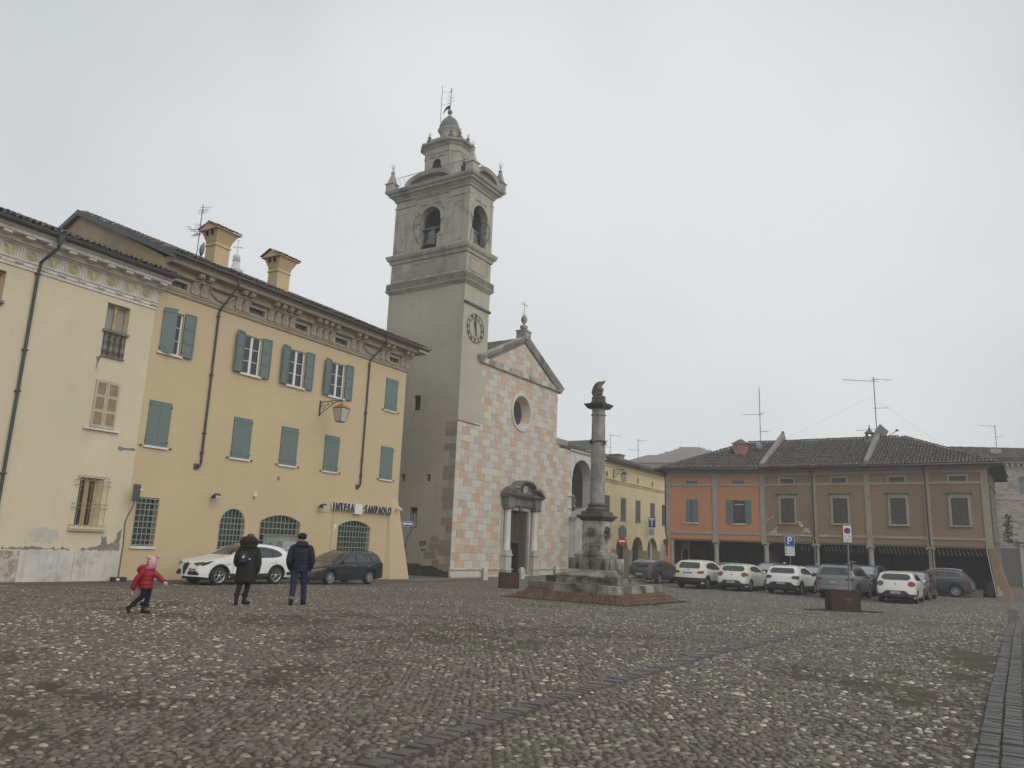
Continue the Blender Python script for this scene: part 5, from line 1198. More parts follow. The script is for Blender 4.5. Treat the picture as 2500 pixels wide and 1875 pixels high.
b = MB(); b.box(18.4,19.75,-.64,-.551,2.95,3.1); b.box(18.3,19.85,-.8,-.551,3.45,3.6); b.box(18.45,19.7,-.60,-.551,3.1,3.45); b.build('door_hood', WST, ae)
b = MB(); b.box(17.35,17.75,-.60,-.551,.1,1.1); b.build('notice', mat('notice_purple', (.10,.045,.06), .6), ae)
b = MB(); b.lathe([(.5,5.0),(.5,5.15),(.42,5.2),(.42,5.95),(.55,6.05),(.55,6.15),(.4,6.2),(.32,6.6),(.08,6.95),(.05,7.3)], (17.0,.35), 10); b.build('lantern_turret', GW, ae, 30)
b = MB(); b.lathe([(.28,5.2),(.28,5.35),(.12,5.4),(.16,5.65),(.26,5.8),(.12,5.95),(.14,6.2),(.05,6.35)], (18.6,.5), 10); b.build('stone_figure', PTD, ae, True)
# ------------------------------------------------------------------ long yellow building
YB = mat('yellow_old_plaster', (.50,.415,.235), .92, .10, .5, (.44,.375,.235), (.45,.7), .25, 30, streak=.2, stc=(.27,.24,.17), st_sc=.7)
BSU = mat('shutter_brown', (.085,.062,.052), .7, .15, 3)
yb = CH.root('yellow_arcade_house', label='long yellow house with brown shutters, round attic windows and an arched portico', cat='building')
WY = [(24.0,25.15),(27.8,28.95),(31.5,32.67),(35.45,36.65),(38.85,40.0)]; AY = [24.4,28.2,32.05,36.05,39.85,43.6]
ar = [seg_arch(c-1.42,c+1.42,-.9,1.75,3.05,12) for c in AY]
oc = [[(c+.27*math.cos(2*pi*i/14), 8.68+.33*math.sin(2*pi*i/14)) for i in range(14)] for c in (24.5,28.45,32.1,36.05,40.0)]
b = MB(); b.wall(rect(23.87,45.2,-.9,10.05), ar+oc+[rect(a,c,4.62,6.72) for a, c in WY], .03, .55); b.box(23.87,23.9,.03,10,-.9,11); b.build('wall', YB, yb)
for c in AY:
    for s_ in (-1, 1):
        for k in range(4):
            b = MB(); x = c+s_*1.43; b.box(min(x,x+s_*.5),max(x,x+s_*.5),-.03,.03,-.9+.66*k,-.9+.66*k+.63); b.build('pier_stone', mat('pier_stone', (.20,.18,.15), .9, .2, 2, rnd=.12), yb)
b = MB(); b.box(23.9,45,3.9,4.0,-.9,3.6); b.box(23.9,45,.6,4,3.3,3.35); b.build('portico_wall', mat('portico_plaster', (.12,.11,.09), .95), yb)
for i, c in enumerate((25,28.8,32.6,36.6,40.2)):
    b = MB(); b.box(c-.6,c+.6,3.8,3.89,-.4,2.0); b.build('portico_door', mat('portico_door', (.035,.03,.028), .7), yb)
for c in (24.5,28.45,32.1,36.05,40.0):
    b = MB(); b.box(c-.3,c+.3,.3,.32,8.3,9.05); b.build('attic_pane', GLS, yb)
for i, (a, c) in enumerate(WY):
    if i < 4:
        b = MB(); b.box(a+.002,c-.002,-.02,.02,4.62,6.72); o = b.build('shutter', BSU, yb); b = MB(); b.box((a+c)/2-.01,(a+c)/2+.01,-.026,-.021,4.63,6.7); b.build('shutter_gap', DARK, o)
    else:
        b = MB(); b.box(a,c,.2,.22,4.62,6.72); b.build('window', GLS, yb)
        b = MB(); b.box(a,c,-.02,0,4.5,6.75); o = b.build('shutter', BSU, yb)
        for k in range(16): b = MB(); b.bbox(((a+c)/2,-.035,4.62+.13*k), 1.05,.02,.07,0,.5); b.build('slat', BSU, o)
    b = MB(); b.box(a-.08,c+.08,-.1,.02,4.52,4.61); b.build('window_sill', mat('sill_brown', (.20,.16,.12)), yb)
b = MB(); b.sweep([(.03,8.0),(-.04,8.02),(-.06,8.1),(.03,8.12)], 23.87, 45); b.sweep([(.03,8.2),(-.06,8.22),(-.10,8.3),(.03,8.34)], 23.87, 45); b.build('string_course', YB, yb)
b = MB(); b.sweep([(.03,9.5),(-.05,9.52),(-.05,9.6),(.03,9.62)], 23.87, 45); b.build('string_course', YB, yb)
b = MB(); b.box(23.87,45,-.5,.03,10.0,10.06); b.build('eave_soffit', mat('soffit_brown', (.13,.105,.08)), yb); gutter(yb, [(23.87,-.55,10.12),(45,-.55,10.12)], .07)
roof_deck(yb, [(23.87,-.55,10.1),(45,-.55,10.1),(45,6,12.2),(23.87,6,12.2)]); tile_roof(yb, 23.9, 45, -.58, 10.14, 6, 12.22, .25, .42, limit=90)
b = MB(); b.box(30.6,31.9,1.5,2.6,10.5,11.35); b.box(30.5,32,1.4,2.7,11.35,11.45); b.build('chimney', mat('chimney_grey', (.20,.175,.15)), yb)
b = MB(); b.lathe([(.12,10.8),(.12,11.5),(.2,11.52),(.2,11.6)], (26.8,1.6), 8); b.build('flue', GUT, yb)
aerial('roof_aerial', CH.w(31.6, 3.0, 11.1), CH.rz, 2.6, 'slim aerial with two arms above the long yellow house', [(2.5,-.7,1.3,6,.35,.0),(1.2,2.4,1.4,6,.35,-.05)], th=.03)
lantern(CH, 26.0, 9.25, 1.1, 'dark four sided lantern on the long yellow house beside the stone column', .95, .62, IRON)
# tobacco sign and round emblem on one bracket
r = CH.root('tobacco_sign', 34.3, -.1, 4.05, label='blue hanging shop sign with a white letter T above a round emblem plate', cat='sign')
BLU = mat('sign_blue', (.02,.07,.22), .4, .1, 3, bmp=0)
b = MB(); b.tube([(0,0,1.05),(0,-1.0,1.05)], .025, 5); b.tube([(0,0,-.45),(0,-.9,-.45)], .02, 5); b.build('bracket', IRON, r)
b = MB(); b.box(-.06,.06,-.98,-.12,.0,1.0); bd = b.build('board', SGW, r); b = MB(); b.box(-.066,-.061,-.93,-.17,.06,.94); b.build('blue_face', BLU, bd)
o = text('T', 1.0, .01, 'letter', SGW, bd, (-.07,-.55,.52), rot=(pi/2,0,-pi/2), sx=.8, bold=.03)
b = MB(); b.box(-.05,.05,-.86,-.08,-.82,-.02); b2 = b.build('emblem_plate', SGW, r); b = MB()
for rr_, t in ((.28,.035),(.12,.05)): b.tube([(-.06,-.47+rr_*math.cos(2*pi*k/16),-.42+rr_*math.sin(2*pi*k/16)) for k in range(17)], t*.6, 4, cap=False)
b.build('emblem_ring', BLU, b2)
# ------------------------------------------------------------------ stone column monument
MS = mat('monument_stone', (.26,.235,.20), .85, .3, 1.6, (.045,.041,.036), (.38,.60), .6, 16, streak=.8, stc=(.035,.033,.03), rnd=.10, st_sc=2.6)
MSL = mat('monument_pale', (.36,.33,.285), .85, .2, 1.8, (.10,.09,.078), (.46,.62), .5, 18, streak=.7, stc=(.06,.057,.05), st_sc=2.2)
MSD = mat('monument_dark', (.085,.078,.068), .9, .3, 1.8, (.17,.155,.13), (.55,.75), .5, 16, streak=.5, stc=(.03,.03,.027))
mz = -.42
mon = empty('column_monument', (MON.x, MON.y, 0), pi/2-R(MON_AZ), 'weathered stone column with statue on stepped square base ringed by sloping bricks', 'monument')
BRK = mat('brick_red', (.135,.078,.052), .9, .2, 6, (.10,.075,.045), (.5,.75), .4, 30, rnd=.3)
BRK2 = mat('brick_red_rest', (.135,.078,.052), .9, .2, 6, (.10,.075,.045), (.5,.75), .4, 30, island=.3)
bm_ = MB(); bm_.add([(-.125,-.036,-.06),(.125,-.036,-.06),(.125,.036,-.06),(-.125,.036,-.06),(-.122,-.030,.028),(.124,-.032,.020),(.122,.031,.026),(-.123,.030,.022)], [(0,3,2,1),(4,5,6,7),(0,1,5,4),(1,2,6,5),(2,3,7,6),(3,0,4,7)])
bme = bm_.mesh('brick', BRK); rest = MB(); hi, ho_, zi, zo = 2.03, 2.62, -.06, -.40; nrow = 3; sl = math.hypot(ho_-hi, zi-zo); ang = math.atan2(zi-zo, ho_-hi); lim = {0: 150, 1: 0, 2: 0, 3: 130}; used = {0:0,1:0,2:0,3:0}
for side in (3, 0, 1, 2):
    rz = -pi/2*side
    for rrow in range(nrow):
        d = ho_-(rrow+.5)*(ho_-hi)/nrow; z = zo+(rrow+.5)*(zi-zo)/nrow; n = int(2*d/.098)
        for i in range(n):
            t = -d+(i+.5)*2*d/n
            # local: outward direction -y for side 0
            M = Matrix.Rotation(rz, 4, 'Z') @ Matrix.Translation((t, -d, z+random.gauss(0,.004))) @ Matrix.Rotation(ang, 4, 'X') @ Matrix.Rotation(pi/2+random.gauss(0,.03)+.42, 4, 'Z') @ Matrix.Scale(1.04*(sl/nrow)/.25, 4, (1,0,0))
            if used[side] < lim[side] and (rrow < 3):
                o = bpy.data.objects.new('brick', bme); COL.objects.link(o); o.parent = mon; o.matrix_local = M; used[side] += 1
            else: rest.add([M @ Vector(v) for v in bm_.v], bm_.f)
rest.build('bricks', BRK2, mon, kind='stuff')
b = MB(); b.add([(-2.66,-2.66,-.45),(2.66,-2.66,-.45),(2.66,2.66,-.45),(-2.66,2.66,-.45),(-2.0,-2.0,-.09),(2.0,-2.0,-.09),(2.0,2.0,-.09),(-2.0,2.0,-.09)], [(4,5,6,7),(0,1,5,4),(1,2,6,5),(2,3,7,6),(3,0,4,7)]); b.build('brick_bed', soil_mat(), mon)
def ringstones(h, z0, z1, ts, nm='step_stone', m=MS, wd=.5):
    """square ring of ashlars, one object per stone, faces with small joints"""
    for side in range(4):
        xs = [-h]+[(-h+2*h*t) for t in ts]+[h]
        for i in range(len(xs)-1):
            x0, x1 = xs[i]+.005, xs[i+1]-.005
            if i == len(xs)-2: x1 = h-.002
            e = .0 if i else 0
            b = MB(); lo = x0; 
            if i == 0: lo = -h+wd+.004                 # corner stone belongs to the previous side
            b.box(lo, x1, -h+random.uniform(0,.012), -h+wd, z0+.002, z1-random.uniform(0,.008)); o = b.build(nm, m if random.random() < .75 else MSL, mon); o.rotation_euler = (0,0,side*pi/2)
ringstones(2.05, -.14, .25, (.30,.62,.80)); ringstones(1.52, .252, .50, (.26,.55,.78)); 
b = MB(); b.box(-1.6,1.6,-1.6,1.6,-.1,.245); b.box(-1.1,1.1,-1.1,1.1,.245,.5); b.build('core', MSD, mon)
def mloops(prof, nm, m):
    mb = MB(); vs = []
    for h, z in prof: vs += [(-h,-h,z),(h,-h,z),(h,h,z),(-h,h,z)]
    n = len(prof); mb.add(vs, [(j*4+i, j*4+(i+1)%4, (j+1)*4+(i+1)%4, (j+1)*4+i) for j in range(n-1) for i in range(4)]+[(0,3,2,1), tuple((n-1)*4+i for i in range(4))]); return mb.build(nm, m, mon)
mloops([(1.24,.502),(1.25,.55),(1.22,.57),(1.02,.66),(.92,.79),(.90,.80)], 'sloping_slab', MS)
ringstones(.85, .802, 1.26, (.42,.60), 'pedestal_stone'); mloops([(.5,.8),(.5,1.255)], 'core', MSD)
mloops([(.67,1.262),(.67,1.40),(.64,1.42),(.50,1.53)], 'plinth', MS)
mloops([(.455,1.532),(.455,2.78)], 'die', MSL)
b = MB(); b.box(-.37,.37,-.475,-.456,1.62,2.70); b.build('die_panel', MSL, mon)
b = MB()
for i in range(90):
    a = random.random()*2*pi; rr_ = random.random()**.5; x, z = .27*rr_*math.cos(a), 2.3+.27*rr_*math.sin(a); s_ = random.uniform(.03,.075); b.bbox((x,-.475-random.random()*.02,z), s_,.05,s_, random.random(), random.random()*3, random.random()*3)
b.build('worn_crest', MS, mon, True)
b = MB()
for i in range(70):
    a = random.random()*2*pi; rr_ = random.random()**.5; y, z = .2*rr_*math.cos(a), 2.3+.22*rr_*math.sin(a); s_ = random.uniform(.03,.06); b.bbox((-.475-random.random()*.02,y,z), .05,s_,s_, random.random(), random.random()*3, random.random()*3)
b.build('worn_crest', MS, mon, True); b = MB(); b.box(-.475,-.456,-.37,.37,1.62,2.70); b.build('die_panel', MSL, mon)
mloops([(.47,2.78),(.52,2.82),(.55,2.88),(.63,2.93),(.64,3.0),(.60,3.03),(.50,3.04),(.50,3.16),(.46,3.18)], 'pedestal_cap', MSD)
b = MB(); b.lathe([(.44,3.18),(.47,3.22),(.47,3.28),(.42,3.32),(.38,3.34),(.36,3.38),(.40,3.41),(.41,3.45),(.38,3.49),(.335,3.52)], n=28); b.build('column_base', MSD, mon, 50)
SH = mat('shaft_stone', (.27,.255,.235), .8, .2, 1.2, (.12,.115,.105), (.45,.68), .35, 20, streak=.6, stc=(.07,.066,.06), st_sc=2.0)
b = MB(); b.lathe([(.32,3.52),(.312,4.2),(.305,5.5),(.285,7.28),(.325,7.30),(.325,7.34),(.285,7.36),(.285,7.56),(.33,7.60),(.40,7.66)], n=32); b.build('shaft', SH, mon, 40)
mloops([(.36,7.60),(.40,7.66),(.44,7.72),(.46,7.73),(.47,7.80),(.44,7.81)], 'capital', MSD)
b = MB(); random.seed(3)
b.lathe([(.33,7.8),(.36,7.88),(.30,7.98),(.33,8.06),(.26,8.16),(.15,8.2)], n=9); 
for i in range(len(b.v)): b.v[i] = (b.v[i][0]*(1+random.gauss(0,.06)), b.v[i][1]*(1+random.gauss(0,.06)), b.v[i][2]+random.gauss(0,.01))
b.build('rock_base', MSD, mon)
# seated statue, worn: crouching body, head thrown back to the right, wing folded behind
me = bpy.data.meshes.new('statue'); st = bpy.data.objects.new('statue', me); COL.objects.link(st); st.parent = mon
ca, sa = math.cos(-(pi/2-R(MON_AZ))), math.sin(-(pi/2-R(MON_AZ)))
def wv(x, y, z): return (x*ca-y*sa, x*sa+y*ca, z)       # world-aligned offsets into the monument frame
V = [wv(0,0,8.12), wv(-.06,.02,8.28), wv(-.10,.03,8.44), wv(-.06,.03,8.60), wv(.0,.02,8.72), wv(.10,0,8.74), wv(.20,-.02,8.80), wv(.27,-.03,8.86), wv(.02,-.08,8.40), wv(.14,-.10,8.52), wv(.12,-.10,8.36), wv(.05,-.12,8.2), wv(-.16,.08,8.30), wv(-.14,.10,8.14)]
E_ = [(0,1),(1,2),(2,3),(3,4),(4,5),(5,6),(6,7),(3,8),(8,9),(8,10),(10,11),(2,12),(12,13)]
me.from_pydata(V, E_, []); sk = st.modifiers.new('s', 'SKIN'); rad = [.25,.24,.22,.18,.15,.11,.06,.015,.13,.06,.08,.08,.13,.14]
for i, r_ in enumerate(rad): me.skin_vertices[0].data[i].radius = (r_, r_)
me.skin_vertices[0].data[0].use_root = True
ss = st.modifiers.new('d', 'SUBSURF'); ss.levels = 2; ss.render_levels = 2
dg = bpy.context.evaluated_depsgraph_get(); m2 = bpy.data.meshes.new_from_object(st.evaluated_get(dg)); st.modifiers.clear(); st.data = m2
m2.materials.append(mat('statue_stone', (.17,.15,.115), .9, .35, 6, (.07,.065,.05), (.4,.6), .8, 14)); m2.polygons.foreach_set('use_smooth', [True]*len(m2.polygons))
# wreath
b = MB(); b.tube([(.34*math.cos(t)*1.0,.34*math.sin(t),6.12+.05*math.sin(t*2)) for t in [2*pi*k/24 for k in range(25)]], .018, 5)
for k in range(34):
    t = -1.9+random.gauss(0,.34) if k < 26 else 2.6+random.gauss(0,.12); z = 6.10+random.gauss(0,.05); c, s_ = math.cos(t), math.sin(t); r_ = .36; p = Vector((r_*c, r_*s_, z)); tg_ = Vector((-s_, c, random.uniform(.2,.9)))*random.uniform(.10,.18)*(1 if random.random() < .7 else -1); n_ = Vector((c, s_, 0))*.06
    q = p+tg_+n_; w2 = Vector((c, s_, .5))*.02; b.add([tuple(p), tuple(p+tg_*.5+w2+n_*.5), tuple(q), tuple(p+tg_*.5-w2*1.2)], [(0,1,2,3)])
b.build('iron_wreath', IRON, mon)
# moss around the base
MOSS = mat('moss_green', (.06,.085,.025), .95, .4, 8, (.10,.09,.05), (.5,.65), .6, 60)
def moss_patch(x, y, pts, lab):
    b = MB(); vs = []; fs = []
    for i in range(pts[2]):
        t = random.random()*2*pi; rr_ = random.random()**.6; px, py = x+pts[0]*rr_*math.cos(t), y+pts[1]*rr_*math.sin(t); z = gz(px, py)+.012
        for k in range(2):
            a = random.random()*pi; c, s_ = math.cos(a)*.02, math.sin(a)*.02; h = random.uniform(.015,.045); vs += [(px-c,py-s_,z),(px+c,py+s_,z),(px+random.gauss(0,.01),py,z+h)]; n = len(vs); fs.append((n-3,n-2,n-1))
    b.add(vs, fs); return b.build('moss', MOSS, None, kind='stuff', label=lab)
b = MB(); vs = []; fs = []
for k in range(7000):
    s_ = random.choice((0,0,3,3,1,2)); d = 2.62+abs(random.gauss(0,.13)); t = random.uniform(-d,d); q = Matrix.Rotation(-pi/2*s_, 4, 'Z') @ Vector((t,-d,0)); q = Matrix.Rotation(mon.rotation_euler.z, 4, 'Z') @ q; px, py = MON.x+q.x, MON.y+q.y; z = gz(px,py)+.01
    a = random.random()*pi; c, e = math.cos(a)*.025, math.sin(a)*.025; vs += [(px-c,py-e,z),(px+c,py+e,z),(px,py,z+random.uniform(.02,.05))]; n = len(vs); fs.append((n-3,n-2,n-1))
b.add(vs, fs); b.build('moss', MOSS, None, kind='stuff', label='green moss fringe growing round the brick foot of the column')
# ------------------------------------------------------------------ corten planters
CORT = mat('corten_steel', (.055,.026,.02), .75, .2, 1.5, (.035,.018,.015), (.45,.7), .15, 30)
def planter(x, y, rz, w, d, h, label):
    r = empty('planter', (x, y, gz(x, y)), rz, label, 'planter', 'rusty steel planter boxes on the square')
    b = MB(); t = .02
    b.box(-w/2,w/2,-d/2,-d/2+t,0,h); b.box(-w/2,w/2,d/2-t,d/2,0,h); b.box(-w/2,-w/2+t,-d/2+t,d/2-t,0,h); b.box(w/2-t,w/2,-d/2+t,d/2-t,0,h); b.build('sheet_box', CORT, r)
    b = MB(); b.box(-w/2+t,w/2-t,-d/2+t,d/2-t,h-.14,h-.12); b.build('soil', soil_mat(), r); return r
p1 = planter(.22, 41.2, R(6), .98, .98, .78, 'square rusty steel box in front of the church plinth'); 
pl = planter(13.70, 32.15, R(-7), 1.12, .95, .80, 'square rusty steel box holding the signpost in front of the parked cars')
b = MB(); b.prism([(-.08,.46),(.12,.52),(.30,.46),(.12,.42)], -.482, -.4755); b.build('peeling_mark', mat('rust_pale', (.12,.09,.08), .8), pl)
b = MB(); b.prism([(-.02,.32),(.16,.36),(.18,.33),(.02,.29)], -.482, -.4755); b.build('peeling_mark', MATS['rust_pale'], pl)
moss_patch(13.5, 31.6, (1.6,.5,1800), 'green grass tufts round the foot of the signpost planter')
# stone bollards in front of the church
BOL = mat('bollard_stone', (.42,.40,.35), .8, .15, 3, (.30,.27,.23), (.5,.7), .3, 25, streak=.3)
for x, y, lab in ((-1.32,52.0,'short white stone bollard left of the church door'),(1.2,56.0,'short white stone bollard in front of the church doorway'),(3.95,60.6,'short white stone bollard right of the church door, half hidden by the monument')):
    r = empty('bollard', (x, y, gz(x, y)), .55, lab, 'bollard', 'stone bollards before the church'); b = MB(); b.lathe([(.24,0),(.235,.58),(.20,.62),(.17,.75),(.09,.80)], n=4, ph=.5); b.build('post', BOL, r)
# ------------------------------------------------------------------ brown and orange arcaded houses
BRN = mat('brown_plaster', (.255,.18,.115), .92, .08, .5, (.205,.145,.098), (.45,.7), .25, 30, streak=.14, stc=(.12,.095,.07), st_sc=.8)
ORG = mat('orange_plaster', (.46,.215,.115), .92, .08, .5, (.40,.20,.115), (.45,.7), .25, 30, streak=.12, stc=(.25,.15,.1), st_sc=.8)
TRM = mat('brown_trim', (.33,.285,.215), .9, .1, .9, (.26,.225,.175), (.48,.72), .25, 30, streak=.25, stc=(.15,.13,.1))
TRG = mat('grey_trim', (.30,.29,.27), .9, .1, .9, (.24,.235,.22), (.5,.72), .25, 30, streak=.22, stc=(.14,.135,.13))
SBR = mat('shutter_slate', (.075,.072,.066), .75, .12, 3)
STL = mat('shutter_teal', (.10,.155,.15), .6, .12, 3)
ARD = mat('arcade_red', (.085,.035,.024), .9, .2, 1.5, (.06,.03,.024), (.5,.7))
br = BR.root('brown_arcade_house', label='brown two storey house with four dark shuttered windows over a columned arcade', cat='building')
org = OR.root('orange_arcade_house', label='orange two storey house with teal shutters over a columned arcade', cat='building')
def arcade_house(root, X0, cols, wcs, wall, trim, zlow, pil, kind):
    """X0..0 front in x; wcs = window centres"""
    hs = []
    W2 = .485 if kind == 'b' else .46
    for c in wcs: hs.append(rect(c-W2, c+W2, 4.08 if kind == 'b' else 3.97, 5.87 if kind == 'b' else 5.75)); hs.append(rect(c-W2+.01, c+W2-.01, 6.97 if kind == 'b' else 6.87, 7.31 if kind == 'b' else 7.21))
    b = MB(); b.wall(rect(X0, 0, 2.72, 7.75), hs, 0, .25); b.box(X0,0,.001,.3,2.6,2.72); b.build('wall', wall, root)
    b = MB(); b.box(X0,0,.3,10,7.6,7.7); b.box(X0,0,.3,4.6,3.02,3.1); b.box(X0, X0+.02,.3,10,-.4,7.7); b.build('upper_floor', wall, root)
    for z0, z1, pr_ in ((6.80,6.98,.05),(3.12,3.30,.05),(7.56,7.75,.05)):
        b = MB(); b.box(X0,0,-pr_,0,z0,z1); b.build('string_band', trim, root)
    for p0, p1 in pil: b = MB(); b.box(p0,p1,-.06,0,3.301,6.799); b.box(p0,p1,-.06,0,6.981,7.559); b.box(p0,p1,-.06,.25,2.62,3.119); b.build('pilaster', trim, root)
    b = MB(); b.sweep([(0,7.75),(-.06,7.75),(-.14,7.82),(-.3,7.9),(-.52,7.95),(-.56,8.02),(-.66,8.03),(-.66,8.08),(0,8.08)], X0, .0, 0, 1 if kind == 'b' else 0); b.build('coved_cornice', trim, root)
COLS_B = (-.2,-3.60,-7.28,-10.92,-14.62)
arcade_house(br, -14.63, COLS_B, (-1.72,-5.40,-9.16,-12.83), BRN, TRM, 3.1, ((-.42,0),(-3.80,-3.42),(-7.50,-7.14),(-11.12,-10.78),(-14.63,-14.45)), 'b')
arcade_house(org, -7.40, (), (-5.36,-1.78), ORG, TRG, 3.1, ((-7.40,-7.12),(-3.76,-3.40),(-.20,0)), 'o')
for c in (-1.72,-5.40,-9.16,-12.83):
    b = MB(); b.box(c-.64,c-.487,-.06,0,4.08,6.02); b.box(c+.487,c+.64,-.06,0,4.08,6.02); b.box(c-.487,c+.487,-.06,0,5.87,6.02); b.box(c-.60,c+.60,-.045,0,6.02,6.2); b.build('window_surround', TRM, br)
    b = MB(); b.box(c-.76,c+.76,-.2,0,6.2,6.27); b.build('window_hood', mat('hood_grey', (.20,.175,.145), .9), br)
    b = MB(); b.box(c-.68,c+.68,-.14,0,3.97,4.07); b.build('window_sill', TRM, br)
    b = MB(); b.box(c-.47,c+.47,.02,.05,4.09,5.86); o = b.build('shutter', SBR, br)
    for s_ in (-1, 1):
        for k in range(4): b = MB(); x = c+s_*.235; b.box(x-.228,x+.228,-.015,.0195,4.10+.44*k,4.525+.44*k); b.build('shutter_board', SBR, o)
    b = MB(); b.box(c-.63,c-.476,-.055,0,6.90,7.46); b.box(c+.476,c+.63,-.055,0,6.90,7.46); b.box(c-.476,c+.476,-.055,0,7.31,7.46); b.box(c-.476,c+.476,-.0552,0,6.981,6.99); b.build('attic_surround', TRM, br)
    b = MB(); b.box(c-.476,c+.476,.1,.11,6.97,7.31); o = b.build('attic_window', mat('dusty_glass', (.13,.115,.105), .4, bmp=0), br)
    b = MB(); b.box(c-.02,c+.02,.07,.099,6.97,7.31); [b.box(c-.476,c+.476,.075,.0985,z-.012,z+.012) for z in (7.08,7.2)]; b.build('glazing_bars', SBR, o)
for i, c in enumerate((-5.36,-1.78)):
    b = MB(); b.box(c-.42,c+.42,.06,.07,6.87,7.21); b.build('attic_window', STL, org)
    b = MB(); b.box(c-.52,c+.52,-.1,0,3.88,3.96); b.build('window_sill', WHITE, org)
b = MB(); b.box(-5.82,-4.90,.02,.03,3.97,5.75); o = b.build('shutter', DARK, org)
for x0, x1 in ((-5.81,-5.46),(-5.40,-4.91)): b = MB(); b.box(x0,x1,-.02,.019,3.98,5.74); b.build('shutter_leaf', STL, o)
casement(org, -2.22, -1.34, 3.97, 5.73, .12, 1, None, mat('frame_brown', (.10,.065,.05), .7)); b = MB(); b.box(-2.1,-1.4,.05,.09,5.38,5.43); b.build('blind_bar', WFR, org)
b = MB()
for k in range(6): b.tube([(-2.1+.13*k,.02,4.0),(-2.1+.13*k,-.0,4.25+.1*random.random())], .012, 4)
b.build('plant_sticks', IRON, org)
for x0, x1 in ((-2.68,-2.24),(-1.32,-.88)):
    b = MB(); b.box(x0,x1,-.06,-.02,3.95,5.73); o = b.build('open_shutter', STL, org)
    for k in range(3): b = MB(); b.box(x0+.02,x1-.02,-.066,-.0605,4.0+.6*k,4.5+.6*k); b.build('shutter_board', STL, o)
# flaking plaster on the brown house
FLK = mat('flaked_plaster', (.46,.415,.33), .95, .15, 5, (.33,.27,.2), (.5,.7), .4, 30)
def bblob(pts, jag=.02):
    q = []
    for i, (a, c) in enumerate(pts):
        (a2, c2) = pts[(i+1)%len(pts)]; n = max(1, int(math.hypot(a2-a, c2-c)/.09))
        for j in range(n): q.append((a+(a2-a)*j/n+random.gauss(0,jag), c+(c2-c)*j/n+random.gauss(0,jag)))
    b = MB(); b.prism(q, -.056, -.0); b.build('flaked_patch', FLK, br)
bblob([(-14.4,4.15),(-14.2,4.3),(-14.15,4.4),(-14.35,4.3)],.01); bblob([(-14.1,4.42),(-13.85,4.62),(-13.9,4.45),(-14.05,4.35)],.01)
bblob([(-14.4,3.31),(-13.6,3.31),(-13.75,3.55),(-13.55,3.75),(-13.65,3.8),(-13.9,3.5),(-14.2,3.38)]); bblob([(-14.4,3.15),(-13.3,3.13),(-13.4,3.25),(-14.1,3.27)])
bblob([(-12.1,4.2),(-11.95,4.2),(-11.7,3.85),(-11.85,3.75),(-12.0,3.8)]); bblob([(-11.9,3.4),(-11.6,3.75),(-11.4,3.7),(-11.3,3.5),(-11.2,3.3),(-11.5,3.42)]); bblob([(-12.1,3.15),(-11.15,3.13),(-11.2,3.25),(-11.9,3.27)]); bblob([(-10.7,3.14),(-9.9,3.14),(-10.0,3.24),(-10.6,3.26)]); bblob([(-10.05,4.66),(-9.8,4.62),(-9.85,4.68)],.005)
# columns
CST = mat('arcade_column', (.33,.305,.27), .85, .15, 1.5, (.24,.22,.19), (.5,.7), .3, 22, streak=.3)
def col(root, x, nm='column'):
    b = MB(); b.lathe([(.24,-.45),(.24,-.25),(.20,-.2),(.185,-.12),(.175,2.2),(.20,2.22),(.20,2.27),(.18,2.3),(.18,2.42),(.24,2.50)], (x,.15), 14); b.box(x-.27,x+.27,-.12,.42,2.50,2.62)
    for s_ in (-1,1): b.tube([(x+s_*.2,-.13,2.46),(x+s_*.2,.42,2.46)], .055, 7)
    b.build(nm, CST, root, 35)
for x in (-3.61,-7.32,-10.93,-14.52): col(br, x)
for x in (-3.55,): col(org, x)
# corner pillar with battered foot
b = MB(); b.add([(-.40,0,2.72),(.0,0,2.72),(.0,.5,2.72),(-.40,.5,2.72),(-.02,-.25,-.6),(.80,-.25,-.6),(.80,.7,-.6),(-.02,.7,-.6),(-.22,-.02,1.6),(.32,-.02,1.6),(.32,.55,1.6),(-.22,.55,1.6)], [(0,1,9,8),(1,2,10,9),(2,3,11,10),(3,0,8,11),(8,9,5,4),(9,10,6,5),(10,11,7,6),(11,8,4,7)]); b.build('corner_pillar', mat('pillar_brown', (.26,.17,.105), .92, .12, .9, (.30,.235,.17), (.52,.66), .3, 25), br)
b = MB(); b.tube([(-.42,-.03,2.6),(-.05,-.28,-.4)], .02, 5); b.build('pale_cable', WHITE, br)
b = MB(); b.prism([(.0,-.35),(.28,-.2),(.25,.05),(.12,.1),(.05,.35),(.0,.3)], -.27, -.24); b.build('flaked_patch', FLK, br)
b = MB(); b.add([(0,0,2.6),(0,9,2.6),(0,9,8.0),(0,0,8.0)], [(0,1,2,3)]); b.box(.02,.06,.2,.6,2.72,7.6); b.box(-.02,.05,.001,9,6.8,6.98); b.box(-.02,.05,.001,9,3.1,3.3); b.box(.001,.8,0,9,7.95,8.05); b.add([(0,1.5,-.5),(.0,9,-.5),(0,9,2.7),(0,1.5,2.7)], [(0,1,2,3)]); b.build('end_wall', mat('end_wall_dirty_shaded', (.13,.105,.08), .95, .2, 1, (.08,.075,.065), (.45,.7), streak=.4), br)  # dirty plaster, its base colour also darkened for the narrow street's shade
b = MB(); b.add([(-7.36,-.02,2.72),(-7.08,-.02,2.72),(-7.08,.5,2.72),(-7.36,.5,2.72),(-7.95,-.4,-.6),(-7.0,-.4,-.6),(-7.0,.5,-.6),(-7.95,.5,-.6)], [(0,1,5,4),(1,2,6,5),(2,3,7,6),(3,0,4,7)]); b.build('corner_pillar', ORG, org)
b = MB(); b.box(-7.02,-6.84,-.03,.2,-.5,2.6); b.box(-7.06,-6.8,-.06,.24,2.5,2.62); b.build('column', CST, org)
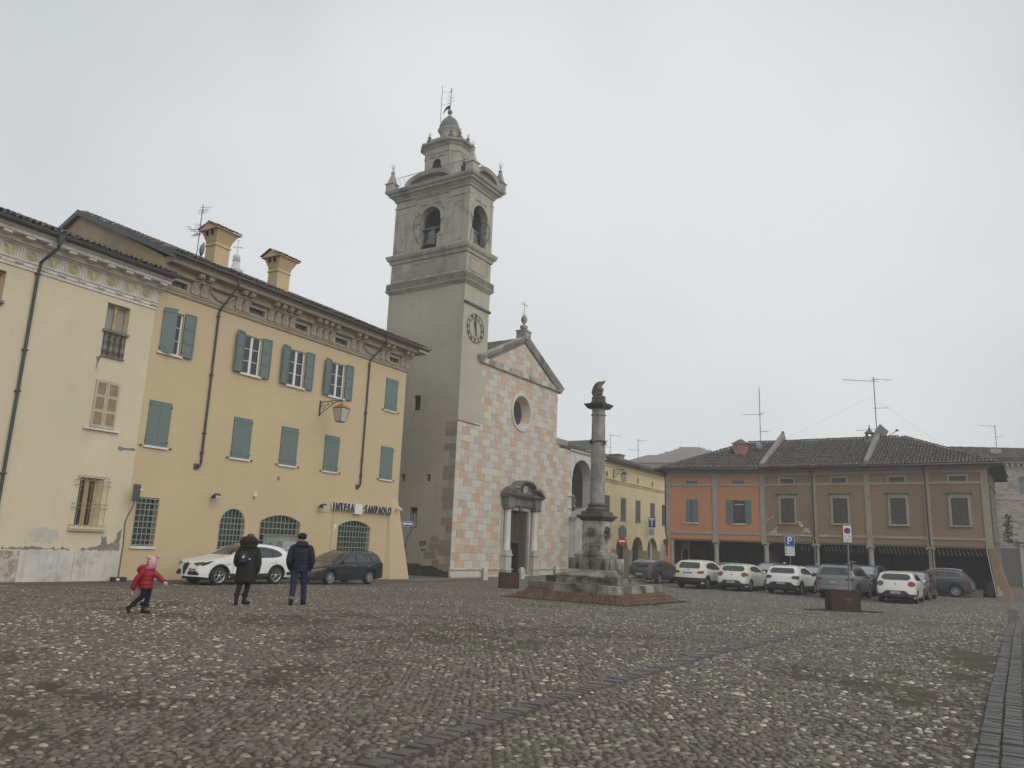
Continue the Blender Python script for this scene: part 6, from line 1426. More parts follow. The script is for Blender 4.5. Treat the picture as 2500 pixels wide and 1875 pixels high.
b = MB(); b.wall([(-6.82,-.5),(-6.1,-.5),(-6.1,2.62),(-6.82,2.62)], [seg_arch(-6.7,-6.22,-.4,1.5,2.0,8)], 2.2, .3); b.build('side_arch', CST, org)
# arcade interior
def interior(root, X0, X1, shops):
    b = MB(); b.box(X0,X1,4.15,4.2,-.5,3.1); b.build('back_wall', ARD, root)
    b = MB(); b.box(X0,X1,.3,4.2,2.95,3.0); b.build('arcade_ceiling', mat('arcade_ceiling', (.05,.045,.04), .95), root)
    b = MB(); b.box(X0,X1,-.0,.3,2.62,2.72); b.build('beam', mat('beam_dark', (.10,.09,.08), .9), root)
    for x0, x1, z0, z1, kind in shops:
        b = MB(); b.box(x0,x1,4.05,4.14,z0,z1); o = b.build('shop_window', glass('shop_glass', (.016,.018,.02), .3, .15), root)
        b = MB(); t = .05; b.box(x0-t,x1+t,4.0,4.05,z1,z1+t); b.box(x0-t,x0,4.0,4.05,z0,z1); b.box(x1,x1+t,4.0,4.05,z0,z1); b.build('frame', mat('shop_frame', (.03,.03,.032), .5), o)
        if kind:
            for k in range(7):
                b = MB(); b.box(x0+.05,x1-.05,4.02,4.04,z0+.2+.22*k,z0+.21+.22*k); b.build('reflection_bar', mat('bar_grey', (.09,.085,.075), .6), o)
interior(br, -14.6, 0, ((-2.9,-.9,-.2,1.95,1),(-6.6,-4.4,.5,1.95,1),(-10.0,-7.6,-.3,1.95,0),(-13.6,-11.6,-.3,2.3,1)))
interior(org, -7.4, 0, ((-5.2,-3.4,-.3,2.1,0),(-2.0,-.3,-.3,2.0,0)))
b = MB()
for (c, x, z) in ((.16,-1.0,1.15),): b.tube([(x+.22*math.cos(2*pi*k/16), 3.98, .95+.22*math.sin(2*pi*k/16)) for k in range(17)], .018, 4)
b.tube([(-1.08,3.98,1.05),(-.92,3.98,1.05),(-1.08,3.98,.85),(-.92,3.98,.85)], .02, 4); b.build('round_logo', mat('logo_dark', (.02,.02,.02)), org)
b = MB(); b.tube([(-6.0,3.9,1.2),(-5.9,3.9,1.5),(-6.05,3.9,1.35),(-5.85,3.9,1.1),(-6.05,3.9,1.0),(-6.0,3.9,1.2)], .03, 5); b.tube([(-2.6,4.1,1.0),(-2.5,4.1,1.2),(-2.4,4.1,1.0),(-2.5,4.1,.9),(-2.6,4.1,1.0)], .03, 5); b.build('wall_ornament', mat('logo_dark', (.02,.02,.02)), org)
# striped awnings: dark cloth with pale stripes, one object per bay
AWD = mat('awning_dark', (.028,.026,.026), .9, .2, 3); AWL = mat('awning_pale', (.20,.19,.175), .9, .2, 3)
for x0, x1, lab, spans in ((-3.3,-.5,'striped awning hanging in the bay beside the corner pillar',((.0,1.0),)), (-7.0,-3.9,'striped awning in the bay left of the corner bay of the brown house',((.02,.97),)), (-10.6,-7.6,'striped awning with a gap in the bay behind the signpost',((.02,.36),(.45,.62),(.82,1.0))), (-14.2,-11.2,'short striped awning end in the bay next to the orange house',((.72,.96),))):
    r = BR.root('striped_awning', 0, 0, 0, label=lab, cat='awning', group='striped awnings under the brown arcade')
    b = MB(); b.add([(x0,1.9,2.72),(x1,1.9,2.72),(x1,.62,2.52),(x0,.62,2.52),(x0,.60,2.15),(x1,.60,2.15)], [(0,1,2,3),(3,2,5,4)]); b.build('cloth', AWD, r)
    for a, c in spans:
        x = x0+(x1-x0)*a; e = x0+(x1-x0)*c; tl = .14 if a+c < 1.2 else -.10
        while x < e:
            b = MB(); sk = (x-(x0+x1)/2)*.0+tl; b.add([(x,.59,2.56),(x+.09,.59,2.56),(x+.09+sk,.585,2.12),(x+sk,.585,2.12)], [(0,1,2,3)]); b.build('stripe', AWL, r); x += .24
# roofs
def hiproof(root, XL, XR, hipL, hipR, nm):
    ye, ze, yr, zr = -.70, 8.08, 5.6, 10.95
    def clip(x, t):
        return (not hipL or x > XL+t*(yr-ye)) and (not hipR or x < XR-t*(yr-ye))
    tile_roof(root, XL, XR, ye, ze, yr, zr, .225, .40, clip=clip, first=True, limit=80, capped=True)
    a = XL+(yr-ye if hipL else 0); c = XR-(yr-ye if hipR else 0)
    roof_deck(root, [(XL,ye,ze-.02),(XR,ye,ze-.02),(c,yr,zr-.03),(a,yr,zr-.03)]); roof_deck(root, [(a,yr,zr-.03),(c,yr,zr-.03),(XR,12,ze),(XL,12,ze)])
    if hipR: roof_deck(root, [(XR,ye,ze-.02),(XR,12,ze-.02),(c,yr,zr-.03)])
    if hipL: roof_deck(root, [(XL,ye,ze-.02),(a,yr,zr-.03),(XL,12,ze-.02)])
    st = MB(); tm = coppo(.46, .12); tv = [Vector(v) for v in tm.v]
    def line(p, q):
        p, q = Vector(p), Vector(q); n = int((q-p).length/.4); d = (q-p).normalized(); an = math.atan2(d.z, math.hypot(d.x, d.y)); rz = math.atan2(d.y, d.x)-pi/2
        for k in range(n):
            M = Matrix.Translation(p+d*.4*k+Vector((0,0,.06+random.gauss(0,.008)))) @ Matrix.Rotation(rz+random.gauss(0,.04), 4, 'Z') @ Matrix.Rotation(an, 4, 'X'); st.add([M @ v for v in tv], tm.f)
    line((a,yr,zr-.02),(c,yr,zr-.02))
    if hipR: line((XR,ye,ze-.02),(c,yr,zr-.04))
    if hipL: line((XL,ye,ze-.02),(a,yr,zr-.04))
    st.build('ridge_tiles', TILE, root, True, kind='stuff')
hiproof(br, -14.7, .78, False, True, 'b'); hiproof(org, -8.15, .9, True, False, 'o')
gutter(br, [(-14.65,-.74,8.06),(.8,-.74,8.06)], .085); gutter(org, [(-8.2,-.74,8.04),(-.05,-.74,8.04)], .085); gutter(br, [(.85,-.72,8.06),(.85,9,8.06)], .085, name='side_gutter')
PIPB = mat('pipe_redbrown', (.06,.035,.03), .6, bmp=0)
b = MB(); b.tube([(-3.7,-.72,8.0),(-3.68,-.3,7.7),(-3.66,-.12,7.4),(-3.62,-.12,2.9),(-3.52,-.05,2.5),(-3.5,-.06,-.4)], .045, 6); b.build('downpipe', PIPB, br)
b = MB(); b.tube([(-11.0,-.72,8.0),(-11.0,-.3,7.7),(-11.0,-.12,7.4),(-10.98,-.12,2.9),(-10.9,-.05,2.5),(-10.9,-.07,-.4)], .045, 6); b.build('downpipe', IRON, br)
for z, s_ in ((3.05,.05),(2.9,.04),(2.45,.04),(1.35,.04),(1.2,.07),(1.05,.06),(.75,.08),(.55,.05)): b = MB(); b.bbox((-10.92,-.135 if z > 2.8 else -.125,z), s_*1.5,.02,s_*1.6); b.build('sticker', WFR if s_ > .045 else MATS['dusty_glass'], br)
b = MB(); b.tube([(-7.85,-.72,8.0),(-7.55,-.4,7.8),(-7.45,-.12,7.4),(-7.45,-.12,3.2),(-7.33,-.12,2.7),(-7.33,-.2,-.4)], .055, 6); b.build('downpipe', IRON, org)
for z in (1.25,.95): b = MB(); b.bbox((-7.33,-.26,z), .06,.02,.14); b.build('sticker', WFR, org)
def firewall(x, root, lean=0):
    b = MB(); y0, y1 = -.35, 6.1; z = lambda y: 8.08+.4556*(y+.70)
    b.add([(x-.16,y0,z(y0)+.22),(x+.16,y0,z(y0)+.22),(x+.16,y1,z(y1)+.50),(x-.16,y1,z(y1)+.50),(x-.16,y0,z(y0)-.1),(x+.16,y0,z(y0)-.1),(x+.16,y1,z(y1)-.1),(x-.16,y1,z(y1)-.1)], [(0,1,2,3),(0,4,5,1),(1,5,6,2),(2,6,7,3),(3,7,4,0)]); b.build('fire_wall', mat('firewall_plaster', (.24,.225,.195), .9, .2, 1.5, (.14,.135,.12), (.45,.7)), root)
    b = MB(); b.add([(x-.28,y1+.0,z(y1)-.2),(x+.28,y1,z(y1)-.2),(x+.1,y1+.1,z(y1)+.72),(x-.1,y1+.1,z(y1)+.72),(x,y1+.8,z(y1)-.2)], [(0,1,2,3),(1,4,2),(0,3,4),(3,2,4)]); b.build('fire_wall_top', MATS['firewall_plaster'], root)
    b = MB(); b.prism([(x-.25,-.72),(x+.1,-.72),(x+.12,.3),(x-.05,.3)], 0, .01, 'z'); b.xf(Matrix(((1,0,0,0),(0,1,0,0),(0,.455,1,8.47),(0,0,0,1)))); b.build('lead_flashing', mat('flashing_pale', (.42,.43,.43), .5), root)
firewall(-14.62, br); firewall(-7.25, br)
# chimney on the orange roof
r = empty('chimney', (18.75, 62.0, 9.55), OR.rz, 'squat orange plastered chimney with tiled cap on the orange roof', 'chimney')
b = MB(); b.add([(-.42,-.35,0),(.42,-.35,0),(.42,.35,0),(-.42,.35,0),(-.55,-.48,.85),(.55,-.48,.85),(.55,.48,.85),(-.55,.48,.85)], [(0,1,5,4),(1,2,6,5),(2,3,7,6),(3,0,4,7),(4,5,6,7)]); b.build('stack', mat('chimney_orange', (.36,.20,.13), .9, .2, 3), r)
b = MB(); b.add([(-.66,-.58,.85),(.66,-.58,.85),(.66,.58,.85),(-.66,.58,.85),(-.12,0,1.28),(.12,0,1.28)], [(0,1,5,4),(1,2,5),(2,3,4,5),(3,0,4),(0,3,2,1)]); b.build('cap', TILE, r)
# turret chimney
r = empty('turret_chimney', (27.55, 58.3, 10.25), BR.rz, 'little chimney turret with pointed cap beside the roof wall', 'chimney')
b = MB(); b.box(-.28,.28,-.28,.28,-.3,.42); b.build('stack', MATS['firewall_plaster'], r)
b = MB(); [b.box(x-.06,x+.06,y-.06,y+.06,.42,.85) for x in (-.2,.2) for y in (-.2,.2)]; b.build('pillar', TILE, r); b = MB(); b.lathe([(.46,.85),(.42,.92),(.16,1.1),(.07,1.3),(.02,1.55)], n=4, ph=.5); b.build('cap', TILE, r)
aerial('roof_aerial', (20.15, 61.3, 9.9), 0, 5.1, 'slender aerial with small dish left of the first roof wall', [(2.9,2.9,1.4,5,.3,0),(2.95,.3,.3,4,.5,.4),(.9+.6,.3,.7,4,.5,.1)], th=.03, dish=(.35, 2.0))
aerial('roof_aerial', (28.35, 58.8, 10.6), 0, 5.1, 'tallest aerial with long horizontal rod antenna at the second roof wall', [(4.75,3.2,2.5,16,.22,.0),(4.9,.1,1.3,2,.9,.03),(2.6,.2,1.2,2,.1,.1),(.95,3.1,1.6,2,.1,-.1)], th=.035)
r = empty('satellite_dish', (28.6, 58.7, 10.75), -.5, 'square edged satellite dish on the second roof wall', 'satellite dish')
b = MB(); b.bbox((0,0,.5), 1.0,.05,1.0, .9, .35, .5); b.build('reflector', mat('dish_pale', (.20,.20,.19), .7), r); b = MB(); b.tube([(0,0,0),(0,0,.5)], .04, 5); b.tube([(.3,-.2,.1),(1.1,-.4,.55)], .025, 5); b.bbox((1.15,-.42,.6), .2,.12,.14); b.build('feed_arm', IRON, r)
# guy wires
for a, c, lab in (((28.35,58.8,14.2),(21.5,61.5,10.6),'thin guy wire running down to the left from the tallest aerial'),((28.35,58.8,13.9),(35.0,58.0,9.0),'thin guy wire running down to the right from the tallest aerial')):
    b = MB(); b.tube([a, c], .005, 4); b.build('guy_wire', MATS['aerial_metal'], None, label=lab, cat='wire')
# bins and slabs under the corner
r = empty('waste_bin', (31.0, 50.6, -.36), 0, 'dark bin standing against the corner pillar of the arcade', 'bin'); b = MB(); b.lathe([(.27,0),(.33,.75),(.35,.76),(.35,.82),(.30,.84)], n=14); b.build('body', mat('bin_dark', (.03,.027,.03), .7), r, 30); b = MB(); b.lathe([(.36,.8),(.36,.86),(.2,.9)], n=14); b.build('lid', MATS['bin_dark'], r, 30)
for x, y, w_, lab in ((29.9,50.5,1.0,'pale stone trough lying by the waste bin'),(28.8,51.3,.95,'mossy stone trough lying under the arcade shop window')):
    r = empty('stone_trough', (x, y, -.40), BR.rz, lab, 'trough', 'stone troughs under the arcade'); b = MB(); b.add([(-w_/2,-.2,0),(w_/2,-.2,0),(w_/2,.2,0),(-w_/2,.2,0),(-w_/2-.05,-.24,.42),(w_/2+.05,-.24,.42),(w_/2+.05,.24,.42),(-w_/2-.05,.24,.42),(-w_/2+.05,-.16,.42),(w_/2-.05,-.16,.42),(w_/2-.05,.16,.42),(-w_/2+.05,.16,.42),(-w_/2+.05,-.16,.3),(w_/2-.05,-.16,.3),(w_/2-.05,.16,.3),(-w_/2+.05,.16,.3)], [(0,1,5,4),(1,2,6,5),(2,3,7,6),(3,0,4,7),(4,5,9,8),(5,6,10,9),(6,7,11,10),(7,4,8,11),(8,9,13,12),(9,10,14,13),(10,11,15,14),(11,8,12,15),(12,13,14,15)]); b.build('trough_body', mat('trough_stone', (.20,.185,.155), .9, .25, 3, (.11,.11,.07), (.5,.7)), r)
# ------------------------------------------------------------------ far buildings
FB = mat('far_brick', (.31,.265,.23), .95, .2, 2.5, (.21,.18,.16), (.45,.65), .5, 8)
fb = empty('brick_house', (47.6, 78.0, 0), R(-6), 'tall old pale brick house beyond the brown arcade house', 'building')
b = MB(); b.wall(rect(-6,16,-.6,11.9), [rect(3.9,5.3,8.7,10.4), rect(3.7,5.5,-.6,3.6), rect(-.9,-.1,8.6,10.3), rect(8.5,9.9,8.7,10.4)], 0, .3); b.build('wall', FB, fb)
b = MB()
for k in range(520):
    z = random.uniform(3.2,11.3); x = random.uniform(.0,9); b.box(x,x+random.uniform(.2,.7),-.012,0,z,z+.05)
b.build('brick_courses', mat('brick_dark_course', (.16,.135,.12), .95), fb, kind='stuff')  # short darker brick strips scattered at random over the wall
for z0, z1, d in ((8.1,8.35,.06),(11.2,11.35,.1),(11.75,11.95,.35),(11.95,12.1,.5)): b = MB(); b.box(-6,16,-d,0,z0,z1); b.build('string_course', mat('far_stone', (.28,.26,.235), .9), fb)
for x in np.arange(-5.6, 15, .55): b = MB(); b.box(x,x+.22,-.3,0,11.4,11.74); b.build('eave_bracket', MATS['far_stone'], fb)
for x0, x1, z0, z1 in ((3.9,5.3,8.7,10.4),(-.9,-.1,8.6,10.3),(8.5,9.9,8.7,10.4)): b = MB(); b.box(x0,x1,.15,.2,z0,z1); b.build('window', mat('far_window', (.12,.15,.165), .4), fb)
b = MB(); b.box(3.7,5.5,.2,.25,-.6,3.6); b.build('door', DARK, fb); b = MB(); b.box(3.3,3.7,-.15,0,-.6,3.6); b.box(5.5,5.9,-.15,0,-.6,3.6); b.box(3.2,6,-.35,0,3.6,3.75); b.box(3.0,6.2,-.45,0,3.95,4.1); b.build('door_surround', MATS['far_stone'], fb)
b = MB(); b.box(-6,3.2,-.05,0,-.6,3.3); b.box(6,16,-.05,0,-.6,3.3); b.build('base_stone', mat('far_base', (.085,.08,.075), .9), fb)
roof_deck(fb, [(-.9,-.6,12.1),(16,-.6,12.1),(16,4,13.9),(-.9,4,13.9)]); tile_roof(fb, -.9, 14, -.6, 12.14, 4, 13.95, .33, .5, first=False)
b = MB(); b.box(2.1,3.1,1.2,1.8,12.9,13.4); b.build('roof_hatch', MATS['far_stone'], fb)
aerial('roof_aerial', (51.1, 80, 13.2), 0, 2.9, 'aerial on the roof of the far brick house', [(2.75,3.2,1.6,6,.3,0),(1.6,.3,.9,3,.3,.2)], th=.035)
r = empty('flower_balcony', (38.3, 59.4, 3.9), BR.rz, 'small iron balcony with dark hanging leaves on the side of the brown house', 'balcony')
b = MB(); b.tube([(-.1,0,0),(-.1,-.6,0),(.6,-.6,0)], .03, 5); b.tube([(-.1,0,1),(-.1,-.6,1),(.6,-.6,1)], .03, 5); [b.tube([(-.1,-.6*k/4,0),(-.1,-.6*k/4,1)], .015, 4) for k in range(5)]; b.build('railing', IRON, r)
b = MB(); vs = []; fs = []
for k in range(260):
    p = Vector((random.gauss(-.05,.16), random.gauss(-.35,.2), random.uniform(-.6,1.5))); d = Vector((random.gauss(0,1), random.gauss(0,1), random.gauss(0,1))).normalized()*.10; e = d.cross(Vector((.3,.5,.8))).normalized()*.05; vs += [tuple(p-d), tuple(p+e), tuple(p+d), tuple(p-e)]; n = len(vs); fs.append((n-4,n-3,n-2,n-1))
b.add(vs, fs); b.build('leaves', mat('leaf_dark', (.05,.06,.035), .8), r, kind='stuff')
FR_ = mat('far_roof', (.17,.15,.135), .95, .15, 1, bmp=.2); FWL = mat('far_wall', (.26,.24,.215), .95, .1, .6)
def far_house(loc, rz, w, d, h, rh, lab, spikes=0):
    r = empty('far_house', loc, R(rz), lab, 'building', 'pale misty roofs beyond the orange house')
    b = MB(); b.box(-w/2,w/2,-d/2,d/2,-.6,h); b.build('wall', FWL, r)
    b = MB(); o = .7; b.add([(-w/2-o,-d/2-o,h),(w/2+o,-d/2-o,h),(w/2+o,d/2+o,h),(-w/2-o,d/2+o,h),(-w*.08,0,h+rh),(w*.08,0,h+rh)], [(0,1,5,4),(1,2,5),(2,3,4,5),(3,0,4),(0,3,2,1)]); b.build('roof', FR_, r)
    if spikes:
        b = MB()
        for k in range(spikes):
            t = random.random(); p = Vector((-w*.08,0,h+rh)).lerp(Vector((-w/2,-d/2,h)), t) if k % 3 == 0 else Vector((w*.08,0,h+rh)).lerp(Vector((w/2,-d/2,h)), t); s_ = .13
            b.lathe([(.03,-.05),(s_,.12),(.1,.28),(.05,.4),(.02,.42)], (p.x, p.y), 6); b.xf(Matrix.Translation((0,0,p.z)), len(b.v)-30)
        b.build('perched_pigeons', mat('pigeon_grey', (.12,.12,.13)), r, kind='stuff')
far_house((50,211,0), -14, 24, 16, 25.7, 4.6, 'largest misty hipped roof with pigeons along its edges', 34)
far_house((43,190,0), -30, 13, 13, 22.8, 3.4, 'misty gabled roof in front of the largest far roof')
far_house((34.5,186,0), -20, 11.5, 12, 22.0, 2.6, 'lowest misty roof at the left of the far roofs')
aerial('roof_aerial', (12.6, 75, 10.3), 0, 2.1, 'small far aerial above the end of the yellow roof', [(1.95,0,.9,3,.2,0),(1.0,3.1,1.0,3,.2,0)], th=.03)
# ------------------------------------------------------------------ signs
POL = mat('galvanised_pole', (.17,.175,.175), .5, .15, 4, metal=.4, bmp=0)
SGB = mat('sign_back_grey', (.10,.105,.11), .6, .1, 4, bmp=0); SBL = mat('traffic_blue', (.012,.055,.30), .4, .06, 4, bmp=0); SRD = mat('traffic_red', (.40,.02,.03), .4, .06, 4, bmp=0); SWH = mat('traffic_white', (.62,.62,.60), .45, .06, 4, bmp=0); INK = mat('ink_black', (.02,.02,.02), .6, .05, 4, bmp=0)
# parking sign
r = empty('parking_sign', (18.10, 50.0, -.42), R(-18), 'blue parking sign with white P over a small white hours panel', 'sign')
b = MB(); b.tube([(0,0,0),(0,0,3.3)], .035, 6); b.build('pole', POL, r)
b = MB(); b.box(-.29,.29,-.06,-.03,2.72,3.33); o = b.build('blue_panel', SWH, r); b = MB(); b.box(-.27,.27,-.066,-.0605,2.74,3.31); b.build('blue_face', SBL, o); text('P', .62, .003, 'letter', SWH, o, (0,-.07,3.03), bold=.012)
b = MB(); b.box(-.29,.29,-.06,-.03,2.12,2.68); o = b.build('hours_panel', SWH, r); text('0-24', .13, .003, 'hours_text', INK, o, (.1,-.063,2.56)); text('8 - 20', .11, .003, 'hours_text', INK, o, (.1,-.063,2.42)); text('60 min', .12, .003, 'hours_text', INK, o, (.1,-.063,2.26))
for z in (2.56,2.42,2.25): b = MB(); b.bbox((-.2,-.062,z), .08,.004,.08); b.build('pictogram', INK, o)
b = MB(); b.box(-.3,.26,-.05,-.03,.95,1.5); b.build('white_board', SWH, r); b = MB(); b.lathe([(.01,0),(.06,.02),(.06,.05),(.01,.07)], (0,0), 8); b.xf(Matrix.Translation((-.36,-.05,1.65)) @ Matrix.Rotation(pi/2,4,'X')); b.build('round_disc', SWH, r)
# no parking box sign rising from the planter
r = empty('no_parking_sign', (13.98, 32.1, -.2), R(-14), 'tall post with white box sign showing a no parking disc, rising from the rusty planter', 'sign')
b = MB(); b.tube([(0,0,0),(.04,0,3.2)], .035, 8); b.build('pole', POL, r)
b = MB(); b.box(-.14,.17,-.10,.16,2.50,3.15); o = b.build('sign_box', mat('box_black', (.03,.032,.035), .5), r); b = MB(); b.box(-.15,.165,-.13,-.101,2.49,3.16); fc = b.build('white_face', SWH, o)
def disc(parent, c, r0, r1, m, nm, y=-.133, n=28):
    b = MB(); A = [(c[0]+r0*math.cos(2*pi*k/n), y, c[1]+r0*math.sin(2*pi*k/n)) for k in range(n)]; B = [(c[0]+r1*math.cos(2*pi*k/n), y, c[1]+r1*math.sin(2*pi*k/n)) for k in range(n)]
    if r0 > 0: b.add(A+B, [(k, (k+1)%n, n+(k+1)%n, n+k) for k in range(n)])
    else: b.add(B, [tuple(range(n))])
    return b.build(nm, m, parent)
disc(o, (.01,2.95), 0, .10, SBL, 'blue_disc'); disc(o, (.01,2.95), .095, .125, SRD, 'red_ring', -.134)
b = MB(); b.bbox((.01,-.134,2.95), .20,.002,.025, 0, 0, R(45)); b.build('red_bar', SRD, o)
text('8 - 20', .10, .002, 'sign_text', INK, o, (.01,-.133,2.72)); text('LAVORATIVI', .042, .002, 'sign_text', INK, o, (.01,-.133,2.60)); text('ZONA', .042, .002, 'sign_text', INK, o, (.01,-.133,2.55))
b = MB(); b.box(-.12,.10,-.04,.04,1.62,1.64); b.box(-.1,.12,-.04,.04,1.32,1.34); b.box(.05,.28,-.02,.0,1.7,1.73); b.box(.05,.26,-.02,.0,1.42,1.46); b.build('clamp', mat('clamp_grey', (.3,.3,.3), .5), r)
b = MB(); b.box(.09,.15,-.05,.05,1.35,1.62); b.build('small_box', MATS['box_black'], r)
# one way sign by the tower
r = empty('one_way_sign', (-6.40, 50.0, -.62), R(8), 'blue one way sign with white left arrow on a bent pole by the bell tower', 'sign')
b = MB(); b.tube([(0,0,0),(.0,0,1.7),(.03,0,2.1),(.08,0,2.42),(.36,0,3.0),(.42,0,3.25),(.43,0,4.15)], .03, 6); b.build('pole', IRON, r); b = MB(); b.tube([(0,0,1.85),(.02,0,2.1)], .06, 6); b.build('collar', IRON, r)
b = MB(); b.box(-.28,.42,-.07,-.045,3.22,3.54); o = b.build('sign_plate', SWH, r); b = MB(); b.box(-.26,.40,-.076,-.0705,3.24,3.52); b.build('blue_face', SBL, o)
b = MB(); b.prism([(-.24,3.38),(-.10,3.50),(-.10,3.44),(.36,3.44),(.36,3.32),(-.10,3.32),(-.10,3.26)], -.082, -.0765); b.build('white_arrow', SWH, o)
b = MB(); b.bbox((.42,.02,3.78), .34,.02,.50, .1); b.build('sign_back', SGB, r); b = MB(); b.bbox((.44,.03,3.35), .34,.02,.34, .1); b.build('sign_back', SGB, r)
# no entry sign under the yellow portico
r = empty('no_entry_sign', (9.12, 61.6, -.45), R(-8), 'round red no entry sign with white bar before the portico arches', 'sign')
b = MB(); b.tube([(-.5,0,0),(-.5,0,1.7),(-.05,0,2.45),(0,0,2.9),(0,0,4.0)], .025, 6); b.build('pole', POL, r)
disc(r, (0,2.78), 0, .32, SRD, 'red_disc', -.04); disc(r, (0,2.78), 0, .325, SGB, 'sign_back', -.03); b = MB(); b.box(-.24,.24,-.046,-.041,2.72,2.84); b.build('white_bar', SWH, r)
b = MB(); b.lathe([(.28,0),(.33,.1),(.33,.6),(.2,.8),(.12,.9)], n=10); b.xf(Matrix.Translation((.02,.04,3.1)) @ Matrix.Scale(.1, 4, (0,1,0))); b.build('sign_back', SGB, r)
# ------------------------------------------------------------------ cars
def paint(name, col, fl=.0):
    return flat(name, col, .32, fl, .5, coat=.7, lo=.985)
TYR = flat('tyre_rubber', (.018,.018,.019), .85); CGL = flat('car_glass', (.022,.028,.032), .04, 0, .6, coat=.5); CLAD = flat('black_cladding', (.022,.022,.023), .6)
ALY = flat('alloy', (.45,.45,.46), .35, .7); RIMD = flat('rim_dark', (.03,.03,.032), .5); CHR = flat('chrome_trim', (.60,.60,.60), .25, .8); LRED = flat('tail_red', (.17,.012,.018), .18, 0, .5, coat=.5)
LRED2 = flat('tail_dark_red', (.07,.010,.014), .18, 0, .5, coat=.5); HDL = flat('headlamp', (.20,.21,.22), .12, .3, .6, coat=.6); HDD = flat('headlamp_dark', (.06,.062,.066), .12, .2, .6, coat=.6); PLT = flat('plate_white', (.52,.53,.53), .5); PBL = flat('plate_blue', (.02,.05,.20), .5); SEAM = flat('panel_seam', (.02,.02,.02), .8)
def chaikin(p, n):
    for _ in range(n):
        q = [p[0]]
        for a, b in zip(p[:-1], p[1:]): q += [(a[0]*.75+b[0]*.25, a[1]*.75+b[1]*.25), (a[0]*.25+b[0]*.75, a[1]*.25+b[1]*.75)]
        p = q+[p[-1]]
    return p
WHEELS = {}
def wheel_mesh(r, kind):
    if (r, kind) in WHEELS: return WHEELS[(r, kind)]
    w = .11
    b = MB(); b.lathe([(r*.66,-w),(r*.9,-w),(r*.98,-w*.8),(r,-w*.4),(r,w*.4),(r*.98,w*.8),(r*.9,w),(r*.66,w),(r*.66,-w)], n=28, cap=False); b.xf(Matrix.Rotation(pi/2, 4, 'X')); ty = b.mesh('tyre', TYR, 50)
    b = MB(); b.m = 1; b.lathe([(r*.66,.01),(r*.62,.0),(.0,.0)], n=28, cap=False); b.m = 0
    b.lathe([(r*.66,w),(r*.70,w+.004),(r*.69,w-.02),(r*.64,w-.03),(r*.62,.01)], n=28, cap=False)
    if kind == 'ring5':
        for k in range(5):
            a = 2*pi*k/5+.3; c = (r*.38*math.cos(a), r*.38*math.sin(a)); q = [(c[0]+r*.235*math.cos(t), c[1]+r*.235*math.sin(t), w-.03) for t in [2*pi*j/14 for j in range(15)]]; b.tube(q, .011, 4, cap=False)
    else:
        n = {'s10': 10, 's5d': 5, 's5': 5, 's9': 9}[kind]
        for k in range(n):
            for dd in ((-.12, .12) if kind in ('s5d',) else (0,)):
                a = 2*pi*k/n+dd; wd = .04 if kind == 's10' else .035; p = (r*.36*math.cos(a), r*.36*math.sin(a), w-.028); b.bbox(p, r*.60, wd*(1.3 if kind == 's5' else 1), .02, a)
    b.lathe([(.05,w-.045),(.06,w-.015),(.03,w-.005),(.0,w-.005)], n=10, cap=False)
    b.xf(Matrix.Rotation(-pi/2, 4, 'X')); ri = b.mesh('rim', [ALY if kind != 'dark' else RIMD, RIMD])
    WHEELS[(r, kind)] = (ty, ri); return ty, ri
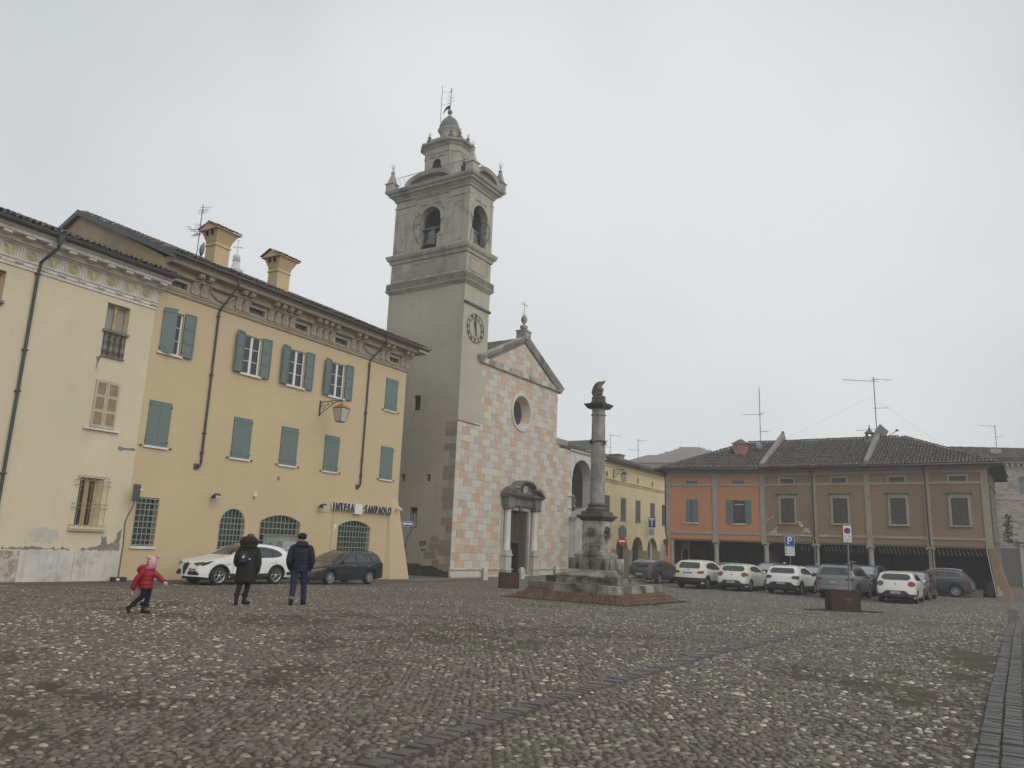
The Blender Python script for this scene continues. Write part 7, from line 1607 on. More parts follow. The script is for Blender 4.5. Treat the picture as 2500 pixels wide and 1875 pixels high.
def car(name, label, pos, az, S, group='cars parked on the square'):
    L, W, H = S['L'], S['W'], S['H']; fo, wb, r = S['fo'], S['wb'], S['r']
    X0 = fo+wb/2                                   # local X = X0 - x
    h = Vector((math.sin(R(az)), math.cos(R(az)), 0)); zz = gz(*pos)+.012
    root = empty('parked_car', (pos[0], pos[1], zz), pi/2-R(az), label, 'car', group)
    body_m = S['paint']; prof = chaikin(S['prof'], 2)
    # resample
    P = [prof[0]]
    for a, b in zip(prof[:-1], prof[1:]):
        d = math.hypot(b[0]-a[0], b[1]-a[1]); n = max(1, int(round(d/.06)))
        for k in range(1, n+1): P.append((a[0]+(b[0]-a[0])*k/n, a[1]+(b[1]-a[1])*k/n))
    px = np.array([p[0] for p in P]); pz = np.array([p[1] for p in P]); top_i = int(np.argmax(pz)); belt = S['belt']; tb = S.get('tumble', .17)
    def w(x, z):
        f = 1-S.get('nose', .16)*max(0, (1.0-x)/1.0)**2.2-S.get('tail_t', .10)*max(0, (.8-(L-x))/.8)**2.2
        q = W/2*f
        if z > belt: q -= tb*((z-belt)/(H-belt))**1.15
        else: q -= .05*max(0, (.55-z)/.35)**2; q -= .018*((belt-z)/.3 if belt-z < .3 else 1)*0
        if abs(z-(belt-.16)) < .12: q += .010*(1-abs(z-(belt-.16))/.12)
        return q
    def bul(x): return -.16*max(0, 1-x/1.1)+.13*max(0, 1-(L-x)/.9)
    def crown(x): return .045*sm((x-.3)/.9)*sm((L-x-.05)/.5)
    zb0 = S.get('sill', .26)
    def zb(x):
        z = zb0 + .10*max(0, (fo-.45-x))*1.0 + .10*max(0, (x-(fo+wb+.45)))
        for xw in (fo, fo+wb):
            d = abs(x-xw); R2 = r*1.17
            if d < R2: z = max(z, r+math.sqrt(R2*R2-d*d)*1.0)
        return z
    nS = 14; ss = [-1+2*k/nS for k in range(nS+1)]; ss = [math.copysign(abs(s_)**.8, s_) for s_ in ss]
    b = MB(); vs = []
    for x, z in P:
        for s_ in ss: vs.append((X0-(x+bul(x)*(1-s_*s_)), s_*w(x, z), z+crown(x)*(1-s_**4)))
    m = len(P); b.add(vs, [(i*(nS+1)+j, i*(nS+1)+j+1, (i+1)*(nS+1)+j+1, (i+1)*(nS+1)+j) for i in range(m-1) for j in range(nS)])
    nr = 12
    for sg in (-1, 1):
        vs = []
        for x, z in P:
            z0 = min(zb(x), z-.001)
            for k in range(nr+1): t = k/nr; zz_ = z+(z0-z)*t; vs.append((X0-x, sg*w(x, zz_), zz_))
        b.add(vs, [(i*(nr+1)+k, i*(nr+1)+k+1, (i+1)*(nr+1)+k+1, (i+1)*(nr+1)+k) for i in range(m-1) for k in range(nr)])
    me = b.mesh('body', body_m)
    bm = bmesh.new(); bm.from_mesh(me); bmesh.ops.remove_doubles(bm, verts=bm.verts, dist=.0008); bmesh.ops.recalc_face_normals(bm, faces=bm.faces); bm.to_mesh(me); bm.free()
    me.polygons.foreach_set('use_smooth', [True]*len(me.polygons)); me.set_sharp_from_angle(angle=R(50))
    o = bpy.data.objects.new('body', me); COL.objects.link(o); o.parent = root
    ub = MB(); ub.box(X0-.25, X0-L+.25, -W/2+.22, W/2-.22, .20, .72); ub.box(X0-fo-.75, X0-fo-wb+.75, -W/2+.10, W/2-.10, zb0-.02, .5); ub.build('underbody', CLAD, root)
    # decals hugging the body
    iF = int(np.argmax(pz > S['hood_z'])) or 1
    fx, fz = px[:iF+1], np.maximum.accumulate(pz[:iF+1]); iR = top_i; rx_, rz_ = px[iR:][::-1], np.maximum.accumulate(pz[iR:][::-1])
    def m_side(sg, off):
        return lambda a, c: (X0-a, sg*(w(a, c)+off), c)
    def m_front(off):
        def f(y, z):
            x = float(np.interp(z, fz, fx)); s_ = max(-1, min(1, y/w(x, z))); return (X0-(x+bul(x)*(1-s_*s_)-off), y, z+crown(x)*(1-s_**4))
        return f
    def m_rear(off):
        def f(y, z):
            x = float(np.interp(z, rz_, rx_)); s_ = max(-1, min(1, y/w(x, z))); return (X0-(x+bul(x)*(1-s_*s_)+off), y, z+crown(x)*(1-s_**4)+off*.4)
        return f
    def m_top(off):
        def f(x, y):
            z = float(np.interp(x, px, pz)); s_ = max(-1, min(1, y/w(x, z))); return (X0-(x+bul(x)*(1-s_*s_)), y, z+crown(x)*(1-s_**4)+off)
        return f
    def decal(nm, poly, f, mt, step=.09, par=None):
        bm = bmesh.new(); vs = [bm.verts.new((p[0], p[1], 0)) for p in poly]
        tr = tessellate_polygon([[Vector((p[0], p[1], 0)) for p in poly]])
        for t in tr:
            try: bm.faces.new([vs[i] for i in t])
            except ValueError: pass
        for ax in (0, 1):
            lo = min(p[ax] for p in poly); hi = max(p[ax] for p in poly); c = lo+step
            while c < hi-.01:
                n = Vector((1,0,0)) if ax == 0 else Vector((0,1,0)); bmesh.ops.bisect_plane(bm, geom=bm.verts[:]+bm.edges[:]+bm.faces[:], plane_co=n*c, plane_no=n); c += step
        for v in bm.verts: v.co = Vector(f(v.co.x, v.co.y))
        bmesh.ops.recalc_face_normals(bm, faces=bm.faces); me = bpy.data.meshes.new(nm); bm.to_mesh(me); bm.free(); me.materials.append(mt); me.polygons.foreach_set('use_smooth', [True]*len(me.polygons))
        o = bpy.data.objects.new(nm, me); COL.objects.link(o); o.parent = par or root; return o
    def mir(poly): return [(-p[0], p[1]) for p in poly]
    for sg in (-1, 1):
        dl = decal('window_surround', chaikin(S['dlo']+[S['dlo'][0]], 1)[:-1], m_side(sg, .005), S.get('dlo_m', CLAD))
        for g in S['glass']: decal('side_window', g, m_side(sg, .010), CGL, par=dl)
        if S.get('chrome'):
            q = [m_side(sg, .012)(*p) for p in chaikin(S['dlo']+[S['dlo'][0]], 2)]; b = MB(); b.tube(q, .011, 4, cap=False); b.build('window_trim', CHR, dl)
        for nm, mt, poly in S.get('side', ()): decal(nm, poly, m_side(sg, .006), mt)
        for x in S.get('seams', ()): decal('door_seam', [(x-.006, zb0+.12), (x+.006, zb0+.12), (x+.006, belt-.02), (x-.006, belt-.02)], m_side(sg, .004), SEAM)
        for x in S.get('handles', ()):
            p = m_side(sg, .012)(x, belt-.11); b = MB(); b.bbox(p, .17, .03, .028); b.build('door_handle', S.get('handle_m', body_m), root)
        # mirror
        mp = m_side(sg, .10)(S['mirror'], belt+.06); b = MB(); b.lathe([(.02,-.10),(.07,-.075),(.085,0),(.07,.08),(.02,.10)], n=10); b.xf(Matrix.Translation(Vector(mp)) @ Matrix.Rotation(pi/2, 4, 'X') @ Matrix.Scale(.8, 4, (1,0,0))); b.tube([m_side(sg, 0)(S['mirror']+.02, belt+.0), mp], .02, 5); b.build('mirror', S.get('mirror_m', body_m), root, True)
        if S.get('clad'):
            for xw in (fo, fo+wb):
                R1, R2 = r*1.16, r*1.16+S['clad']; A = [(xw+R1*math.cos(t), r+R1*math.sin(t)) for t in [pi*k/12 for k in range(13)]]; B = [(xw+R2*math.cos(t), r+R2*math.sin(t)) for t in [pi*k/12 for k in range(12, -1, -1)]]
                decal('arch_cladding', [(x, max(z, zb0+.05)) for x, z in A+B], m_side(sg, .008), CLAD)
            decal('sill_cladding', [(fo+r*1.3, zb0), (fo+wb-r*1.3, zb0), (fo+wb-r*1.3, zb0+.17), (fo+r*1.3, zb0+.17)], m_side(sg, .008), CLAD)
        else:
            decal('sill', [(fo+r*1.2, zb0), (fo+wb-r*1.2, zb0), (fo+wb-r*1.2, zb0+.05), (fo+r*1.2, zb0+.05)], m_side(sg, .006), CLAD)
        if S.get('rails'):
            a, c = S['rails']; q = [m_side(sg, -.06)(x, float(np.interp(x, px, pz))) for x in np.linspace(a, c, 8)]; q = [(v[0], v[1], v[2]+(.05 if 0 < i < 7 else .0)) for i, v in enumerate(q)]; b = MB(); b.tube(q, .018, 5); b.build('roof_rail', S.get('rail_m', CHR), root)
        ty, ri = wheel_mesh(r, S['rim'])
        for xw in (fo, fo+wb):
            wl = bpy.data.objects.new('wheel', ty); COL.objects.link(wl); wl.parent = root; wl.location = (X0-xw, sg*(W/2-.13), r)
            q = bpy.data.objects.new('rim', ri); COL.objects.link(q); q.parent = wl; q.rotation_euler = (0, 0, 0 if sg > 0 else pi)
    x0, x1, wl_, wh_ = S['ws']; decal('windscreen', [(x0, -wl_), (x0-.05, 0), (x0, wl_), (x1, wh_), (x1+.0, -wh_)], m_top(.010), S.get('ws_m', CGL))
    decal('rear_window', S['rg'], m_rear(.010), CGL)
    for nm, mt, poly in S.get('rear', ()): decal(nm, poly, m_rear(.008), mt)
    for nm, mt, poly in S.get('rear2', ()): decal(nm, poly, m_rear(.009), mt); decal(nm, mir(poly), m_rear(.009), mt)
    for nm, mt, poly in S.get('front', ()): decal(nm, poly, m_front(.008), mt)
    for nm, mt, poly in S.get('front2', ()): decal(nm, poly, m_front(.009), mt); decal(nm, mir(poly), m_front(.009), mt)
    b = MB(); b.bbox((X0-S.get('ant', L-.75), 0, H+.05), .09, .02, .06, 0, 0, .3); b.build('aerial_fin', CLAD, root)
    def plate(f, yc, z, s, rear):
        p0 = Vector(f(yc-.01, z)); p1 = Vector(f(yc+.01, z)); n = (p1-p0).normalized(); rz = math.atan2(n.y, n.x) + (0 if rear == (n.y > 0) else 0)
        b = MB(); q = empty('plate_holder', (0,0,0)) if 0 else None
        rot = pi/2*(-1 if rear else 1); x = f(yc, z)[0]+(-.02 if rear else .02)
        b = MB(); b.bbox((0,0,0), .52, .012, .115); o = b.build('licence_plate', PLT, root); o.location = (x, yc, z); o.rotation_euler = (0, 0, rot)
        b = MB(); b.box(-.26,-.225,-.009,-.0065,-.055,.055); b.box(.225,.26,-.009,-.0065,-.055,.055); b.build('plate_band', PBL, o)
        text(s, .115, .001, 'plate_text', INK, o, (0,-.008,0), sx=.85)
    if S.get('plate_r'): plate(m_rear(.0), 0, S['plate_r'][0], S['plate_r'][1], True)
    if S.get('plate_f'): plate(m_front(.0), S['plate_f'][2], S['plate_f'][0], S['plate_f'][1], False)
    for nm, f, (y, z), rad, mt in S.get('badges', ()):
        q = (m_rear if f == 'r' else m_front)(.012)(y, z); b = MB(); b.lathe([(rad,-.004),(rad,.006),(rad*.7,.010)], n=12); b.xf(Matrix.Translation(q) @ Matrix.Rotation(pi/2*(1 if f == 'f' else -1), 4, 'Y')); b.build(nm, mt, root)
    return root
WP = paint('white_paint', (.64,.64,.62)); WP2 = paint('cream_white_paint', (.56,.56,.50)); NV = paint('navy_black_paint', (.012,.013,.019)); DG = paint('dark_grey_paint', (.040,.044,.048), .2); GR = paint('silver_grey_paint', (.155,.155,.152), .25); BK2 = paint('black_paint', (.014,.014,.015)); BL_ = paint('slate_blue_paint', (.055,.062,.072), .3); MR = paint('dark_maroon_paint', (.045,.012,.018)); GG = paint('grey_paint', (.09,.10,.11), .2)
# white SUV with triangular grille, in front of the bank
stel = dict(L=4.69, W=1.90, H=1.67, fo=.87, wb=2.82, r=.37, paint=WP, hood_z=.96, belt=1.06, sill=.30, rim='ring5', nose=.22, tumble=.22,
  prof=[(0,.34),(.01,.50),(.03,.68),(.08,.84),(.22,.96),(.7,1.05),(1.35,1.13),(1.75,1.34),(2.15,1.56),(2.6,1.66),(3.2,1.665),(3.75,1.60),(4.05,1.52),(4.35,1.25),(4.52,1.10),(4.60,.98),(4.66,.70),(4.68,.42)],
  dlo=[(1.55,1.10),(2.2,1.50),(2.7,1.575),(3.2,1.56),(3.75,1.44),(3.98,1.27),(3.85,1.17),(3.4,1.12)], glass=[[(1.72,1.13),(2.28,1.48),(2.70,1.54),(2.72,1.13)],[(2.80,1.13),(2.80,1.545),(3.2,1.53),(3.40,1.49),(3.36,1.14)],[(3.44,1.15),(3.47,1.47),(3.72,1.41),(3.90,1.27),(3.80,1.19)]],
  chrome=False, seams=(1.45,2.72,3.62), handles=(2.5,3.45), mirror=1.75, clad=.055, ws=(1.42,2.28,.70,.58), rg=[(-.62,1.20),(.62,1.20),(.50,1.50),(-.50,1.50)],
  front=[('grille',CLAD,[(-.20,.86),(.20,.86),(.16,.66),(.03,.40),(-.03,.40),(-.16,.66)])], front2=[('headlight',HDD,[(.36,.86),(.62,.91),(.88,.93),(.80,.83),(.62,.75)]),('air_intake',CLAD,[(.22,.48),(.34,.62),(.55,.60),(.80,.46),(.76,.40),(.28,.40)])],
  side=[('headlight',HDD,[(.10,.87),(.42,.97),(.55,.98),(.36,.86),(.20,.78),(.06,.77)]),('tail_light',LRED2,[(4.25,1.02),(4.64,1.00),(4.64,.92),(4.36,.96)]),('bumper_cladding',CLAD,[(4.2,.50),(4.66,.60),(4.68,.42),(4.3,.36)]),('script_badge',CHR,[(1.12,.83),(1.32,.83),(1.32,.85),(1.12,.85)])],
  plate_f=(.60,'GF 218WM',.42), badges=(('badge','f',(0,.88),.05,CHR),), handle_m=WP)
car('suv', 'white sporty SUV with triangular grille parked before the bank, behind the woman', (-11.55,34.09), 215.3, stel)
tipo = dict(L=4.57, W=1.79, H=1.50, fo=.90, wb=2.64, r=.325, paint=NV, hood_z=.80, belt=.96, sill=.22, rim='s10', nose=.18, tumble=.20,
  prof=[(0,.28),(.01,.45),(.04,.62),(.14,.76),(.45,.86),(1.15,.98),(1.6,1.22),(2.05,1.42),(2.5,1.49),(3.3,1.50),(3.95,1.46),(4.2,1.38),(4.42,1.05),(4.50,.92),(4.54,.6),(4.56,.36)],
  dlo=[(1.42,1.00),(2.05,1.32),(2.5,1.40),(3.2,1.41),(3.9,1.36),(4.12,1.25),(4.18,1.10),(3.9,1.05),(3.4,1.01)], glass=[[(1.62,1.03),(2.15,1.32),(2.50,1.375),(2.54,1.03)],[(2.62,1.03),(2.62,1.38),(3.22,1.385),(3.28,1.04)],[(3.33,1.05),(3.28,1.385),(3.42,1.38),(3.62,1.07)],[(3.70,1.08),(3.60,1.36),(3.88,1.33),(4.05,1.24),(4.10,1.12)]],
  seams=(1.38,2.56,3.52), handles=(2.36,3.36), mirror=1.62, ws=(1.18,2.12,.66,.56), rg=[(-.58,1.08),(.58,1.08),(.50,1.34),(-.50,1.34)], rails=(2.2,4.1), rail_m=CLAD, handle_m=CHR,
  front=[('grille',CLAD,[(-.42,.70),(.42,.70),(.36,.60),(-.36,.60)]),('air_intake',CLAD,[(-.40,.36),(.40,.36),(.34,.48),(-.34,.48)])], front2=[('headlight',HDL,[(.48,.70),(.58,.60),(.80,.60),(.84,.72)])],
  side=[('headlight',HDL,[(.06,.62),(.30,.66),(.62,.76),(.48,.78),(.12,.74)]),('tail_light',LRED2,[(4.30,1.0),(4.50,.95),(4.52,.84),(4.38,.88)])], plate_f=(.42,'GA 451KT',0))
car('estate', 'dark navy estate car parked at the right end of the bank', (-7.98,37.84), 212, tipo)
v60 = dict(tipo, L=4.76, W=1.85, H=1.44, fo=.87, wb=2.87, r=.34, paint=DG, rim='s5d', chrome=True, rails=(2.3,4.3), rail_m=CHR,
  prof=[(0,.28),(.01,.45),(.04,.62),(.14,.76),(.5,.84),(1.3,.94),(1.75,1.18),(2.2,1.37),(2.7,1.43),(3.4,1.44),(4.1,1.38),(4.35,1.30),(4.62,.98),(4.68,.86),(4.73,.6),(4.75,.36)],
  dlo=[(1.6,.98),(2.2,1.26),(2.7,1.34),(3.3,1.34),(4.0,1.28),(4.2,1.2),(4.15,1.05),(3.6,1.0)], glass=[[(1.8,1.0),(2.28,1.25),(2.68,1.31),(2.74,1.0)],[(2.82,1.0),(2.82,1.315),(3.45,1.305),(3.5,1.01)],[(3.58,1.03),(3.55,1.29),(4.0,1.24),(4.1,1.18),(4.05,1.07)]],
  rg=[(-.60,1.02),(.60,1.02),(.50,1.27),(-.50,1.27)], rear2=[('tail_light',LRED,[(.72,1.28),(.66,1.28),(.70,1.0),(.62,.82),(.86,.80),(.80,.95)])], side=[('tail_light',LRED,[(4.34,1.0),(4.60,.98),(4.68,.80),(4.50,.78)]),('headlight',HDL,[(.06,.62),(.30,.66),(.62,.76),(.48,.78),(.12,.74)])],
  front2=(), front=(), plate_f=None, plate_r=(.58,'FX 705TL'), handles=(2.5,3.5), handle_m=DG, seams=(1.5,2.78,3.75))
LIT = flat('brake_lamp_lit', (1.0,.10,.07), .3, emit=1.6)
v = car('estate', 'dark grey estate car with lit red tail lamps just right of the column monument', (10.40,53.6), 40, v60, 'cars parked on the square')
for sy in (-.76, .76): b = MB(); b.bbox((-2.30,sy,.90), .04,.12,.07); b.build('lit_lamp', LIT, v)
SPL = [('spoiler',None,None)]
qash = dict(L=4.32, W=1.78, H=1.61, fo=.86, wb=2.63, r=.345, paint=WP2, hood_z=.92, belt=1.03, sill=.28, rim='s5d', nose=.18, tumble=.17,
  prof=[(0,.32),(.01,.5),(.04,.7),(.14,.88),(.45,.97),(1.05,1.08),(1.5,1.32),(1.95,1.54),(2.4,1.60),(3.1,1.61),(3.7,1.56),(3.9,1.50),(4.10,1.16),(4.18,1.02),(4.26,.75),(4.29,.60),(4.31,.40)],
  dlo=[(1.40,1.08),(1.95,1.42),(2.4,1.50),(3.1,1.48),(3.45,1.38),(3.62,1.22),(3.2,1.12)], glass=[[(1.6,1.11),(2.05,1.42),(2.40,1.47),(2.42,1.11)],[(2.50,1.11),(2.50,1.475),(3.05,1.455),(3.3,1.37),(3.45,1.25),(3.1,1.13)]],
  seams=(1.38,2.46,3.42), handles=(2.25,3.1), mirror=1.6, clad=.05, ws=(1.10,2.02,.66,.56), rg=[(-.66,1.26),(-.60,1.14),(.60,1.14),(.66,1.26),(.58,1.46),(-.58,1.46)], rails=None,
  rear=[('bumper_cladding',CLAD,[(-.86,.62),(.86,.62),(.86,.38),(-.86,.38)])], rear2=[('tail_light',LRED,[(.86,1.02),(.86,.86),(.66,.86),(.50,.92),(.62,1.0)])],
  side=[('tail_light',LRED,[(3.98,1.04),(4.16,1.03),(4.22,.88),(4.08,.88)]),('bumper_cladding',CLAD,[(3.9,.62),(4.28,.62),(4.31,.38),(3.9,.34)])], plate_r=(.90,'EP 823HR'), badges=(('badge','r',(0,1.06),.05,CHR),))
car('suv', 'cream white SUV with black lower bumper, rear showing, leftmost of the white parked cars', (12.06,48.33), 36, qash)
bravo = dict(L=4.34, W=1.79, H=1.50, fo=.90, wb=2.60, r=.325, paint=WP2, hood_z=.82, belt=.98, sill=.22, rim='s5d', nose=.2, tumble=.21,
  prof=[(0,.28),(.01,.45),(.05,.64),(.16,.80),(.5,.90),(1.1,1.0),(1.55,1.24),(2.0,1.43),(2.4,1.49),(3.0,1.49),(3.6,1.42),(3.82,1.36),(4.02,1.06),(4.12,.94),(4.24,.74),(4.30,.55),(4.33,.36)],
  dlo=[(1.36,1.02),(1.95,1.32),(2.4,1.40),(3.0,1.38),(3.35,1.30),(3.5,1.18),(3.1,1.09)], glass=[[(1.58,1.05),(2.05,1.31),(2.40,1.37),(2.42,1.06)],[(2.5,1.06),(2.5,1.37),(3.0,1.355),(3.25,1.29),(3.38,1.19),(3.0,1.10)]],
  seams=(1.35,2.46,3.35), handles=(2.25,3.0), mirror=1.58, ws=(1.12,2.06,.66,.55), rg=[(-.55,1.08),(.55,1.08),(.66,1.18),(.64,1.28),(.52,1.36),(-.52,1.36),(-.64,1.28),(-.66,1.18)],
  rear=[('bumper_cladding',CLAD,[(-.86,.44),(-.62,.44),(-.42,.60),(.42,.60),(.62,.44),(.86,.44),(.86,.30),(-.86,.30)])], rear2=[('tail_light',LRED,[(.70+.165*math.cos(t), .92+.125*math.sin(t)) for t in [2*pi*k/14 for k in range(14)]])],
  side=[('tail_light',LRED,[(3.98,1.02),(4.10,1.0),(4.20,.88),(4.12,.82),(3.95,.92)]),('bumper_cladding',CLAD,[(3.95,.44),(4.32,.44),(4.33,.32),(3.95,.28)])], plate_r=(.51,'EJ 500ZP'), badges=(('badge','r',(0,.90),.05,CHR),))
car('hatchback', 'white rounded hatchback with red round tail lamps between the two white SUVs', (14.31,47.3), 36, bravo)
bravo2 = dict(bravo, plate_r=(.51,'DZ 487EX'))
car('hatchback', 'white rounded hatchback parked alone at the right in front of the dark grey SUV', (20.5,40.9), 33.5, bravo2)
sand = dict(L=4.10, W=1.85, H=1.53, fo=.83, wb=2.60, r=.335, paint=WP, hood_z=.90, belt=1.0, sill=.28, rim='s5', nose=.18, tumble=.20,
  prof=[(0,.32),(.01,.48),(.04,.68),(.14,.86),(.45,.95),(1.0,1.04),(1.45,1.28),(1.9,1.47),(2.3,1.52),(3.0,1.52),(3.5,1.46),(3.68,1.40),(3.88,1.10),(3.95,.98),(4.03,.76),(4.06,.6),(4.09,.38)],
  dlo=[(1.30,1.05),(1.88,1.36),(2.3,1.43),(2.95,1.41),(3.25,1.32),(3.38,1.18),(3.0,1.1)], glass=[[(1.5,1.08),(1.98,1.35),(2.30,1.40),(2.32,1.08)],[(2.4,1.08),(2.4,1.405),(2.92,1.385),(3.15,1.31),(3.26,1.2),(2.95,1.12)]],
  seams=(1.3,2.36,3.25), handles=(2.15,2.95), mirror=1.5, clad=.055, ws=(1.05,1.96,.66,.56), rg=[(-.62,1.12),(.62,1.12),(.68,1.22),(.58,1.38),(-.58,1.38),(-.68,1.22)], rails=(1.9,3.4), rail_m=CLAD,
  rear=[('bumper_cladding',CLAD,[(-.88,.50),(-.70,.52),(-.50,.66),(.50,.66),(.70,.52),(.88,.50),(.88,.34),(-.88,.34)])], rear2=[('tail_light',LRED2,[(.88,1.0),(.62,1.0),(.52,.93),(.60,.84),(.88,.82)])],
  side=[('tail_light',LRED2,[(3.78,1.02),(3.93,1.0),(4.0,.84),(3.85,.84)]),('bumper_cladding',CLAD,[(3.7,.52),(4.06,.52),(4.09,.36),(3.7,.34)])], plate_r=(.60,'GR 170CP'), handle_m=WP, mirror_m=CLAD)
car('crossover', 'white crossover with black roof rails parked beside the white board of the parking sign', (16.5,45.37), 37, sand)
kod = dict(L=4.70, W=1.88, H=1.68, fo=.88, wb=2.79, r=.36, paint=GR, hood_z=.98, belt=1.08, sill=.30, rim='s5d', nose=.18, tumble=.16, chrome=False,
  prof=[(0,.34),(.01,.5),(.04,.74),(.12,.94),(.4,1.02),(1.15,1.12),(1.6,1.38),(2.0,1.60),(2.5,1.67),(3.4,1.68),(4.1,1.63),(4.28,1.56),(4.48,1.18),(4.55,1.05),(4.62,.75),(4.66,.60),(4.69,.40)],
  dlo=[(1.5,1.13),(2.05,1.50),(2.5,1.57),(3.4,1.57),(4.0,1.52),(4.2,1.36),(4.1,1.22),(3.6,1.16)], glass=[[(1.7,1.16),(2.15,1.49),(2.52,1.54),(2.56,1.16)],[(2.64,1.16),(2.62,1.545),(3.34,1.54),(3.38,1.18)],[(3.46,1.19),(3.44,1.54),(3.95,1.49),(4.1,1.36),(4.0,1.24)]],
  seams=(1.46,2.6,3.6), handles=(2.4,3.4), mirror=1.7, clad=.0, ws=(1.2,2.08,.70,.60), rg=[(-.74,1.20),(.74,1.20),(.62,1.54),(-.62,1.54)], rails=(2.1,4.1), rail_m=CHR,
  rear=[('crease',SEAM,[(-.5,.95),(.5,.95),(.5,.965),(-.5,.965)]),('bumper_line',SEAM,[(-.84,.70),(.84,.70),(.84,.715),(-.84,.715)]),('diffuser',CLAD,[(-.7,.42),(.7,.42),(.7,.48),(-.7,.48)])], rear2=[('tail_light',LRED2,[(.90,1.06),(.60,1.04),(.52,.99),(.62,.95),(.90,.90)])],
  side=[('tail_light',LRED2,[(4.36,1.08),(4.54,1.06),(4.60,.90),(4.44,.90)])], plate_r=(.86,'GG 935LE'))
kr = car('suv', 'silver grey SUV parked behind the rusty planter with the signpost', (18.42,42.73), 37, kod)
tig = dict(kod, L=4.49, W=1.84, H=1.64, fo=.87, wb=2.68, r=.355, paint=BL_, rim='s10', chrome=True, clad=.05,
  prof=[(0,.34),(.01,.5),(.04,.74),(.12,.92),(.4,1.0),(1.15,1.10),(1.6,1.36),(2.0,1.56),(2.5,1.63),(3.3,1.64),(3.9,1.58),(4.06,1.50),(4.26,1.16),(4.34,1.03),(4.42,.75),(4.45,.60),(4.48,.40)],
  dlo=[(1.5,1.13),(2.05,1.48),(2.5,1.54),(3.3,1.53),(3.8,1.45),(3.98,1.30),(3.85,1.18),(3.4,1.15)], glass=[[(1.7,1.16),(2.15,1.47),(2.52,1.51),(2.56,1.16)],[(2.64,1.16),(2.62,1.51),(3.24,1.50),(3.3,1.17)],[(3.36,1.18),(3.32,1.49),(3.72,1.42),(3.88,1.30),(3.8,1.21)]],
  side=[('tail_light',LRED,[(4.08,1.08),(4.34,1.04),(4.40,.90),(4.20,.92)])], plate_r=(.80,'FR 604NB'), rear=[('bumper_cladding',CLAD,[(-.84,.55),(.84,.55),(.84,.38),(-.84,.38)])], rear2=[('tail_light',LRED,[(.90,1.04),(.62,1.02),(.60,.92),(.90,.90)])], seams=(1.46,2.6,3.5), handles=(2.4,3.3))
car('suv', 'dark slate SUV with chrome window line seen from the side before the arcade', (27.28,50.39), -55.5, tig)
WSG = flat('windscreen_bright', (.16,.18,.19), .05, 0, .9, coat=1.0)
def facing(lab, pos, pt, dx, base=bravo, az=216):
    S = dict(base, paint=pt, ws_m=WSG, mirror_m=CLAD, front=[('grille',CLAD,[(-.40,.66),(.40,.66),(.34,.54),(-.34,.54)]),('air_intake',CLAD,[(-.46,.34),(.46,.34),(.40,.46),(-.40,.46)])], front2=[('headlight',HDL,[(.46,.74),(.54,.62),(.80,.64),(.86,.78)])], plate_f=(.50, dx, 0), plate_r=None, rear=(), rear2=(), badges=(('badge','f',(0,.72),.045,CHR),))
    return car('hatchback', lab, pos, az, S, 'second row of cars facing the square')
facing('dark car facing out, half hidden between the grey estate and the cream white SUV', (12.9,55.2), NV, 'FT 318DK', tipo)
facing('grey car facing out behind the gap between leftmost white SUV and round lamped hatchback', (14.95,52.5), GG, 'EV 902FA')
facing('grey black car with pale reflecting windscreen behind the white hatchback and the white crossover', (17.3,51.2), BK2, 'FB 117PS', qash)
facing('black car facing out between the white crossover and the silver grey SUV', (19.5,49.4), BK2, 'GC 560RJ', sand)
facing('dark grey car with roof rails half hidden behind the silver grey SUV', (21.5,47.2), DG, 'GH 244MV', kod)
facing('dark maroon car facing out just behind the lone white hatchback', (23.3,44.9), MR, 'DS 779YT')
# ------------------------------------------------------------------ people
def skin_body(name, verts, edges, radii, mt, parent, lv=2):
    me = bpy.data.meshes.new(name); me.from_pydata(verts, edges, []); o = bpy.data.objects.new(name, me); COL.objects.link(o)
    o.modifiers.new('s', 'SKIN'); 
    for i, r_ in enumerate(radii): me.skin_vertices[0].data[i].radius = (r_ if not isinstance(r_, tuple) else r_[0], r_ if not isinstance(r_, tuple) else r_[1])
    me.skin_vertices[0].data[0].use_root = True
    ss = o.modifiers.new('d', 'SUBSURF'); ss.levels = lv; ss.render_levels = lv
    dg = bpy.context.evaluated_depsgraph_get(); m2 = bpy.data.meshes.new_from_object(o.evaluated_get(dg)); o.modifiers.clear(); o.data = m2
    m2.materials.clear(); m2.materials.append(mt); m2.polygons.foreach_set('use_smooth', [True]*len(m2.polygons)); o.parent = parent; return o
def loft(name, rings, mt, parent, n=18, cap=True, puff=0, k=1):
    """rings: (cx, cy, cz, rx, ry[, tilt about x]) ; puff adds quilting between rings"""
    if puff:
        q = []
        for a, b in zip(rings[:-1], rings[1:]):
            for j in range(k*4):
                t = j/(k*4); e = 1+puff*(abs(math.sin(pi*k*t))**.6-.5); c = [a[i]+(b[i]-a[i])*t for i in range(5)]; q.append((c[0], c[1], c[2], c[3]*e, c[4]*e))
        rings = q+[rings[-1][:5]]
    b = MB(); vs = []
    for rg_ in rings:
        for i in range(n):
            a = 2*pi*i/n; vs.append((rg_[0]+rg_[3]*math.cos(a), rg_[1]+rg_[4]*math.sin(a), rg_[2]))
    m = len(rings); fs = [(j*n+i, j*n+(i+1)%n, (j+1)*n+(i+1)%n, (j+1)*n+i) for j in range(m-1) for i in range(n)]
    if cap: fs += [tuple(reversed(range(n))), tuple((m-1)*n+i for i in range(n))]
    b.add(vs, fs); return b.build(name, mt, parent, True)
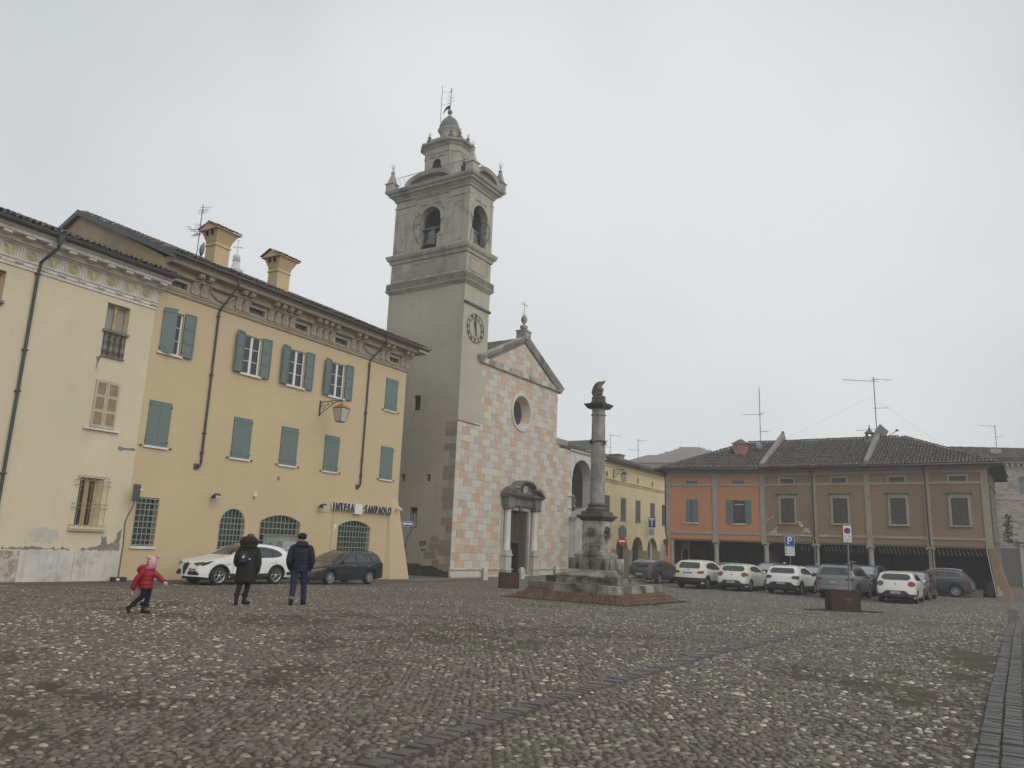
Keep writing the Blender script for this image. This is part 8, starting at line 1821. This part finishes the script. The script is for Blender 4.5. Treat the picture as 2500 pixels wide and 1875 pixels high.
def limb(name, pts, radii, mt, parent, n=12, puff=0, k=1, cap=True):
    """tapering tube through pts"""
    P = []; Rr = []
    for i in range(len(pts)-1):
        a, c = Vector(pts[i]), Vector(pts[i+1]); m = 6*k if puff else 3
        for j in range(m):
            t = j/m; P.append(a.lerp(c, t)); e = 1+(puff*(abs(math.sin(pi*k*t))**.6-.5) if puff else 0); Rr.append((radii[i]+(radii[i+1]-radii[i])*t)*e)
    P.append(Vector(pts[-1])); Rr.append(radii[-1])
    # soften corners
    for _ in range(2):
        for i in range(1, len(P)-1): P[i] = P[i]*.5+(P[i-1]+P[i+1])*.25
    b = MB(); vs = []; m = len(P); prev = None
    for i in range(m):
        d = (P[min(i+1,m-1)]-P[max(i-1,0)]).normalized(); u = prev if prev is not None else (Vector((0,1,0)) if abs(d.y) < .8 else Vector((1,0,0)))
        e1 = (u-d*u.dot(d)).normalized(); e2 = d.cross(e1); prev = e1
        for j in range(n): a = 2*pi*j/n; vs.append(tuple(P[i]+e1*Rr[i]*math.cos(a)+e2*Rr[i]*math.sin(a)))
    fs = [(i*n+j, i*n+(j+1)%n, (i+1)*n+(j+1)%n, (i+1)*n+j) for i in range(m-1) for j in range(n)]
    if cap: fs += [tuple(reversed(range(n))), tuple((m-1)*n+j for j in range(n))]
    b.add(vs, fs); return b.build(name, mt, parent, True)
def boot(name, x, y, z, s, rz, mt, parent, shaft=.2, fluffy=None, pitch=0.0, roll=0):
    b = MB(); st = []
    for (yy, zz, w_, h_) in ((-.09,.035,.032,.03),(-.085,.05,.042,.05),(-.04,.06,.045,.06),(.04,.05,.048,.05),(.11,.042,.046,.042),(.155,.035,.036,.034),(.172,.03,.02,.024)):
        st.append((yy*s/.27*1.0, zz, w_, h_))
    vs = []; n = 12
    for (yy, zz, w_, h_) in st:
        for i in range(n): a = 2*pi*i/n; vs.append((w_*s/.27*math.cos(a), yy, max(0, (zz+h_*math.sin(a))*s/.27)))
    b.add(vs, [(j*n+i, j*n+(i+1)%n, (j+1)*n+(i+1)%n, (j+1)*n+i) for j in range(len(st)-1) for i in range(n)]+[tuple(range(n)), tuple((len(st)-1)*n+i for i in range(n))])
    q = s/.27; b.lathe([(.048*q,.03*q),(.052*q,.08*q),(.05*q,shaft*.6),(.056*q,shaft)], (0,-.05*q), 12)
    if fluffy: 
        st_ = len(b.v); b.lathe([(.056*q,shaft-.02),(.078*q,shaft-.005),(.08*q,shaft+.03),(.055*q,shaft+.045)], (0,-.05*q), 14)
        for i in range(st_, len(b.v)): v = b.v[i]; b.v[i] = (v[0]+random.gauss(0,.006), v[1]+random.gauss(0,.006), v[2]+random.gauss(0,.006))
    b.xf(Matrix.Translation((x, y, z)) @ Matrix.Rotation(rz, 4, 'Z') @ Matrix.Rotation(pitch, 4, 'X')); return b.build(name, mt, parent, True)
def hand(name, wrist, direction, side, s, mt, parent):
    """palm and five bent fingers"""
    d = Vector(direction).normalized(); n_ = Vector(side).normalized(); n_ = (n_-d*n_.dot(d)).normalized(); c = d.cross(n_); w = Vector(wrist)
    V = [w, w+d*.045*s, w+d*.085*s]; E_ = [(0,1),(1,2)]; rad = [(.022*s,.03*s), (.017*s,.038*s), (.014*s,.036*s)]; rad = [r_[1]*.72 for r_ in rad]
    for k, (off, ln) in enumerate(((-.03,.062),(-.01,.075),(.011,.07),(.031,.055))):
        i0 = len(V); base = w+d*.088*s+n_*off*s; bend = c*.012*s; V += [base, base+d*ln*.5*s+bend*.6, base+d*ln*.95*s+bend*2.2]; E_ += [(2,i0),(i0,i0+1),(i0+1,i0+2)]; rad += [.0095*s,.0088*s,.0075*s]
    i0 = len(V); V += [w+d*.03*s-n_*.038*s, w+d*.065*s-n_*.055*s]; E_ += [(1,i0),(i0,i0+1)]; rad += [.011*s,.009*s]
    return skin_body(name, [tuple(v) for v in V], E_, rad, mt, parent, 1)
SKN = mat('skin', (.48,.30,.21), .6, .08, 8, bmp=0)
def head(parent, c, s, rz, mt=SKN):
    """head with face looking along local +y turned by rz"""
    b = MB(); n = 16; vs = []
    for (z, rx, ry, oy) in ((-.105,.035,.04,.03),(-.10,.05,.055,.028),(-.075,.06,.075,.015),(-.04,.068,.088,.005),(0,.074,.095,0),(.04,.076,.098,-.003),(.075,.07,.09,-.005),(.10,.05,.068,-.008),(.115,.02,.03,-.008)):
        for i in range(n): a = 2*pi*i/n; vs.append((rx*math.cos(a), oy+ry*math.sin(a), z))
    b.add(vs, [(j*n+i, j*n+(i+1)%n, (j+1)*n+(i+1)%n, (j+1)*n+i) for j in range(8) for i in range(n)]+[tuple(range(n)), tuple(8*n+i for i in range(n))])
    b.add([(-.011,.09,-.005),(.011,.09,-.005),(0,.122,-.030),(-.016,.094,-.036),(.016,.094,-.036),(0,.093,.018)], [(5,0,2),(5,2,1),(0,3,2),(1,2,4),(3,4,2)])
    for sx in (-1,1): b.lathe([(.006,-.02),(.012,-.01),(.014,.012),(.006,.022)], (sx*.078,0), 8, .6, 1.2)
    M = Matrix.Translation(Vector(c)) @ Matrix.Rotation(rz, 4, 'Z') @ Matrix.Scale(s, 4); b.xf(M); h = b.build('head', mt, parent, True)
    for sx in (-1,1):
        e = MB(); e.lathe([(.002,-.006),(.009,0),(.002,.006)], (sx*.030,.087), 8); e.xf(M); e.build('eye', flat('eye_dark', (.02,.015,.012), .3), h)
    e = MB(); e.bbox((0,.092,-.062), .040,.008,.010); e.xf(M); e.build('mouth', flat('lips', (.32,.11,.09), .5), h); return h
NAVY = mat('navy_puffer', (.006,.008,.021), .7, .25, 5, bmp=.2, bs=20, spec=.35); OLV = mat('olive_parka', (.014,.018,.009), .85, .2, 4, bmp=.25, bs=60); JEAN = mat('blue_jeans', (.012,.022,.050), .85, .25, 6, bmp=.25, bs=90)
BLKC = mat('black_cloth', (.012,.012,.013), .85, .2, 5, bmp=.2, bs=60); BOOT = mat('dark_boot', (.014,.011,.010), .7, .2, 6, bmp=.2); FURB = mat('dark_fur', (.030,.017,.012), .95, .4, 20, bmp=.9, bs=70)
REDP = mat('red_puffer', (.24,.010,.017), .5, .15, 5, bmp=.2, bs=20); PNK = mat('pink_knit', (.55,.31,.34), .9, .1, 8, bmp=.5, bs=120); PNK2 = mat('pink_scarf', (.50,.11,.20), .9, .12, 8, bmp=.5, bs=90); CAPM = mat('dark_cap', (.014,.015,.020), .9, .2, 6, bmp=.4, bs=80); HAIR = mat('blond_hair', (.35,.22,.12), .7, .25, 10, bmp=.5, bs=80)
# local frames: +y = direction faced (away from the camera), x = right
def person(x, y, az, label): return empty('person', (x, y, gz(x, y)+.02), -R(az), label, 'person')
# --- man in the navy puffer jacket
p = person(-5.14, 19.9, -14, 'man seen from behind in navy quilted jacket, flat dark cap and jeans, walking')
skin_body('body', [(0,0,.96),(0,.0,1.15),(0,-.01,1.36),(0,.02,1.48),(0,.03,1.55),(-.09,0,.93),(-.105,-.07,.52),(-.115,-.21,.14),(.09,0,.93),(.10,.06,.52),(.12,.03,.10)], [(0,1),(1,2),(2,3),(3,4),(0,5),(5,6),(6,7),(0,8),(8,9),(9,10)], [.14,.13,.15,.06,.055,.09,.055,.04,.09,.055,.04], JEAN, p)
limb('trouser_leg', [(-.09,0,.95),(-.115,-.03,.72),(-.12,-.06,.50),(-.13,-.16,.22),(-.135,-.19,.14)], [.115,.10,.078,.066,.068], JEAN, p); limb('trouser_leg', [(.09,0,.95),(.115,.03,.72),(.13,.04,.50),(.145,.02,.2),(.15,.01,.10)], [.115,.10,.078,.068,.070], JEAN, p)
limb('turned_cuff', [(-.132,-.175,.20),(-.138,-.19,.14)], [.072,.073], mat('cuff_grey', (.13,.15,.17), .9), p)
boot('shoe', -.14, -.17, .015, .29, .1, BOOT, p, .15, pitch=-.38); boot('shoe', .15, .06, 0, .29, -.25, BOOT, p, .14)
loft('jacket', [(0,0,.80,.215,.15),(0,0,.88,.215,.155),(0,0,.97,.212,.155),(0,0,1.06,.212,.155),(0,0,1.15,.22,.16),(0,0,1.24,.228,.165),(0,0,1.33,.228,.16),(0,.0,1.40,.20,.145),(0,.01,1.46,.14,.12),(0,.02,1.51,.10,.10)], NAVY, p, 22, puff=.055)
limb('sleeve', [(-.10,.0,1.44),(-.20,-.0,1.38),(-.255,-.02,1.24),(-.285,-.03,1.06),(-.25,.05,.92),(-.215,.09,.85)], [.06,.090,.082,.074,.066,.058], NAVY, p, 14, .05, 2); limb('sleeve', [(.10,.0,1.44),(.20,-.0,1.38),(.255,-.02,1.24),(.285,-.03,1.06),(.25,.05,.92),(.215,.09,.85)], [.06,.090,.082,.074,.066,.058], NAVY, p, 14, .05, 2)
hand('hand', (-.235,.12,.85), (.2,.3,-.6), (0,1,0), 1.0, SKN, p); hand('hand', (.235,.12,.85), (-.2,.3,-.6), (0,1,0), 1.0, SKN, p)
loft('hood', [(0,-.06,1.38,.12,.06),(0,-.09,1.42,.165,.10),(0,-.08,1.48,.165,.115),(0,-.05,1.53,.14,.12),(0,-.01,1.56,.11,.10)], NAVY, p, 20)
hd = head(p, (-.01,.03,1.635), 1.08, R(38)); b = MB(); b.lathe([(.086,-.02),(.098,.03),(.102,.06),(.085,.10),(.04,.125),(.0,.13)], n=18); b.xf(Matrix.Translation((-.01,.02,1.635)) @ Matrix.Rotation(R(38),4,'Z') @ Matrix.Scale(1.18,4,(0,1,0)) @ Matrix.Rotation(.12,4,'X')); b.build('flat_cap', CAPM, hd, True)
b = MB(); b.bbox((0,.12,.045), .13,.07,.018); b.xf(Matrix.Translation((-.01,.03,1.635)) @ Matrix.Rotation(R(38),4,'Z')); b.build('cap_peak', CAPM, hd); b = MB(); b.bbox((-.055,.085,.005), .05,.012,.03); b.bbox((.055,.085,.005), .05,.012,.03); b.tube([(-.08,.07,.008),(-.085,-.02,.01)], .004, 4); b.tube([(.08,.07,.008),(.085,-.02,.01)], .004, 4); b.xf(Matrix.Translation((-.01,.035,1.635)) @ Matrix.Rotation(R(38),4,'Z')); b.build('glasses', flat('glasses_dark', (.02,.02,.02), .2), hd)
# --- woman in the olive parka with a rucksack
p = person(-6.25, 19.2, -17, 'woman seen from behind in long olive parka with furry hood and small navy rucksack')
skin_body('body', [(0,0,.88),(0,0,1.08),(0,-.01,1.28),(0,.02,1.38),(0,.03,1.45),(-.08,0,.85),(-.10,-.05,.48),(-.14,-.16,.12),(.08,0,.85),(.06,.05,.48),(.04,.03,.10)], [(0,1),(1,2),(2,3),(3,4),(0,5),(5,6),(6,7),(0,8),(8,9),(9,10)], [.13,.12,.13,.055,.05,.08,.05,.036,.08,.05,.036], BLKC, p)
limb('trouser_leg', [(-.08,0,.8),(-.11,-.04,.48),(-.15,-.12,.22)], [.095,.066,.052], BLKC, p); limb('trouser_leg', [(.08,0,.8),(.07,.04,.48),(.04,.02,.18)], [.095,.066,.052], BLKC, p)
boot('boot', -.155, -.13, .01, .25, .05, BOOT, p, .22, True, pitch=-.30); boot('boot', .05, .05, 0, .25, -.75, BOOT, p, .22, True)
loft('parka', [(0,0,.50,.235,.17),(0,0,.60,.24,.175),(0,0,.75,.235,.17),(0,0,.90,.225,.165),(0,0,1.02,.215,.16),(0,0,1.14,.225,.165),(0,0,1.26,.225,.16),(0,.0,1.34,.19,.14),(0,.01,1.40,.12,.11)], OLV, p, 22)
limb('sleeve', [(-.08,.0,1.36),(-.16,.0,1.31),(-.225,-.02,1.16),(-.25,-.02,.98),(-.20,.12,.90),(-.12,.17,.92)], [.06,.085,.085,.08,.07,.06], OLV, p, 14); limb('sleeve', [(.08,.0,1.36),(.16,.0,1.31),(.235,-.02,1.16),(.265,-.03,.98),(.255,.0,.82),(.245,.02,.76)], [.06,.085,.085,.08,.07,.062], OLV, p, 14)
hand('hand', (.243,.025,.77), (-.05,.15,-.8), (0,1,0), .9, BLKC, p); hand('hand', (-.13,.17,.92), (.6,.3,.1), (0,0,1), .9, BLKC, p)
loft('hood', [(0,-.06,1.28,.10,.06),(0,-.09,1.33,.17,.10),(0,-.09,1.39,.19,.12),(0,-.05,1.44,.16,.13)], OLV, p, 18)
b = MB(); n = 240
b.lathe([(.13,1.36),(.205,1.40),(.225,1.47),(.19,1.55),(.12,1.60),(.03,1.62)], (0,-.01), 20, 1, .85); q = []
for k in range(620):
    a = random.random()*2*pi; t = random.random(); z = 1.38+.20*t; r_ = .21*math.sin(pi*min(1, .28+t*.62))**.7; p0 = Vector((r_*math.cos(a), -.01+r_*.85*math.sin(a), z)); d = Vector((math.cos(a), math.sin(a), random.uniform(-.4,.6))).normalized()*.045; s_ = Vector((-math.sin(a), math.cos(a), 0))*.007; b.add([tuple(p0-s_), tuple(p0+s_), tuple(p0+d)], [(0,1,2)])
fur = b.build('fur_trim', FURB, p, True)
hd = head(p, (.02,.05,1.55), .98, R(-35)); b = MB(); b.lathe([(.085,-.05),(.096,0),(.095,.05),(.07,.10),(.0,.12)], (.02,.04), 16); b.xf(Matrix.Translation((0,0,1.56))); b.build('hair', mat('brown_hair', (.09,.055,.035), .7, .3, 12), hd, True)
limb('hair_strand', [(.12,.07,1.50),(.15,.10,1.40),(.15,.12,1.30)], [.03,.035,.012], HAIR, hd)
b = MB(); 
bag = loft('rucksack', [(-.09,-.22,.92,.08,.05),(-.09,-.24,.95,.115,.085),(-.09,-.25,1.03,.125,.095),(-.09,-.24,1.14,.12,.085),(-.09,-.22,1.22,.10,.06),(-.09,-.20,1.26,.06,.03)], mat('navy_bag', (.010,.012,.022), .6, .2, 6, bmp=.2), p, 16); bag.name = 'rucksack'
limb('bag_strap', [(-.12,-.19,1.24),(-.13,-.10,1.36),(-.13,.06,1.36)], [.02,.02,.02], BLKC, bag, 8); b = MB(); b.bbox((-.09,-.345,1.12), .03,.008,.07, .2,0,.5); b.bbox((.05,-.24,1.07), .06,.01,.02,0,0,-.4); b.build('bag_tag', SGW, bag)
loft('bag_pocket', [(-.09,-.31,.96,.07,.03),(-.09,-.325,1.0,.085,.035),(-.09,-.32,1.06,.075,.03)], MATS['navy_bag'], bag, 14)
# --- little girl in the red jacket, walking to the right, looking at the camera
p = empty('person', (-7.17, 16.0, gz(-7.17, 16.0)+.02), R(-2), 'little girl in red puffer jacket and pink eared hat walking with one foot lifted behind', 'person')
# local x = picture right (walking direction), y = away from camera
skin_body('body', [(0,0,.54),(-.01,0,.68),(-.01,0,.80),(.02,0,.88),(.03,0,.93),(.02,.05,.50),(.02,.05,.32),(.05,.04,.10),(-.03,-.05,.50),(-.02,-.05,.33),(-.21,-.04,.20)], [(0,1),(1,2),(2,3),(3,4),(0,5),(5,6),(6,7),(0,8),(8,9),(9,10)], [.085,.085,.09,.04,.04,.06,.045,.032,.06,.045,.032], mat('navy_leggings', (.010,.010,.022), .9, .2, 6), p)
limb('legging', [(.01,.04,.52),(.045,.05,.33),(.0,.04,.15)], [.075,.056,.04], MATS['navy_leggings'], p); limb('legging', [(-.03,-.04,.52),(.0,-.05,.34),(-.12,-.04,.25),(-.23,-.03,.17)], [.075,.058,.046,.038], MATS['navy_leggings'], p)
boot('boot', .0, .04, -.005, .19, R(-90), BOOT, p, .17, True); boot('boot', -.32, -.03, .045, .19, R(-90), BOOT, p, .16, True, pitch=R(-58))
loft('jacket', [(-.02,0,.47,.135,.115),(-.02,0,.54,.14,.12),(-.02,0,.62,.138,.12),(-.01,0,.70,.138,.12),(0,0,.78,.135,.115),(.0,0,.85,.10,.095),(.02,0,.89,.065,.065)], REDP, p, 20, puff=.07)
limb('sleeve', [(-.02,-.04,.85),(-.06,-.08,.81),(-.15,-.12,.66),(-.20,-.12,.50),(-.215,-.11,.45)], [.04,.060,.060,.056,.046], REDP, p, 14, .06, 2); limb('sleeve', [(.02,.02,.85),(.07,.04,.81),(.18,.06,.72),(.28,.04,.65),(.33,.02,.62)], [.04,.058,.055,.052,.042], REDP, p, 14, .06, 2)
GLV = mat('pink_glove', (.60,.36,.36), .9, .1, 8, bmp=.3)
hand('hand', (-.215,-.115,.455), (.05,-.05,-1), (0,1,0), .68, GLV, p); hand('hand', (.33,.02,.62), (1,-.1,-.5), (0,.2,1), .72, GLV, p)
loft('hood', [(-.12,0,.76,.06,.08),(-.13,0,.82,.10,.12),(-.11,0,.89,.10,.12),(-.07,0,.94,.07,.10)], REDP, p, 18)
hd = head(p, (.055,-.035,.985), .88, R(180-4)); loft('scarf', [(.03,-.01,.84,.085,.085),(.04,-.02,.865,.10,.10),(.05,-.02,.895,.105,.10),(.05,-.015,.925,.085,.085)], PNK2, p, 18)
b = MB(); b.lathe([(.085,-.075),(.098,-.04),(.098,.0),(.096,.04),(.085,.085),(.05,.12),(.0,.13)], n=20); sv = list(b.v)
b.v = [(v[0], v[1]*.96, v[2]) for v in sv]; b.f = [f for f in b.f if not (sum(b.v[i][2] for i in f)/len(f) < .030 and sum(b.v[i][1] for i in f)/len(f) < -.055 and abs(sum(b.v[i][0] for i in f)/len(f)) < .062)]; b.mi = [0]*len(b.f)
b.xf(Matrix.Translation((.055,-.01,.985)) @ Matrix.Rotation(R(-10),4,'Z')); ht = b.build('knitted_hat', PNK, hd, True)
for sx, cz in ((-.085,.105),(.115,.125)): b = MB(); b.lathe([(.004,-.038),(.028,-.028),(.042,0),(.030,.028),(.004,.038)], n=12); b.xf(Matrix.Translation((.055+sx,-.01,.985+cz))); b.build('hat_ear', PNK, ht, True)
for sx in (-.02,.02): b = MB(); b.bbox((.045+sx,-.107,1.055), .012,.01,.024,0,0,.2); b.build('hat_mark', flat('hat_mark_dark', (.05,.03,.05), .8), ht)
